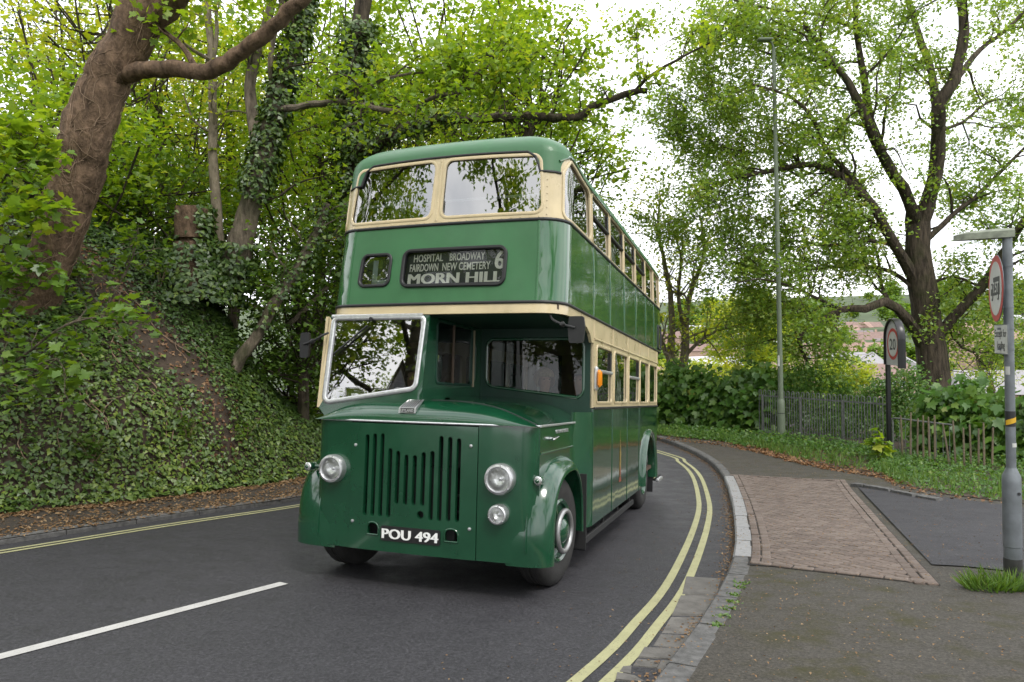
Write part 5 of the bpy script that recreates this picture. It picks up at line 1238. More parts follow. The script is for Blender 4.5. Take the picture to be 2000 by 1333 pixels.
# --- slim bare trunk
t = Tree('slim_tree', at(428, 500, 15.6), 'slim straight pale-brown trunk standing behind the stump', seed=8)
A = t.limb([(432, 560, 15.6), (424, 440, 15.6), (417, 300, 15.6), (417, 190, 15.6), (412, 90, 15.6), (404, 0, 15.6), (398, -110, 15.6)], 0.125, 0.06, 10)
B = t.limb([(416, 120, 15.6), (424, 60, 15.6), (420, -10, 15.6), (426, -100, 15.6)], 0.05, 0.03, 8)
C = t.limb([(415, 120, 15.6), (380, 100, 15.2), (340, 70, 14.8), (315, 45, 14.5)], 0.045, 0.015, 6)
for q, c_ in ((A, 9), (B, 6), (C, 4)): t.grow(*q, c_, 1.5, 5, 0.7, t0=0.35)
t.leaves(9, 0.12, T_MID, L_YEL, 0.18); t.done(BK_PALE)

# --- ivy-clad leaning tree
t = Tree('ivy_clad_tree', at(445, 560, 14.4), 'leaning trunk with thick ivy on its upper half behind the bank', seed=9)
A = t.limb([(435, 590, 14.4), (470, 470, 14.4), (505, 350, 14.4), (530, 250, 14.4), (558, 150, 14.4), (585, 60, 14.4), (602, -40, 14.4), (620, -130, 14.4)], 0.27, 0.15, 14, 0.25)
B = t.limb([(505, 330, 14.6), (495, 230, 14.9), (488, 170, 15), (500, 110, 15), (522, 40, 15), (545, -60, 15)], 0.14, 0.08, 10)
C = t.limb([(520, 215, 14.4), (531, 160, 14.2), (527, 120, 14.1), (540, 50, 14), (560, -30, 14)], 0.07, 0.04, 8)
D = t.limb([(548, 215, 14.3), (590, 208, 13.9), (640, 200, 13.5), (668, 200, 13.3), (700, 205, 13.0), (750, 215, 12.8), (802, 221, 12.6), (848, 188, 12.4), (900, 180, 12.2), (932, 142, 12.1), (965, 130, 12.0), (1000, 142, 11.9)], 0.075, 0.03, 9, 0.15)
E_ = t.limb([(690, 200, 13.2), (730, 165, 13), (770, 150, 12.9), (840, 142, 12.8), (905, 160, 12.6)], 0.04, 0.012, 6)
F_ = t.limb([(840, 190, 12.5), (880, 150, 12.8), (950, 110, 13.0), (1010, 90, 13.2)], 0.03, 0.012, 6)
for q, c_, L_ in ((A, 7, 1.9), (B, 8, 1.8), (C, 5, 1.5), (D, 26, 1.25), (E_, 9, 0.9), (F_, 9, 0.9)): t.grow(*q, c_, L_, 6, 0.55, t0=0.3, up=0.25)
t.leaves(13, 0.105, T_TRI, L_BRIGHT, 0.10); t.done(BK_GREY, BK_DARK)
n = 4200; P, dn = on_tube(*A, n, t.rng, 0.30, 0.98, 1.1); q = t.rng.uniform(0.0, 0.22, (n, 1)) ** 1.3
leaf_obj('ivy', P + dn * q, dn + np.array((0, 0, 0.5)) + t.rng.normal(size=(n, 3)) * 0.4, 0.095, T_IVY, L_IVY, t.root, rng=t.rng)
n = 1500; P, dn = on_tube(*A, n, t.rng, 0.0, 0.16, 1.1); leaf_obj('ivy', P + dn * t.rng.uniform(0, 0.35, (n, 1)), dn + np.array((0, 0, 0.5)) + t.rng.normal(size=(n, 3)) * 0.4, 0.10, T_IVY, L_IVY, t.root, rng=t.rng)

# --- second ivy-clad tree with the limb that reaches over the bus
t = Tree('overhanging_tree', at(692, 560, 16.5), 'ivy-smothered upright tree whose mossy limb reaches over the bus roof', seed=10)
A = t.limb([(700, 600, 16.5), (695, 420, 16.5), (692, 280, 16.5), (694, 170, 16.5), (704, 70, 16.5), (712, -30, 16.5), (720, -130, 16.5)], 0.30, 0.16, 12, 0.3)
B = t.limb([(690, 300, 16.2), (760, 268, 15.5), (830, 241, 15.0), (905, 231, 14.7), (985, 229, 14.4), (1050, 229, 14.2), (1100, 228, 14.0), (1132, 231, 13.9), (1150, 212, 13.8), (1190, 194, 13.6), (1235, 180, 13.4), (1262, 177, 13.3)], 0.16, 0.055, 10, 0.15, wob=0.05)
C = t.limb([(1240, 180, 13.4), (1262, 155, 13.3), (1300, 130, 13.1), (1345, 105, 12.9), (1400, 78, 12.7)], 0.04, 0.012, 6, 0.15)
D = t.limb([(1262, 165, 13.3), (1300, 165, 13.2), (1335, 178, 13.0)], 0.02, 0.008, 5, 0.15)
E_ = t.limb([(820, 247, 15), (870, 262, 14.6), (925, 270, 14.2)], 0.03, 0.01, 6, 0.15)
F_ = t.limb([(1250, 160, 13.3), (1245, 110, 13.3), (1240, 60, 13.3)], 0.018, 0.006, 5, 0.15)
for q, c_, L_, nt_ in ((A, 8, 1.8, 6), (B, 15, 1.2, 5), (C, 7, 0.7, 3), (D, 3, 0.5, 3), (E_, 6, 0.7, 5), (F_, 4, 0.5, 3)): t.grow(*q, c_, L_, nt_, 0.5, t0=0.15, up=0.35)
t.leaves(9, 0.105, T_TRI, L_BRIGHT, 0.10); t.done(BK_DARK)
n = 5200; P, dn = on_tube(*A, n, t.rng, 0.05, 0.75, 1.15); leaf_obj('ivy', P + dn * t.rng.uniform(0, 0.38, (n, 1)) ** 1.2, dn + np.array((0, 0, 0.5)) + t.rng.normal(size=(n, 3)) * 0.45, 0.11, T_IVY, L_IVY, t.root, rng=t.rng)
n = 1100; P, dn = on_tube(*B, n, t.rng, 0.0, 0.42, 1.1); leaf_obj('ivy', P + dn * t.rng.uniform(0, 0.16, (n, 1)), dn + np.array((0, 0, 0.4)) + t.rng.normal(size=(n, 3)) * 0.4, 0.09, T_IVY, L_IVY, t.root, rng=t.rng)

# --- crooked half-fallen trunk at the back of the bank
t = Tree('crooked_trunk', at(478, 690, 13.6), 'crooked half-fallen trunk leaning out behind the ivy bank', seed=12)
A = t.limb([(420, 790, 13.2), (470, 700, 13.5), (505, 650, 13.6), (535, 595, 13.7), (570, 545, 13.9), (605, 480, 14.2), (640, 400, 14.6)], 0.13, 0.08, 9, 0.2); B = t.limb([(560, 640, 14.6), (600, 600, 14.8), (640, 560, 15)], 0.06, 0.04, 7)
t.grow(*A, 10, 1.2, 6, 0.5, t0=0.4); t.leaves(12, 0.10, T_TRI, L_MID, 0.16); t.done(BK_GREY)
n = 700; P, dn = on_tube(*A, n, t.rng, 0.3, 1, 1.1); leaf_obj('ivy', P + dn * t.rng.uniform(0, 0.2, (n, 1)), dn + np.array((0, 0, 0.5)) + t.rng.normal(size=(n, 3)) * 0.4, 0.09, T_IVY, L_IVY, t.root, rng=t.rng)

# --- woodland behind: every tree a trunk and a crown of leaf sprays
def wood_tree(name, label, px, py, depth, radii, mat, seed, clumps, per, size, tpl, srad=0.75, base_py=560, lean=0.0, group=None, bark=None, shell=0.5):
    c = at(px, py, depth); g = at(px - lean * 100, base_py, depth); t = Tree(name, g, label, group=group, seed=seed); r = t.rng
    top = c + np.array((0, 0, radii[2] * 0.6)); mid = c - np.array((0, 0, radii[2] * 0.6))
    A = t.limb([g - np.array((0, 0, 1.5)), g + (mid - g) * 0.5 + r.normal(size=3) * 0.2, mid, c + r.normal(size=3) * 0.25, top], 0.13 + 0.02 * radii[2], 0.03, 8, 0.6)
    C = ellipsoid_clumps(c, radii, clumps, r, shell)
    for q in C[:: max(1, clumps // 34)]:
        i = r.integers(len(A[0]) // 3, len(A[0]) - 1); p = A[0][i]; m_ = (p + q) / 2 + np.array((0, 0, -0.1 * np.linalg.norm(q - p)))+ r.normal(size=3) * 0.15
        t.twig.tube(catmull([p, m_, q], 0.7), 0.022, 5, cap=False)
    t.leaves(0, size, tpl, mat, extra=spray(C, per, srad, r)); t.done(bark or BK_DARK); t.off = c - g
    return t
WG = 'trees of the wood on the bank'
wood_tree('sycamore_tree', 'pale spring-green tree over the left end of the bank', 60, 300, 14.0, (2.3, 2.0, 1.9), L_BRIGHT, 21, 230, 24, 0.13, T_TRI, 0.7, group=WG)
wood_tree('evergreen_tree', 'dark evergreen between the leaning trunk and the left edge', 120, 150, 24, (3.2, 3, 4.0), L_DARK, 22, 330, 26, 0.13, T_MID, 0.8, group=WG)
wood_tree('sycamore_tree', 'leafy tree filling the gap right of the leaning trunk', 330, 250, 19, (2.9, 2.4, 3.1), L_BRIGHT, 23, 300, 24, 0.13, T_TRI, 0.75, group=WG)
wood_tree('sycamore_tree', 'yellow-green tree behind the slim trunk and the stump', 450, 330, 22, (3.2, 2.6, 3.4), L_YEL, 24, 300, 22, 0.13, T_TRI, 0.75, group=WG)
wood_tree('sycamore_tree', 'tall bright tree between the two ivy-clad trunks', 620, 130, 20, (3.0, 2.6, 3.2), L_BRIGHT, 25, 270, 24, 0.13, T_TRI, 0.75, group=WG)
wood_tree('sycamore_tree', 'dense tree left of the bus behind the mirror', 610, 400, 17.5, (1.9, 2.2, 2.7), L_BRIGHT, 26, 260, 24, 0.12, T_TRI, 0.65, group=WG)
wood_tree('sycamore_tree', 'broad bright tree directly over the bus roof', 870, 110, 19, (3.2, 2.6, 2.3), L_BRIGHT, 27, 250, 24, 0.13, T_TRI, 0.75, base_py=520, group=WG)
edge_tree = wood_tree('sycamore_tree', 'bright tree edging the white sky right of the bus roof', 1035, 130, 17.5, (1.75, 1.9, 1.75), L_BRIGHT, 28, 170, 26, 0.13, T_TRI, 0.65, base_py=520, group=WG)
wood_tree('sycamore_tree', 'low spreading tree behind the rear of the bus roof', 1090, 330, 23, (2.5, 2.2, 1.9), L_BRIGHT, 29, 230, 26, 0.14, T_TRI, 0.75, base_py=560, group=WG)
wood_tree('sycamore_tree', 'yellowish tree high above the overhanging limb', 800, 230, 23, (3.4, 2.4, 2.0), L_YEL, 30, 230, 22, 0.14, T_TRI, 0.75, base_py=560, group=WG)
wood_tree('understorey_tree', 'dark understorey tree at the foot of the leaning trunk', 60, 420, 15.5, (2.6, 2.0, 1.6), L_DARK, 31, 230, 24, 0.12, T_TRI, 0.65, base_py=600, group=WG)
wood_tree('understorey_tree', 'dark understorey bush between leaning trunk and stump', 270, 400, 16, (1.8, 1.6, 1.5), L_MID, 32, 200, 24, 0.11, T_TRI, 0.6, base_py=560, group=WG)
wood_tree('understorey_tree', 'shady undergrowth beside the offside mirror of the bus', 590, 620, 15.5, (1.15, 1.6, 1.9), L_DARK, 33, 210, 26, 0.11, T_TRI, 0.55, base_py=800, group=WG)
wood_tree('understorey_tree', 'low shady bush at the end of the bank beside the bus', 590, 760, 17.5, (1.3, 1.5, 1.1), L_MID, 39, 160, 26, 0.11, T_TRI, 0.5, base_py=830, group=WG)
wood_tree('sycamore_tree', 'loose tree top at the upper left corner', 210, 60, 17, (2.6, 2, 1.5), L_YEL, 34, 120, 20, 0.13, T_TRI, 0.7, group=WG)
wood_tree('sycamore_tree', 'far sunlit tree seen between the trunks', 400, 200, 30, (5, 3.5, 4.5), L_YEL, 35, 260, 22, 0.19, T_TRI, 1.0, group=WG)
wood_tree('sycamore_tree', 'far green tree behind the overhanging limb', 760, 300, 32, (5.5, 3.5, 3.8), L_BRIGHT, 36, 280, 22, 0.20, T_TRI, 1.05, group=WG)
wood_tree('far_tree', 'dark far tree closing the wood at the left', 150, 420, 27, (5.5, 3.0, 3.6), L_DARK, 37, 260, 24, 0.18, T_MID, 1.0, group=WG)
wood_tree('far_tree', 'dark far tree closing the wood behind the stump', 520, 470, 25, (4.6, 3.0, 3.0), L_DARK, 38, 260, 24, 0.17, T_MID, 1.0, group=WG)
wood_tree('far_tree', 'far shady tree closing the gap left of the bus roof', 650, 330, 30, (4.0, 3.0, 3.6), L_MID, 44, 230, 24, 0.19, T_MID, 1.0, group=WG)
wood_tree('far_tree', 'far shady tree behind the slim trunk', 330, 340, 29, (4.4, 3.0, 3.4), L_MID, 45, 230, 24, 0.19, T_MID, 1.0, group=WG)
wood_tree('far_tree', 'far tree low behind the bus roof', 950, 330, 34, (5.0, 3.0, 3.2), L_MID, 46, 220, 24, 0.20, T_MID, 1.0, group=WG)
# sapling with big leaves at the left edge
def sapling(name, label, stems, size, seed, per=14, mat=L_MID):
    t = Tree(name, at(*stems[0][0]), label, 'sapling', seed=seed)
    for pts in stems:
        A = t.limb(pts, 0.022, 0.007, 6, 0.2); t.grow(*A, 9, 0.7, 3, 0.32, t0=0.3, up=0.1, sides=4)
    t.leaves(per, size, T_SYC, mat, 0.10, jit=0.45); t.done(BK_GREY); return t
sapling('sycamore_sapling', 'sycamore sapling with broad leaves under the leaning trunk', [[(-60, 760, 9.6), (40, 700, 9.4), (120, 640, 9.2), (200, 620, 9.0), (270, 640, 8.9)], [(-40, 740, 9.5), (60, 720, 9.2), (110, 700, 9.0), (130, 740, 8.9)], [(-60, 700, 9.8), (10, 620, 9.7), (60, 560, 9.6), (90, 520, 9.6)]], 0.135, 41, 6)
sapling('sycamore_sapling', 'broad-leaved sapling in front of the left edge of the wood', [[(-80, 560, 10), (0, 450, 9.9), (40, 360, 9.8), (90, 300, 9.6)], [(-60, 460, 10), (20, 330, 9.8), (70, 250, 9.6)], [(-60, 430, 10), (40, 420, 9.6), (110, 390, 9.3)]], 0.15, 42, 9, L_BRIGHT)
sapling('sycamore_sapling', 'small sapling on the bank right of the leaning trunk', [[(190, 640, 11.6), (230, 560, 11.6), (260, 500, 11.6), (270, 450, 11.7)], [(200, 600, 11.6), (160, 560, 11.4), (150, 540, 11.3)]], 0.11, 43, 6)

# --- the great tree on the right
t = Tree('great_tree', at(1820, 800, 22.5), 'great spreading tree with dark forked trunk behind the hedge', seed=51)
d0 = 22.5
limbs = [([(1822, 850), (1820, 740), (1814, 660), (1806, 590), (1797, 520), (1792, 455), (1796, 405)], 0.55, 0.34, 18, 0, 0.2),
 ([(1795, 450), (1826, 345), (1832, 260), (1835, 205), (1862, 160), (1880, 90), (1878, 0), (1875, -90)], 0.26, 0.10, 12, 9, 0.3),
 ([(1832, 225), (1818, 140), (1792, 60), (1770, -10), (1755, -80)], 0.15, 0.06, 9, 8, 0.2),
 ([(1850, 190), (1900, 112), (1960, 62), (2020, 5)], 0.12, 0.05, 8, 8, 0.2),
 ([(1793, 440), (1765, 370), (1716, 292), (1692, 235), (1655, 160), (1610, 100), (1570, 50)], 0.22, 0.06, 11, 10, 0.35),
 ([(1722, 300), (1700, 230), (1688, 150), (1672, 60), (1668, -40)], 0.15, 0.06, 9, 8, 0.3),
 ([(1786, 545), (1745, 472), (1712, 412), (1665, 362), (1592, 322), (1500, 335), (1430, 350), (1372, 372)], 0.20, 0.03, 10, 15, 0.25),
 ([(1718, 420), (1668, 350), (1610, 290), (1590, 235), (1545, 190), (1470, 165)], 0.12, 0.03, 8, 12, 0.25),
 ([(1660, 355), (1600, 330), (1560, 345), (1500, 300), (1440, 260), (1400, 200)], 0.06, 0.02, 6, 11, 0.2),
 ([(1812, 690), (1772, 625), (1730, 590), (1690, 603), (1640, 605), (1590, 640), (1562, 662), (1568, 690), (1580, 712)], 0.20, 0.035, 9, 9, 0.4),
 ([(1640, 605), (1600, 585), (1545, 560), (1480, 545), (1420, 560)], 0.06, 0.015, 6, 11, 0.15),
 ([(1740, 600), (1722, 560), (1715, 500), (1690, 450)], 0.08, 0.03, 7, 8, 0.2),
 ([(1835, 655), (1880, 600), (1935, 535), (1985, 455), (2040, 380)], 0.19, 0.09, 10, 10, 0.3),
 ([(1800, 480), (1860, 420), (1900, 390), (1960, 330), (2030, 260)], 0.11, 0.04, 8, 11, 0.2),
 ([(1830, 255), (1880, 240), (1930, 200), (1990, 190)], 0.07, 0.02, 7, 8, 0.2),
 ([(1700, 250), (1640, 235), (1560, 245), (1490, 225), (1420, 245)], 0.06, 0.015, 6, 11, 0.15),
 ([(1660, 160), (1600, 120), (1520, 110), (1440, 85), (1370, 70)], 0.06, 0.015, 6, 12, 0.15),
 ([(1750, 480), (1690, 470), (1620, 480), (1550, 470), (1480, 480), (1400, 490)], 0.07, 0.015, 6, 13, 0.2),
 ([(1680, 60), (1600, 30), (1520, 20), (1430, 0)], 0.06, 0.02, 6, 10, 0.15),
 ([(1780, 560), (1740, 530), (1680, 520), (1600, 525), (1520, 540), (1450, 570)], 0.08, 0.02, 7, 14, 0.15),
 ([(1745, 480), (1700, 430), (1640, 420), (1560, 410), (1480, 430)], 0.07, 0.02, 7, 13, 0.15),
 ([(1600, 640), (1570, 610), (1530, 600), (1500, 610), (1470, 630)], 0.03, 0.01, 5, 9, 0.1),
 ([(1850, 640), (1880, 680), (1920, 690), (1960, 680)], 0.05, 0.015, 6, 10, 0.1),
 ([(1810, 560), (1860, 540), (1910, 560), (1960, 600)], 0.06, 0.02, 6, 10, 0.15),
 ([(1600, 95), (1520, 70), (1430, 50), (1350, 60), (1280, 95)], 0.06, 0.012, 6, 12, 0.2),
 ([(1480, 300), (1420, 290), (1360, 265), (1310, 270)], 0.035, 0.01, 5, 10, 0.1),
 ([(1440, 400), (1390, 420), (1340, 425), (1300, 440)], 0.03, 0.01, 5, 9, 0.1),
 ([(1430, 180), (1380, 200), (1330, 180), (1290, 200)], 0.03, 0.01, 5, 9, 0.1)]
for li, (pts, r0, r1, ns, ng, t0) in enumerate(limbs):
    dz = (0.0, -1.2, 0.8, 1.5, -1.6, -0.5, -1.0, -2.2, 0.9, -0.8, -1.8, 0.8, -0.8, 0.7, 1.2, 1.2, 0.4, -0.2, -1.5, 1.0, 1.6, 0.2, 0.8, -0.6, -1.0, 0.5, 0.6, -0.4)[li]
    q = t.limb([(x, y, d0 + 1.3 * dz * min(1, k / 3)) for k, (x, y) in enumerate(pts)], r0 * 0.92, r1, ns, 0.45, wob=0.02)
    if ng: t.grow(*q, ng, 2.7, 11, 1.15, t0=t0, up=0.15, droop=0.10)
t.leaves(30, 0.125, T_MID, L_RIGHT, 0.14, jit=0.65)
t.done(BK_DARK); great = t
# twin-stemmed young tree beyond the bus, half in leaf
t = Tree('twin_stem_tree', at(1318, 760, 25), 'twin-stemmed half-leafed tree behind the rear of the bus', seed=52)
for pts, r0 in (([(1318, 780), (1312, 690), (1312, 600), (1300, 520), (1285, 450), (1290, 380)], 0.17), ([(1330, 760), (1338, 690), (1340, 620), (1352, 560), (1375, 500), (1370, 430)], 0.19), ([(1316, 720), (1300, 690), (1285, 640), (1270, 600)], 0.12), ([(1340, 650), (1325, 580), (1330, 500), (1310, 440)], 0.09), ([(1342, 690), (1375, 660), (1420, 640), (1460, 640)], 0.07)):
    q = t.limb([(x, y, 25) for x, y in pts], r0, 0.03, 8, 0.4); t.grow(*q, 12, 2.3, 6, 0.8, t0=0.25, up=0.3)
t.leaves(8, 0.13, T_MID, L_YEL, 0.18); t.done(BK_PALE)
# ------------------------------------------------------------ street furniture
M_GALV = simple('galvanised_steel', (0.17, 0.185, 0.20), 0.5, 0.4, var=0.25, scale=6)
M_POSTG = simple('grey_green_post_paint', (0.125, 0.155, 0.105), 0.55, var=0.12, scale=5)
M_BLKP = simple('black_gloss_paint', (0.010, 0.010, 0.011), 0.3)
M_SIGNW = simple('sign_white', (0.48, 0.48, 0.46), 0.5, var=0.10, scale=7)
M_SIGNG = simple('sign_grey', (0.40, 0.40, 0.40), 0.5, var=0.08)
M_SIGNR = simple('sign_red', (0.42, 0.035, 0.030), 0.5, var=0.12)
M_SIGNK = simple('sign_black', (0.020, 0.020, 0.022), 0.5)
M_FENCE = simple('railing_grey', (0.115, 0.12, 0.112), 0.6, 0.0, var=0.25, scale=12)
M_STAKE = simple('stake_wood', (0.145, 0.115, 0.075), 0.85, var=0.3, scale=9)
M_YTAPE = simple('yellow_tape', (0.62, 0.36, 0.02), 0.5)
M_MOSSC = simple('mossy_lamp_cover', (0.20, 0.22, 0.17), 0.7, var=0.35, scale=14)
def frame3(yaw, tilt=0.0):
    """in-plane right, up and outward normal of a sign whose face points to compass yaw (0 = at the camera, positive = to its left)"""
    n = np.array((-math.sin(R(yaw)), -math.cos(R(yaw)), 0.0)); u = np.array((0, 0, 1.0)); r = np.cross(u, n); return r, u, n
# --- pole with weight limit
pb = hit(1979, 1133); pole = tag(empty('sign_pole', pb), 'galvanised pole with weight limit sign and small arm lamp at right edge', 'sign pole')
dp = pb[1]; H = (at(1968, 466, dp) - pb)[2]
lean = (at(1967, 466, dp) - pb); lean[1] = 0; ax_ = unit(lean)
zt0 = lambda py: float((at(1976, py, dp) - pb)[2])
mb = MB(); mb.lathe([(0.070, 0.0), (0.070, zt0(1068)), (0.074, zt0(1067)), (0.074, zt0(945)), (0.072, zt0(930)), (0.042, zt0(915)), (0.041, zt0(913))], pb, ax_, 24); mb.build('pole_base', M_GALV, pole)
mb = MB(); mb.lathe([(0.066, 0.0), (0.0725, 0.0), (0.0725, zt0(1090)), (0.066, zt0(1090))], pb, ax_, 24); mb.build('bitumen_band', simple('bitumen', (0.03, 0.03, 0.028), 0.7, var=0.5, scale=10), pole)
mb = MB(); mb.lathe([(0.0385, zt0(925)), (0.0385, H + 0.02)], pb, ax_, 20); mb.build('pole_shaft', M_GALV, pole)
mb = MB(); mb.lathe([(0.014, 0), (0.014, 0.006), (0, 0.006)], pb + np.array((0.01, -0.074, zt0(962))), (0, -1, 0), 12); mb.build('lock', M_SIGNK, pole)
def wrap(z0, z1, mat, name, r=0.041, a0=R(180), a1=R(360), slant=0.0):
    mb = MB(); n = 12; vs = []
    for k in range(n + 1):
        a = a0 + (a1 - a0) * k / n
        for z in (z0, z1): vs.append(pb + ax_ * (z + slant * k / n) + np.array((r * math.cos(a), r * math.sin(a), 0)))
    mb.add(vs, [(2 * k, 2 * k + 2, 2 * k + 3, 2 * k + 1) for k in range(n)], 0, True); return mb.build(name, mat, pole)
zt = lambda py: (at(1976, py, dp) - pb)[2]
wrap(zt(833), zt(803), M_SIGNK, 'tape_band', a0=0, a1=2 * math.pi); wrap(zt(831), zt(821), M_YTAPE, 'tape_stripe', 0.042, R(180), R(360), 0.045)
wrap(zt(873), zt(865), M_SIGNW, 'sticker', 0.042, R(250), R(320)); wrap(zt(732), zt(716), M_SIGNW, 'sticker', 0.042, R(190), R(240))
r_, u_, n_ = frame3(114); cpt = at(1953, 563, dp) + 0 * n_; cz = zt(563)
def spt(c, a, b, d=0.0): return c + r_ * a + u_ * b + n_ * d
cw = pb + ax_ * cz + n_ * 0.09; rad = 0.5 * (at(1953, 498, dp) - at(1953, 630, dp))[2]
def disc(c, r, d, th, n=40, fn=None): return [spt(c, r * math.cos(t), r * math.sin(t), d) for t in np.linspace(0, 2 * math.pi, n + 1)[:-1]]
def plate(name, pts, th, mat, parent): mb = MB(); mb.prism(pts, -n_ * th); return mb.build(name, mat, parent)
sg_ = plate('weight_limit_plate', disc(cw, rad, 0.0, 0), 0.004, M_GALV, pole)
plate('red_ring', disc(cw, rad * 0.985, 0.003, 0), 0.002, M_SIGNR, sg_); plate('white_disc', disc(cw, rad * 0.80, 0.0055, 0), 0.002, M_SIGNW, sg_)
k = rad / 0.30
lor = [(0.17, -0.06), (0.17, 0.10), (-0.07, 0.10), (-0.07, 0.05), (-0.16, 0.05), (-0.175, -0.01), (-0.175, -0.06)]
plate('lorry', [spt(cw, a * k, b * k, 0.008) for a, b in lor][::-1], 0.002, M_SIGNK, sg_)
for a in (-0.12, 0.11): plate('lorry_wheel', disc(spt(cw, a * k, -0.075 * k), 0.032 * k, 0.009, 0, 16), 0.002, M_SIGNK, sg_); plate('lorry_wheel', disc(spt(cw, a * k, -0.075 * k), 0.018 * k, 0.0105, 0, 12), 0.001, M_SIGNW, sg_)
plate('lorry_window', [spt(cw, a * k, b * k, 0.0105) for a, b in ((-0.15, 0.0), (-0.10, 0.0), (-0.10, 0.035), (-0.145, 0.035))], 0.001, M_SIGNW, sg_)
text_mesh('7.5T', 0.13 * k, lambda x, y, z: spt(cw, (-0.065 + x) * k, -0.035 * k + y, 0.0105 + z), M_SIGNW, sg_, width=0.22, bold=0.002, ext=0.0005)
cp = pb + ax_ * zt(663) + n_ * 0.06; hh = 0.5 * (at(1958, 634, dp) - at(1958, 692, dp))[2]; ww = hh * 1.95
pl2 = plate('loading_plate', [spt(cp, a * ww, b * hh, 0.0) for a, b in ((-1, -1), (1, -1), (1, 1), (-1, 1))], 0.012, M_GALV, pole)
plate('plate_face', [spt(cp, a * ww * 0.975, b * hh * 0.95, 0.002) for a, b in ((-1, -1), (1, -1), (1, 1), (-1, 1))], 0.003, M_SIGNW, pl2)
text_mesh('Except for', hh * 0.72, lambda x, y, z: spt(cp, -ww * 0.88 + x, hh * 0.17 + y, 0.003 + z), M_SIGNK, pl2, width=ww * 1.74, bold=0.001, ext=0.0005)
text_mesh('loading', hh * 0.72, lambda x, y, z: spt(cp, -ww * 0.52 + x, -hh * 0.62 + y, 0.003 + z), M_SIGNK, pl2, width=ww * 1.12, bold=0.001, ext=0.0005)
for z in (zt(520), zt(600), zt(642), zt(682)): mb = MB(); mb.lathe([(0.039, -0.008), (0.043, -0.008), (0.043, 0.008), (0.039, 0.008)], pb + ax_ * z, ax_, 16); mb.box(pb + ax_ * z + n_ * 0.06, (0.04, 0.05, 0.02), rot=Matrix(np.array([r_, n_, u_]).T.tolist())); mb.build('clip', M_GALV, pole)
tp = pb + ax_ * H
sec = [(0.05, 0.052, 0.035), (-0.08, 0.056, 0.040), (-0.20, 0.052, 0.034), (-0.31, 0.046, 0.028), (-0.38, 0.034, 0.012), (-0.41, 0.018, 0.003)]
mb = MB(); vs = []
for (s_, hw, up_) in sec:
    for a, b in ((-hw, -0.045), (hw, -0.045), (hw, up_ * 0.4), (hw * 0.6, up_), (-hw * 0.6, up_), (-hw, up_ * 0.4)): vs.append(tp - n_ * s_ + r_ * a + u_ * (b + 0.05 - (0.03 if s_ < -0.3 and b < 0 else 0) * 0))
mb.add(vs, [(i * 6 + q, i * 6 + (q + 1) % 6, (i + 1) * 6 + (q + 1) % 6, (i + 1) * 6 + q) for i in range(len(sec) - 1) for q in range(6)] + [tuple(range(6))[::-1], tuple(range(30, 36))]); mb.build('arm_lamp', M_MOSSC, pole)

# --- 20 sign in a black hoop
b20 = hit(1737, 888); s20 = tag(empty('speed_sign', b20), 'black hooped post with 20 speed limit sign beside the railing', 'speed sign'); d20 = b20[1]
r_, u_, n_ = frame3(100); z20 = lambda py: (at(1735, py, d20) - b20)[2]
hc = b20 + u_ * z20(655); S1 = (z20(640) - z20(700)) / 2; hw = S1 * 1.22
c20 = b20 + u_ * z20(672) + r_ * hw * 0.98
mb = MB(); mb.box(b20 + u_ * (z20(712) / 2), (0.10, 0.10, z20(712)), rot=Matrix(np.array([r_, n_, u_]).T.tolist()), bevel=0.012); mb.build('post', M_BLKP, s20)
arc = [(-hw, -S1 * 1.35)] + [(-hw, 0.3 * S1)] + [(hw * math.cos(t), 0.3 * S1 + hw * math.sin(t)) for t in np.linspace(math.pi, 0, 19)] + [(hw, 0.3 * S1), (hw, -S1 * 1.5)]
vs = []; wd = 0.085
for a, b in arc:
    q = np.array((a, b - 0.3 * S1)) if b > 0.3 * S1 else np.array((np.sign(a) * hw, 0)); q = q / np.linalg.norm(q)
    for e, d in ((0, -wd), (0.03, -wd), (0.055, 0), (0.03, wd), (0, wd)): vs.append(spt(c20, a + q[0] * e, b + q[1] * e, d))
mb = MB(); m_ = len(arc); mb.add(vs, [(i * 5 + q, i * 5 + (q + 1) % 5, (i + 1) * 5 + (q + 1) % 5, (i + 1) * 5 + q) for i in range(m_ - 1) for q in range(5)] + [tuple(range(5)), tuple(range(m_ * 5 - 5, m_ * 5))[::-1]], 0, False); mb.build('hoop', M_BLKP, s20)
fc = plate('sign_face', [spt(c20, a, b, 0.03) for a, b in [(-hw, -S1 * 1.35)] + arc[1:-1] + [(hw, -S1 * 1.35)]][::-1], 0.06, M_SIGNG, s20)
plate('red_ring', disc(c20, S1 * 1.0, 0.033, 0), 0.002, M_SIGNR, fc); plate('white_disc', disc(c20, S1 * 0.80, 0.0355, 0), 0.002, M_SIGNW, fc)
text_mesh('20', S1 * 1.0, lambda x, y, z: spt(c20, x, y - S1 * 0.36, 0.036 + z), M_SIGNK, fc, width=S1 * 1.05, bold=0.004, ext=0.001, align='CENTER')

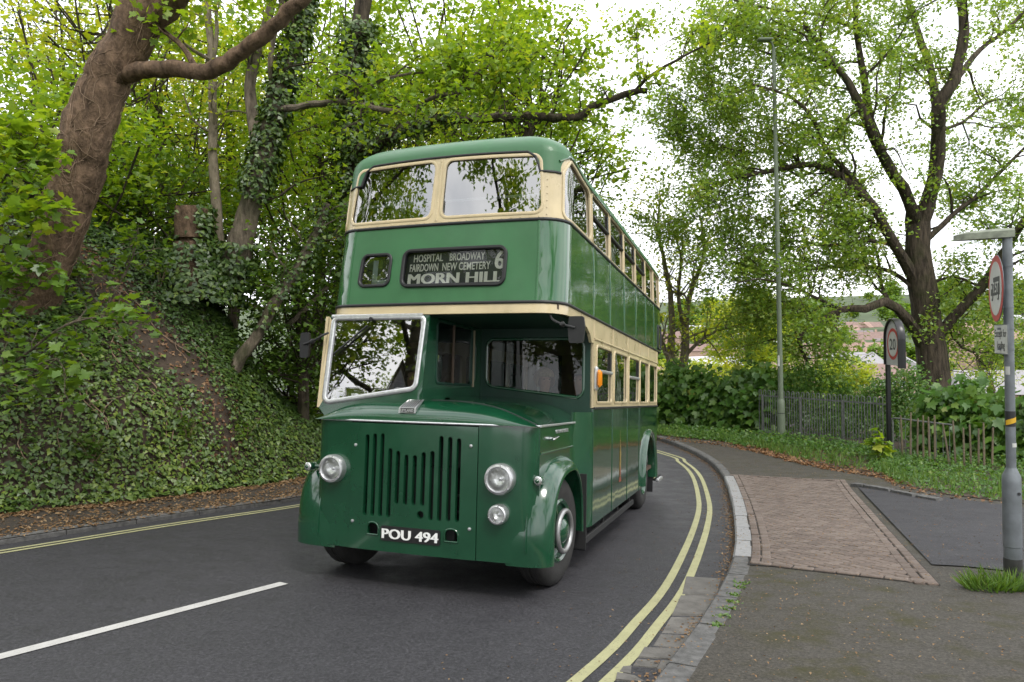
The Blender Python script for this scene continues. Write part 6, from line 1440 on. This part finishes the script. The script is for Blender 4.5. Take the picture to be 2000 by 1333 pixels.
# --- tall lamp post
bl = hit(1527, 862); lp = tag(empty('lamp_post', bl), 'tall slim grey-green lamp post on the verge by the railing', 'lamp post'); dl = bl[1]
zz = lambda py: (at(1520, py, dl) - bl)[2]; axl = unit(at(1511, 95, dl) - bl)
q = dl / 1375
mb = MB(); mb.lathe([(7.2 * q, -0.2), (7.2 * q, zz(792)), (6.6 * q, zz(784)), (4.9 * q, zz(780))], bl, axl, 20); mb.build('post_base', M_POSTG, lp)
mb = MB(); mb.lathe([(4.9 * q, zz(784)), (3.4 * q, zz(95))], bl, axl, 20); mb.build('post_shaft', M_POSTG, lp)
mb = MB(); c = bl + axl * zz(95); mb.tube(catmull([c, c + np.array((-0.05, 0, 0.15)), c + np.array((-0.2, -0.1, 0.2))], 0.1), 0.03, 8); mb.box(c + np.array((-0.3, -0.12, 0.2)), (0.4, 0.2, 0.08), bevel=0.03); mb.build('lantern', M_POSTG, lp)
mb = MB(); p = bl + axl * zz(705); mb.box(p + np.array((-4.2 * q, -0.03, 0)), (0.03, 0.09, 0.30)); mb.build('notice', M_SIGNW, lp)
mb = MB(); mb.lathe([(7.4 * q, 0), (7.4 * q, 0.02)], bl + axl * zz(808), axl, 20); mb.build('door_seam', M_SIGNK, lp)

# --- bow-top railing
f0, f1 = hit(1484, 852), hit(1738, 886); fen = tag(empty('railing', f0), 'grey bow-top metal railing behind the lamp post', 'railing')
Lf = np.linalg.norm((f1 - f0)[:2]); df = (f1 - f0) / Lf; sp_ = 0.165; hf = 1.38; nb = int(Lf / sp_)
for i in range(nb):
    a = f0 + df * (i * sp_); w = sp_ * 0.5
    arcp = [a + np.array((0, 0, 0.05)), a + np.array((0, 0, hf - w / 2))] + [a + df * (w / 2 - w / 2 * math.cos(t)) + np.array((0, 0, hf - w / 2 + w / 2 * math.sin(t))) for t in np.linspace(0, math.pi, 7)[1:-1]] + [a + df * w + np.array((0, 0, hf - w / 2)), a + df * w + np.array((0, 0, 0.05))]
    mb = MB(); mb.tube(arcp, 0.012, 5); mb.build('bow_bar', M_FENCE, fen)
for z in (hf - 0.17, 0.14):
    mb = MB(); a, b = f0 + np.array((0, 0, z)), f1 + np.array((0, 0, z)); ang = math.atan2(df[1], df[0]); mb.prism([a + np.array((0, -0.006, -0.02)), a + np.array((0, -0.006, 0.02)), a + np.array((0, 0.006, 0.02)), a + np.array((0, 0.006, -0.02))], b - a); mb.build('rail', M_FENCE, fen)
for i in range(0, nb, 8):
    mb = MB(); mb.box(f0 + df * (i * sp_ + 0.123) + np.array((0, 0, (hf - 0.15) / 2)), (0.05, 0.05, hf - 0.12)); mb.build('post', M_FENCE, fen)
# --- bent-tube barrier and wooden stakes
g0, g1 = hit(1745, 893), hit(1862, 912); dg_ = g1 - g0
ba = tag(empty('tube_barrier', g0), 'low grey tubular barrier behind the wooden stakes', 'barrier')
mb = MB(); hb = 0.93; mb.tube(catmull([g0, g0 + np.array((0, 0, hb - 0.12)), g0 + dg_ * 0.03 + np.array((0, 0, hb)), g0 + dg_ * 0.5 + np.array((0, 0, hb - 0.01)), g1 + np.array((0, 0, hb - 0.02))], 0.1), 0.021, 8); mb.build('top_tube', M_FENCE, ba)
for f in np.linspace(0.12, 0.95, 9): mb = MB(); p = g0 + dg_ * f; mb.tube([p + np.array((0, 0, 0)), p + np.array((0, 0, hb))], 0.007, 5); mb.build('bar', M_FENCE, ba)
stk = [(1752, 812, 890), (1766, 806, 893), (1779, 818, 896), (1791, 812, 898), (1803, 815, 900), (1813, 812, 903), (1843, 828, 908), (1853, 822, 908), (1869, 836, 910), (1882, 830, 910), (1896, 838, 912), (1907, 826, 915), (1921, 836, 915), (1990, 833, 915), (1997, 836, 915)]
for i, (x, y0_, y1_) in enumerate(stk):
    b = hit(x, y1_ + 6) + np.array((0, -0.25, 0)); h = (at(x, y0_, b[1]) - b)[2]; ln_ = np.array((RNG.normal() * 0.03, 0, 1)); ln_ = np.array((-0.16, 0, 1.0)) if i == 6 else ln_
    mb = MB(); mb.tube([b - np.array((0, 0, 0.2)), b + ln_ * h * 0.5, b + ln_ * h], [0.022, 0.020, 0.016], 6); o = mb.build('wooden_stake', M_STAKE, None, off=b); o.location = Vector(b.tolist())
    tag(o, 'wooden stake leaning left of the upright ones' if i == 6 else 'upright rough wooden stake in front of the hedge', 'stake', 'wooden stakes by the barrier')

# ------------------------------------------------------------ hedges, verge plants, grass
def hedge(name, label, line, top, thick, n, size, tpl, mat, seed, stem=14, low=0.0, jit=0.6, inset=0.0):
    """line of (px, py) base points; top = heights"""
    r = np.random.default_rng(seed); B = np.array([hit(x, y) for x, y in line]); root = tag(empty(name, B[0]), label, 'hedge'); s = np.r_[0, np.cumsum(np.linalg.norm(np.diff(B[:, :2], axis=0), axis=1))]
    nc = max(20, n // 16); t = r.uniform(0, s[-1], nc); b = np.stack([np.interp(t, s, B[:, i]) for i in range(3)], 1); h = np.interp(t, s, top) * (0.92 + 0.16 * np.sin(t * 2.3 + seed)); d_ = unit(B[-1] - B[0]); nn = np.array((d_[1], -d_[0], 0))
    if nn[1] > 0: nn = -nn
    f = r.uniform(0, 1, nc); zrel = low + (1 - low) * f ** 0.8; side = r.choice([1, 1, 1, -0.3], nc) * thick * np.sqrt(np.clip(1 - (zrel - 0.35) ** 2 * 1.8, 0.05, 1)) * r.uniform(0.55, 1.05, nc)
    C = b + nn * (side - thick)[:, None] + np.array((0, 0, 1.0)) * (zrel * h)[:, None]
    P, N, T = spray(C, 16, 0.36, r, 0.7, jit); N = N * 0.7 + nn * 0.75
    leaf_obj('foliage', P, N, size * r.uniform(0.55, 1.3, len(P)), tpl, mat, root, T, r, D=np.tile((0, 0, -0.6), (len(P), 1)))
    mb = MB()
    for k in range(stem):
        tt = r.uniform(0, s[-1]); p = np.array([np.interp(tt, s, B[:, i]) for i in range(3)]) - nn * thick; hh_ = np.interp(tt, s, top) * r.uniform(0.6, 0.95); mb.tube(catmull([p - np.array((0, 0, .1)), p + np.array((r.normal() * .1, 0, hh_ * .5)), p + np.array((r.normal() * .2, r.normal() * .1, hh_))], 0.3), 0.015, 5)
    tag(mb.build('stems', BK_GREY, root), kind='stuff'); return root
hedge('hedge', 'dense broad-leaved hedge along the pavement behind the bus', [(1240, 829), (1300, 833), (1400, 841), (1460, 846), (1500, 850)], [1.9, 1.85, 1.9, 2.0, 1.75], 0.7, 5600, 0.20, T_SYC, L_HEDGE, 61, 16)
hedge('hedge', 'small-leaved bushes growing behind the bow-top railing', [(1500, 845), (1560, 849), (1640, 856), (1740, 864), (1800, 870)], [2.1, 1.9, 1.75, 1.75, 2.0], 0.7, 12000, 0.085, T_MID, L_HEDGE, 62, 12, low=0.05)
hedge('hedge', 'pale broad-leaved bush under the great tree by the sign pole', [(1800, 884), (1860, 896), (1930, 905), (2010, 912), (2080, 920)], [1.25, 1.65, 1.75, 1.55, 1.5], 0.55, 3600, 0.20, T_SYC, L_HEDGE, 63, 14)
weeds('yellow_sapling', 'small yellowish sapling at the foot of the speed sign post', hit(1718, 905), 0.75, 0.28, 7, L_BRIGHT, 0.20, 64, T_SYC)
def band(n, outer, inner, seed, power=1.0):
    r = np.random.default_rng(seed); A = resample(np.array([hit(x, y)[:2] for x, y in outer]), 200); B = resample(np.array([hit(x, y)[:2] for x, y in inner]), 200)
    i = r.integers(0, 200, n); f = r.uniform(size=n)[:, None] ** power; P = A[i] * (1 - f) + B[i] * f + r.normal(size=(n, 2)) * 0.05
    return np.column_stack([P, pave_z(P[:, 0], P[:, 1])]), f[:, 0], i / 200.0, r
OUT = [(1230, 848), (1300, 852), (1400, 862), (1490, 878), (1560, 898), (1640, 914), (1730, 928), (1765, 948), (1850, 967), (2000, 985), (2150, 1003)]
INN = [(1230, 836), (1300, 840), (1400, 850), (1490, 860), (1560, 866), (1640, 874), (1740, 888), (1800, 896), (1900, 905), (2000, 912), (2150, 920)]
P, f, u_i, r = band(15000, OUT, INN, 71, 0.8)
h = (0.03 + 0.30 * f * r.uniform(0.2, 1, len(f))) * (0.8 + 0.4 * fbm(P[:, 0], P[:, 1], 1.1, 9)); edge = ~((u_i > 0.30) & (u_i < 0.62) & (f < 0.55) & (r.uniform(size=len(f)) < 0.88))
P = P + np.column_stack([r.normal(size=(len(f), 2)) * 0.05, np.maximum(0.01, h)]); N = np.array((0, -0.35, 1.0)) + r.normal(size=P.shape) * 0.5
tag(leaf_obj('verge_plants', P[edge], N[edge], (0.075 * r.uniform(0.5, 1.4, len(P)))[edge], T_MID, L_HEDGE, None, np.clip(0.45 + 0.2 * r.normal(size=len(P)), 0, 0.9)[edge], r), 'low green weeds and nettles along the foot of the railing', 'weeds', kind='stuff')
P, f, u_i, r = band(5200, OUT, INN, 72, 1.0); D3 = np.column_stack([r.normal(size=(len(P), 2)) * 0.35, np.ones(len(P))])
tag(leaf_obj('verge_grass', P, unit(np.column_stack([r.normal(size=(len(P), 2)), 0.2 * np.ones(len(P))])), 0.22 * r.uniform(0.4, 1.3, len(P)), T_BLADE, L_GRASS, None, None, r, D=D3 * 3), 'grass blades growing along the verge', 'grass', kind='stuff')
P, f, u_i, r = band(7000, [(x, y + 8) for x, y in OUT], INN, 73, 1.6); k = ((u_i > 0.26) & (u_i < 0.68)) | (r.uniform(size=len(f)) < 0.25)
P = P[k] + np.array((0, 0, 0.015)); tag(leaf_obj('leaf_litter', P, np.array((0, 0, 1.0)) + r.normal(size=P.shape) * 0.3, 0.075 * r.uniform(0.5, 1.3, len(P)), T_MID, M_LITTER, None, None, r), 'brown dead leaves along the verge before the railing', 'leaf litter', kind='stuff')
# verge soil sheet
A = resample(np.array([hit(x, y)[:2] for x, y in OUT]), 90); B = resample(np.array([hit(x, y - 8)[:2] for x, y in INN]), 90); B2 = B + (B - A) * 0.8
Vv = np.concatenate([np.column_stack([q, pave_z(q[:, 0], q[:, 1]) + 0.010]) for q in (A, B, B2)]); tag(obj_mesh('verge', mesh_np('verge', Vv, np.array([(k * 90 + i, k * 90 + i + 1, (k + 1) * 90 + i + 1, (k + 1) * 90 + i) for k in (0, 1) for i in range(89)])[:, ::-1], smooth=True), M_SOIL), kind='structure')
# grass tuft at the pole, weeds along the kerb
def tuft(name, label, c, n, rad, h, seed, kind=None, cat='grass'):
    r = np.random.default_rng(seed); q = np.sqrt(r.uniform(size=n)) * rad; a = r.uniform(0, 6.28, n); P = np.asarray(c) + np.column_stack([q * np.cos(a), q * np.sin(a) * 0.6, 0 * q]); D = np.column_stack([np.cos(a) * 0.5 + r.normal(size=n) * 0.3, np.sin(a) * 0.5 + r.normal(size=n) * 0.3, np.ones(n)])
    o = leaf_obj(name, P - np.asarray(c), np.column_stack([np.cos(a + 1.5), np.sin(a + 1.5), 0.2 + 0 * a]) + r.normal(size=(n, 3)) * 0.4, h * r.uniform(0.4, 1.2, n), T_BLADE, L_GRASS, None, None, r, D=D * 3); o.location = Vector([float(v) for v in c]); return tag(o, label, cat, kind=kind)
tuft('grass_tuft', 'thick grass tuft round the foot of the sign pole', hit(1940, 1150), 420, 0.24, 0.17, 81)
tuft('grass_tuft', 'grass behind the foot of the sign pole at the photo edge', hit(1995, 1150), 260, 0.2, 0.15, 82)
P = np.array([hit(x, y) for x, y in [(1405, 1222), (1412, 1205), (1420, 1190), (1428, 1176), (1436, 1163), (1446, 1148), (1450, 1140)] for _ in range(60)]); P += np.column_stack([RNG.normal(size=(len(P), 2)) * 0.03, np.zeros(len(P))])
tag(leaf_obj('kerb_weeds', P, np.array((0, 0, 1.0)) + RNG.normal(size=P.shape) * 0.7, 0.028, T_MID, L_GRASS), 'little green weeds sprouting along the near kerb', 'weeds', kind='stuff')
# fallen bits on road edges and paths
def scatter(name, label, line, n, spread, zf, size, mat, seed, side=1.0, dz=0.008, tpl=T_DIAMOND):
    r = np.random.default_rng(seed); L = np.asarray(line)[:, :2]; i = r.integers(0, len(L) - 1, n); f = r.uniform(size=(n, 1)); T = unit(L[i + 1] - L[i]); P = L[i] * (1 - f) + L[i + 1] * f + np.column_stack([T[:, 1], -T[:, 0]]) * (np.abs(r.normal(size=(n, 1))) * spread * side)
    P = np.column_stack([P, zf(P[:, 0], P[:, 1]) + dz]); return tag(leaf_obj(name, P, np.array((0, 0, 1.0)) + r.normal(size=P.shape) * 0.25, size * r.uniform(0.5, 1.4, n), tpl, mat, None, None, r), label, 'leaf litter', kind='stuff')
near = KERB_R[(KERB_R[:, 1] > 3.5) & (KERB_R[:, 1] < 24)]
scatter('fallen_blossom', 'brown fallen catkins in the gutter along the right kerb', near, 2600, 0.07, road_z, 0.026, M_LITTERP, 91, -1)
scatter('fallen_blossom', 'fallen catkins scattered over the right side of the road', near, 900, 0.6, road_z, 0.018, M_LITTERP, 92, -1)
scatter('fallen_blossom', 'dry bits scattered over the near pavement', near, 6500, 2.2, pave_z, 0.017, M_LITTERP, 93, 1, 0.02)
nl = KERB_L[(KERB_L[:, 1] > 3) & (KERB_L[:, 1] < 15)]
scatter('leaf_litter', 'brown leaves strewn over the left footpath', nl, 5200, 0.55, foot_z, 0.042, M_LITTERP, 94, -1, 0.012, T_MID)
fl_ = FOOT_L[(FOOT_L[:, 1] > 2) & (FOOT_L[:, 1] < 15)]
scatter('leaf_litter', 'drift of brown leaves along the foot of the bank', fl_, 4200, 0.20, foot_z, 0.055, M_LITTERP, 95, 1, 0.02, T_MID)

# ------------------------------------------------------------ beyond the hedge: trees, town, hills
VG = 'trees between the hedge and the town'
wood_tree('spring_tree', 'bright yellow-green tree beyond the hedge left of the lamp post', 1455, 655, 42, (2.4, 2.4, 2.9), L_YEL, 101, 320, 26, 0.20, T_MID, 0.7, 760, group=VG)
wood_tree('spring_tree', 'bright green round tree below the hanging branch', 1650, 735, 78, (2.6, 2.4, 2.3), L_YEL, 102, 200, 26, 0.30, T_MID, 0.8, 790, group=VG)
wood_tree('spring_tree', 'sparse yellowish tree right of the great trunk', 1925, 690, 40, (2.6, 2.2, 2.4), L_YEL, 103, 120, 14, 0.13, T_MID, 0.8, 790, group=VG)
wood_tree('spring_tree', 'low green tree behind the twin stems', 1360, 735, 40, (3.0, 2.2, 0.9), L_YEL, 104, 150, 24, 0.19, T_MID, 0.7, 780, group=VG)
wood_tree('spring_tree', 'green bush behind the middle of the railing', 1560, 745, 30, (1.5, 1.5, 1.0), L_BRIGHT, 105, 130, 24, 0.13, T_MID, 0.5, 790, group=VG)
M_WALLS = [simple('town_wall_%d' % i, c, 0.9, var=0.1, scale=0.6) for i, c in enumerate([(0.42, 0.29, 0.23), (0.55, 0.48, 0.42), (0.64, 0.62, 0.58), (0.38, 0.26, 0.21), (0.56, 0.50, 0.38)])]  # wall colours paled: distance haze is put into the colour
M_ROOFS = [simple('town_roof_%d' % i, c, 0.9, var=0.15, scale=0.8) for i, c in enumerate([(0.22, 0.15, 0.13), (0.30, 0.20, 0.165), (0.28, 0.27, 0.28), (0.50, 0.50, 0.52), (0.20, 0.17, 0.17)])]  # roof reds washed out, with haze painted into the colour as well
M_PANE = simple('town_window_pane', (0.10, 0.12, 0.14), 0.15); M_FRAME = simple('town_window_frame', (0.72, 0.72, 0.70), 0.6)
def house(name, label, px, py, d, w, dep, wh, rh, yaw, wm, rm, nwin=4, rows=1, group=None, parts=True, chim=True):
    c = at(px, py, d); root = empty(name, c); root.rotation_euler = (0, 0, R(yaw)); OFF[root] = np.zeros(3); tag(root, label, 'house', group)
    mb = MB(); mb.box((0, 0, -wh / 2 - 4), (w, dep, wh + 8)); mb.build('wall', M_WALLS[wm], root)
    ov = 0.35; a, b = w / 2 + ov, dep / 2 + ov
    mb = MB(); mb.add([(-a, -b, -0.15), (a, -b, -0.15), (a, b, -0.15), (-a, b, -0.15), (-a + 0.2, 0, rh), (a - 0.2, 0, rh)], [(0, 1, 5, 4), (2, 3, 4, 5), (1, 2, 5), (3, 0, 4), (3, 2, 1, 0)]); rf = mb.build('roof', M_ROOFS[rm], root)
    if chim: mb = MB(); mb.box((w * 0.28, 0.1, rh + 0.4), (0.9, 0.7, 1.6)); mb.build('chimney', M_WALLS[0], rf)
    if parts:
        for r_i in range(rows):
            for k in range(nwin):
                x = -w / 2 + w * (k + 0.5) / nwin; z = -1.1 - r_i * 2.7
                mb = MB(); mb.box((x, -dep / 2 - 0.03, z), (1.15, 0.10, 1.35)); wd_ = mb.build('window', M_FRAME, root)
                mb = MB(); mb.box((x - 0.27, -dep / 2 - 0.07, z), (0.44, 0.06, 1.10)); mb.box((x + 0.27, -dep / 2 - 0.07, z), (0.44, 0.06, 1.10)); mb.build('pane', M_PANE, wd_)
    return root
house('house', 'brick house with long brown roof below the 20 sign', 1720, 738, 150, 11, 8, 5, 3.0, -8, 0, 0, 6, 2)
house('house', 'long pale-roofed brick building behind the twin-stem tree', 1385, 712, 140, 10, 8, 4, 1.6, 10, 0, 3, 5, 1, chim=False)
house('house', 'orange brick building at the left below the pale roof', 1318, 730, 110, 7, 6, 4, 1.2, 5, 0, 1, 4, 1, chim=False)
house('house', 'grey slate roof just above the long brown roof', 1672, 712, 200, 14, 9, 4, 3.4, 25, 2, 2, 5, 1)
house('house', 'red terrace left of the hanging branch tip', 1540, 728, 170, 12, 8, 4, 2.6, -12, 3, 1, 5, 1)
house('house', 'white-gabled house right behind the speed sign', 1768, 716, 190, 10, 8, 4, 2.6, 60, 2, 2, 3, 1)
house('house', 'grey slate roof with brick wall at the far right edge', 1965, 762, 60, 7.5, 6, 3, 1.7, -20, 0, 2, 3, 1)
house('house', 'tall pale apartment block above the rooftops', 1745, 668, 420, 22, 14, 16, 3, 0, 4, 0, 7, 4, chim=False)
house('house', 'wide red-roofed terrace across the middle of the town', 1640, 690, 280, 34, 9, 5, 4, 6, 3, 1, 10, 1)
house('house', 'cream house on the slope between branch and speed sign', 1690, 664, 360, 18, 10, 6, 4, -14, 1, 0, 5, 1)
house('house', 'red brick house seen right of the great trunk', 1905, 655, 230, 12, 9, 6, 4, 15, 0, 1, 4, 2)
house('house', 'white house beside the weight limit pole', 1935, 668, 300, 12, 9, 6, 4, -20, 2, 0, 3, 2)
rg = np.random.default_rng(5)
for k in range(90):
    px = rg.choice([rg.uniform(1290, 1500), rg.uniform(1540, 1800), rg.uniform(1540, 1800), rg.uniform(1880, 2010)]); d = rg.uniform(260, 900); w = rg.uniform(9, 22)
    x = (px - 1000) / FOC * d; z = float(ground_z(np.array([x]), np.array([d]))[0]) + rg.uniform(4, 7); py = 666.5 - (z - CAM[2]) / d * FOC + 0.016 * (px - 1000)
    house('far_house', 'small far house among trees on the opposite hillside', px, py, d, w, 8, 5, rg.uniform(2.5, 4), rg.uniform(-35, 35), int(rg.integers(0, 5)), int(rg.integers(0, 5)), group='far houses on the hillside', parts=False, chim=False)
ft = leaf_mesh('crown', *(lambda C: (C[0], C[1]))(spray(ellipsoid_clumps((0, 0, 3.5), (3.4, 3.4, 3.2), 70, rg), 12, 1.3, rg, 0.7)), 1.05, T_MID, None, rg); fm_ = MB(); fm_.tube([(0, 0, -2), (0, 0, 3)], 0.25, 6)
fto = fm_.build('trunk', BK_DARK); ftm = fto.data; bpy.data.objects.remove(fto); ft.materials.append(L_MID)
for k in range(110):
    px = rg.uniform(1230, 2050); d = rg.uniform(180, 1000) ** 1.0; x = (px - 1000) / FOC * d; z = float(ground_z(np.array([x]), np.array([d]))[0])
    e = tag(empty('far_tree', (x, d, z)), 'far round tree on the hillside across the valley', 'tree', 'far trees across the valley'); s_ = rg.uniform(0.7, 1.5) * (1 + d / 900); e.scale = (s_, s_, s_ * rg.uniform(0.8, 1.1)); e.rotation_euler = (0, 0, rg.uniform(0, 6))
    link(bpy.data.objects.new('crown', ft), e); link(bpy.data.objects.new('trunk', ftm), e)

# --- roadside trees behind the camera, seen mirrored in the bus windows
t = Tree('roadside_tree', (-12.6, 2.2, 1.2), 'open-branched roadside tree behind the camera mirrored in the windscreen', group='trees behind the camera', seed=111)
B0 = np.array((-12.6, 2.2, 1.0))
A = t.limb([B0, B0 + (0.2, 0.1, 2.5), B0 + (0.1, 0.3, 5), B0 + (0.5, 0.2, 8), B0 + (0.4, 0.5, 11)], 0.28, 0.08, 10)
for k in range(9):
    a = k * 2.4; z = 2.6 + k * 0.8; p = B0 + (0.2, 0.2, z); e = np.array((math.cos(a), math.sin(a), 0.45)); q = t.limb([p, p + e * 1.5, p + e * 3.0 + (0, 0, .3), p + e * 4.4 + (0, 0, .2)], 0.09, 0.025, 7); t.grow(*q, 7, 1.7, 5, 0.8, t0=0.25)
t.leaves(42, 0.17, T_MID, L_BRIGHT, 0.22); t.done(BK_DARK)
t.root.scale = (1.15, 1.15, 1.25)
for k, (x, y, z, rz, sc_, lb) in enumerate([(-8.0, -5.5, 0.8, 1.0, 1.1, 'roadside tree behind the camera over the left footpath'), (-4.5, -11.0, 0.8, 2.2, 1.05, 'roadside tree behind the camera over the road'), (-13, -4, 1.0, 4.0, 1.15, 'tall roadside tree far behind the camera'), (9.5, -6.0, 0.2, 5.1, 1.1, 'roadside tree behind the camera on the right')]):
    r2 = t.root.copy(); COL.objects.link(r2); r2.location = (x, y, z); r2.rotation_euler = (0, 0, rz); r2.scale = (sc_,) * 3; r2['label'] = lb
    for ch in list(t.root.children): c2 = ch.copy(); COL.objects.link(c2); c2.parent = r2

for tgt, rz, lb in (((-13.6, -1.3, 7.6), 0.4, 'leafy tree behind the camera mirrored in the windscreen top'), ((-15.5, -6.8, 6.0), 2.0, 'leafy tree farther behind the camera over the left footpath')):
    r2 = edge_tree.root.copy(); COL.objects.link(r2); r2.location = Vector((np.array(tgt) - edge_tree.off).tolist()); r2.rotation_euler = (0, 0, rz); r2['label'] = lb; r2['group'] = 'trees behind the camera'
    for ch in list(edge_tree.root.children): c2 = ch.copy(); COL.objects.link(c2); c2.parent = r2
# ------------------------------------------------------------ passengers
M_SKIN = simple('skin', (0.48, 0.27, 0.19), 0.55, var=0.08)
def person(label, loc, yaw, cloth, hair, hair_long=False):
    """seated figure: one continuous body grown from a joint skeleton; local -y is forward"""
    J = {'pel': (0, 0, 0.10, .15, .13), 'waist': (0, 0, 0.28, .14, .115), 'chest': (0, -0.01, 0.46, .165, .12), 'neck0': (0, 0.0, 0.585, .075, .07), 'neck': (0, -0.01, 0.64, .052, .055), 'jaw': (0, -0.035, 0.705, .062, .075), 'head': (0, -0.02, 0.79, .078, .095), 'crown': (0, -0.01, 0.855, .055, .07)}
    E = [('pel', 'waist'), ('waist', 'chest'), ('chest', 'neck0'), ('neck0', 'neck'), ('neck', 'jaw'), ('jaw', 'head'), ('head', 'crown')]
    for sx, n in ((-1, 'L'), (1, 'R')):
        J.update({'sh' + n: (sx * 0.19, 0, 0.535, .065, .065), 'el' + n: (sx * 0.24, -0.04, 0.28, .047, .047), 'wr' + n: (sx * 0.15, -0.26, 0.20, .032, .034), 'hd' + n: (sx * 0.11, -0.33, 0.19, .036, .022), 'hp' + n: (sx * 0.10, -0.05, 0.07, .10, .10), 'kn' + n: (sx * 0.11, -0.45, 0.08, .065, .065), 'an' + n: (sx * 0.11, -0.45, -0.34, .042, .042), 'ft' + n: (sx * 0.11, -0.60, -0.39, .04, .03)})
        E += [('chest', 'sh' + n), ('sh' + n, 'el' + n), ('el' + n, 'wr' + n), ('wr' + n, 'hd' + n), ('pel', 'hp' + n), ('hp' + n, 'kn' + n), ('kn' + n, 'an' + n), ('an' + n, 'ft' + n)]
    keys = list(J); me = bpy.data.meshes.new('body'); me.from_pydata([J[k][:3] for k in keys], [(keys.index(a), keys.index(b)) for a, b in E], [])
    tmp = bpy.data.objects.new('tmp', me); COL.objects.link(tmp); tmp.modifiers.new('s', 'SKIN'); md = tmp.modifiers.new('u', 'SUBSURF'); md.levels = 2; md.render_levels = 2
    for i, k in enumerate(keys): me.skin_vertices[0].data[i].radius = J[k][3:]; me.skin_vertices[0].data[i].use_root = (k == 'pel')
    dg = bpy.context.evaluated_depsgraph_get(); bm_ = bpy.data.meshes.new_from_object(tmp.evaluated_get(dg)); bpy.data.objects.remove(tmp)
    co = np.empty(len(bm_.vertices) * 3, np.float32); bm_.vertices.foreach_get('co', co); co = co.reshape(-1, 3)
    d = np.hypot(co[:, 0] / 0.022, (co[:, 2] - 0.765) / 0.03); f = (co[:, 1] < -0.05) & (co[:, 2] > 0.6); co[f, 1] -= 0.030 * np.exp(-d[f] ** 2)                       # nose
    for sx in (-1, 1): d = np.hypot((co[:, 0] - sx * 0.033) / 0.018, (co[:, 2] - 0.795) / 0.013); co[f, 1] += 0.012 * np.exp(-d[f] ** 2)                               # eye sockets
    bm_.vertices.foreach_set('co', co.ravel()); bm_.materials.clear(); bm_.materials.append(cloth); bm_.materials.append(M_SKIN)
    for p in bm_.polygons: p.use_smooth = True; c = p.center; p.material_index = 1 if (c[2] > 0.625 or (abs(c[1] + 0.33) < 0.07 and 0.1 < c[2] < 0.25)) else 0
    root = empty('person', (0, 0, 0)); OFF[root] = np.zeros(3); tag(root, label, 'person')
    m = Matrix(bm4) @ Matrix.Translation(Vector(loc)) @ Matrix.Rotation(yaw, 4, 'Z'); root.matrix_world = m
    o = bpy.data.objects.new('body', bm_); link(o, root)
    mb = MB(); n1, n2 = 18, 10; vs = []
    for i in range(n2 + 1):
        th_ = math.pi * i / n2 * (0.72 if hair_long else 0.58)
        for k in range(n1):
            a = 2 * math.pi * k / n1; back = 0.5 - 0.5 * math.sin(-a) ; lim = 1.0 if math.sin(a) > -0.35 else 0.62
            t_ = th_ * lim; rr_ = 1 + 0.06 * math.sin(5 * a + i); vs.append((0.108 * rr_ * math.sin(t_) * math.cos(a) * (1.15 if hair_long else 1), -0.010 + 0.128 * rr_ * math.sin(t_) * math.sin(a), 0.80 + 0.138 * math.cos(t_)))
    mb.add(vs, [(i * n1 + k, (i + 1) * n1 + k, (i + 1) * n1 + (k + 1) % n1, i * n1 + (k + 1) % n1) for i in range(n2) for k in range(n1)], 0, True); mb.build('hair', hair, root)
    mb = MB()
    for sx in (-1, 1): mb.lathe([(0.008, 0), (0.007, 0.003), (0, 0.004)], (sx * 0.033, -0.098, 0.796), (0, -1, 0), 10)
    mb.build('eyes', M_SIGNK, root)
M_COAT = simple('dark_coat', (0.018, 0.018, 0.024), 0.9); M_COAT2 = simple('brown_jacket', (0.06, 0.035, 0.02), 0.9); M_COAT3 = simple('blue_jacket', (0.03, 0.05, 0.09), 0.9)
M_HAIRB = simple('fair_hair', (0.30, 0.22, 0.13), 0.6, var=0.3, scale=60); M_HAIRG = simple('grey_hair', (0.22, 0.20, 0.18), 0.6, var=0.3, scale=60)
person('passenger with short fair hair in a dark coat behind the bulkhead window', (0.50, 1.48, 1.16), 0.6, M_COAT, M_HAIRB, True)
person('passenger in a dark jacket seated nearest the nearside window', (0.93, 1.50, 1.16), -0.1, M_COAT2, M_HAIRG)
person('driver in dark clothing at the wheel behind the cab windscreen', (-0.66, 0.42, 1.14), 0.0, M_COAT, M_HAIRG)
person('passenger at the front corner window of the upper deck', (0.92, 0.62, 3.06), -0.2, M_COAT3, M_HAIRG)
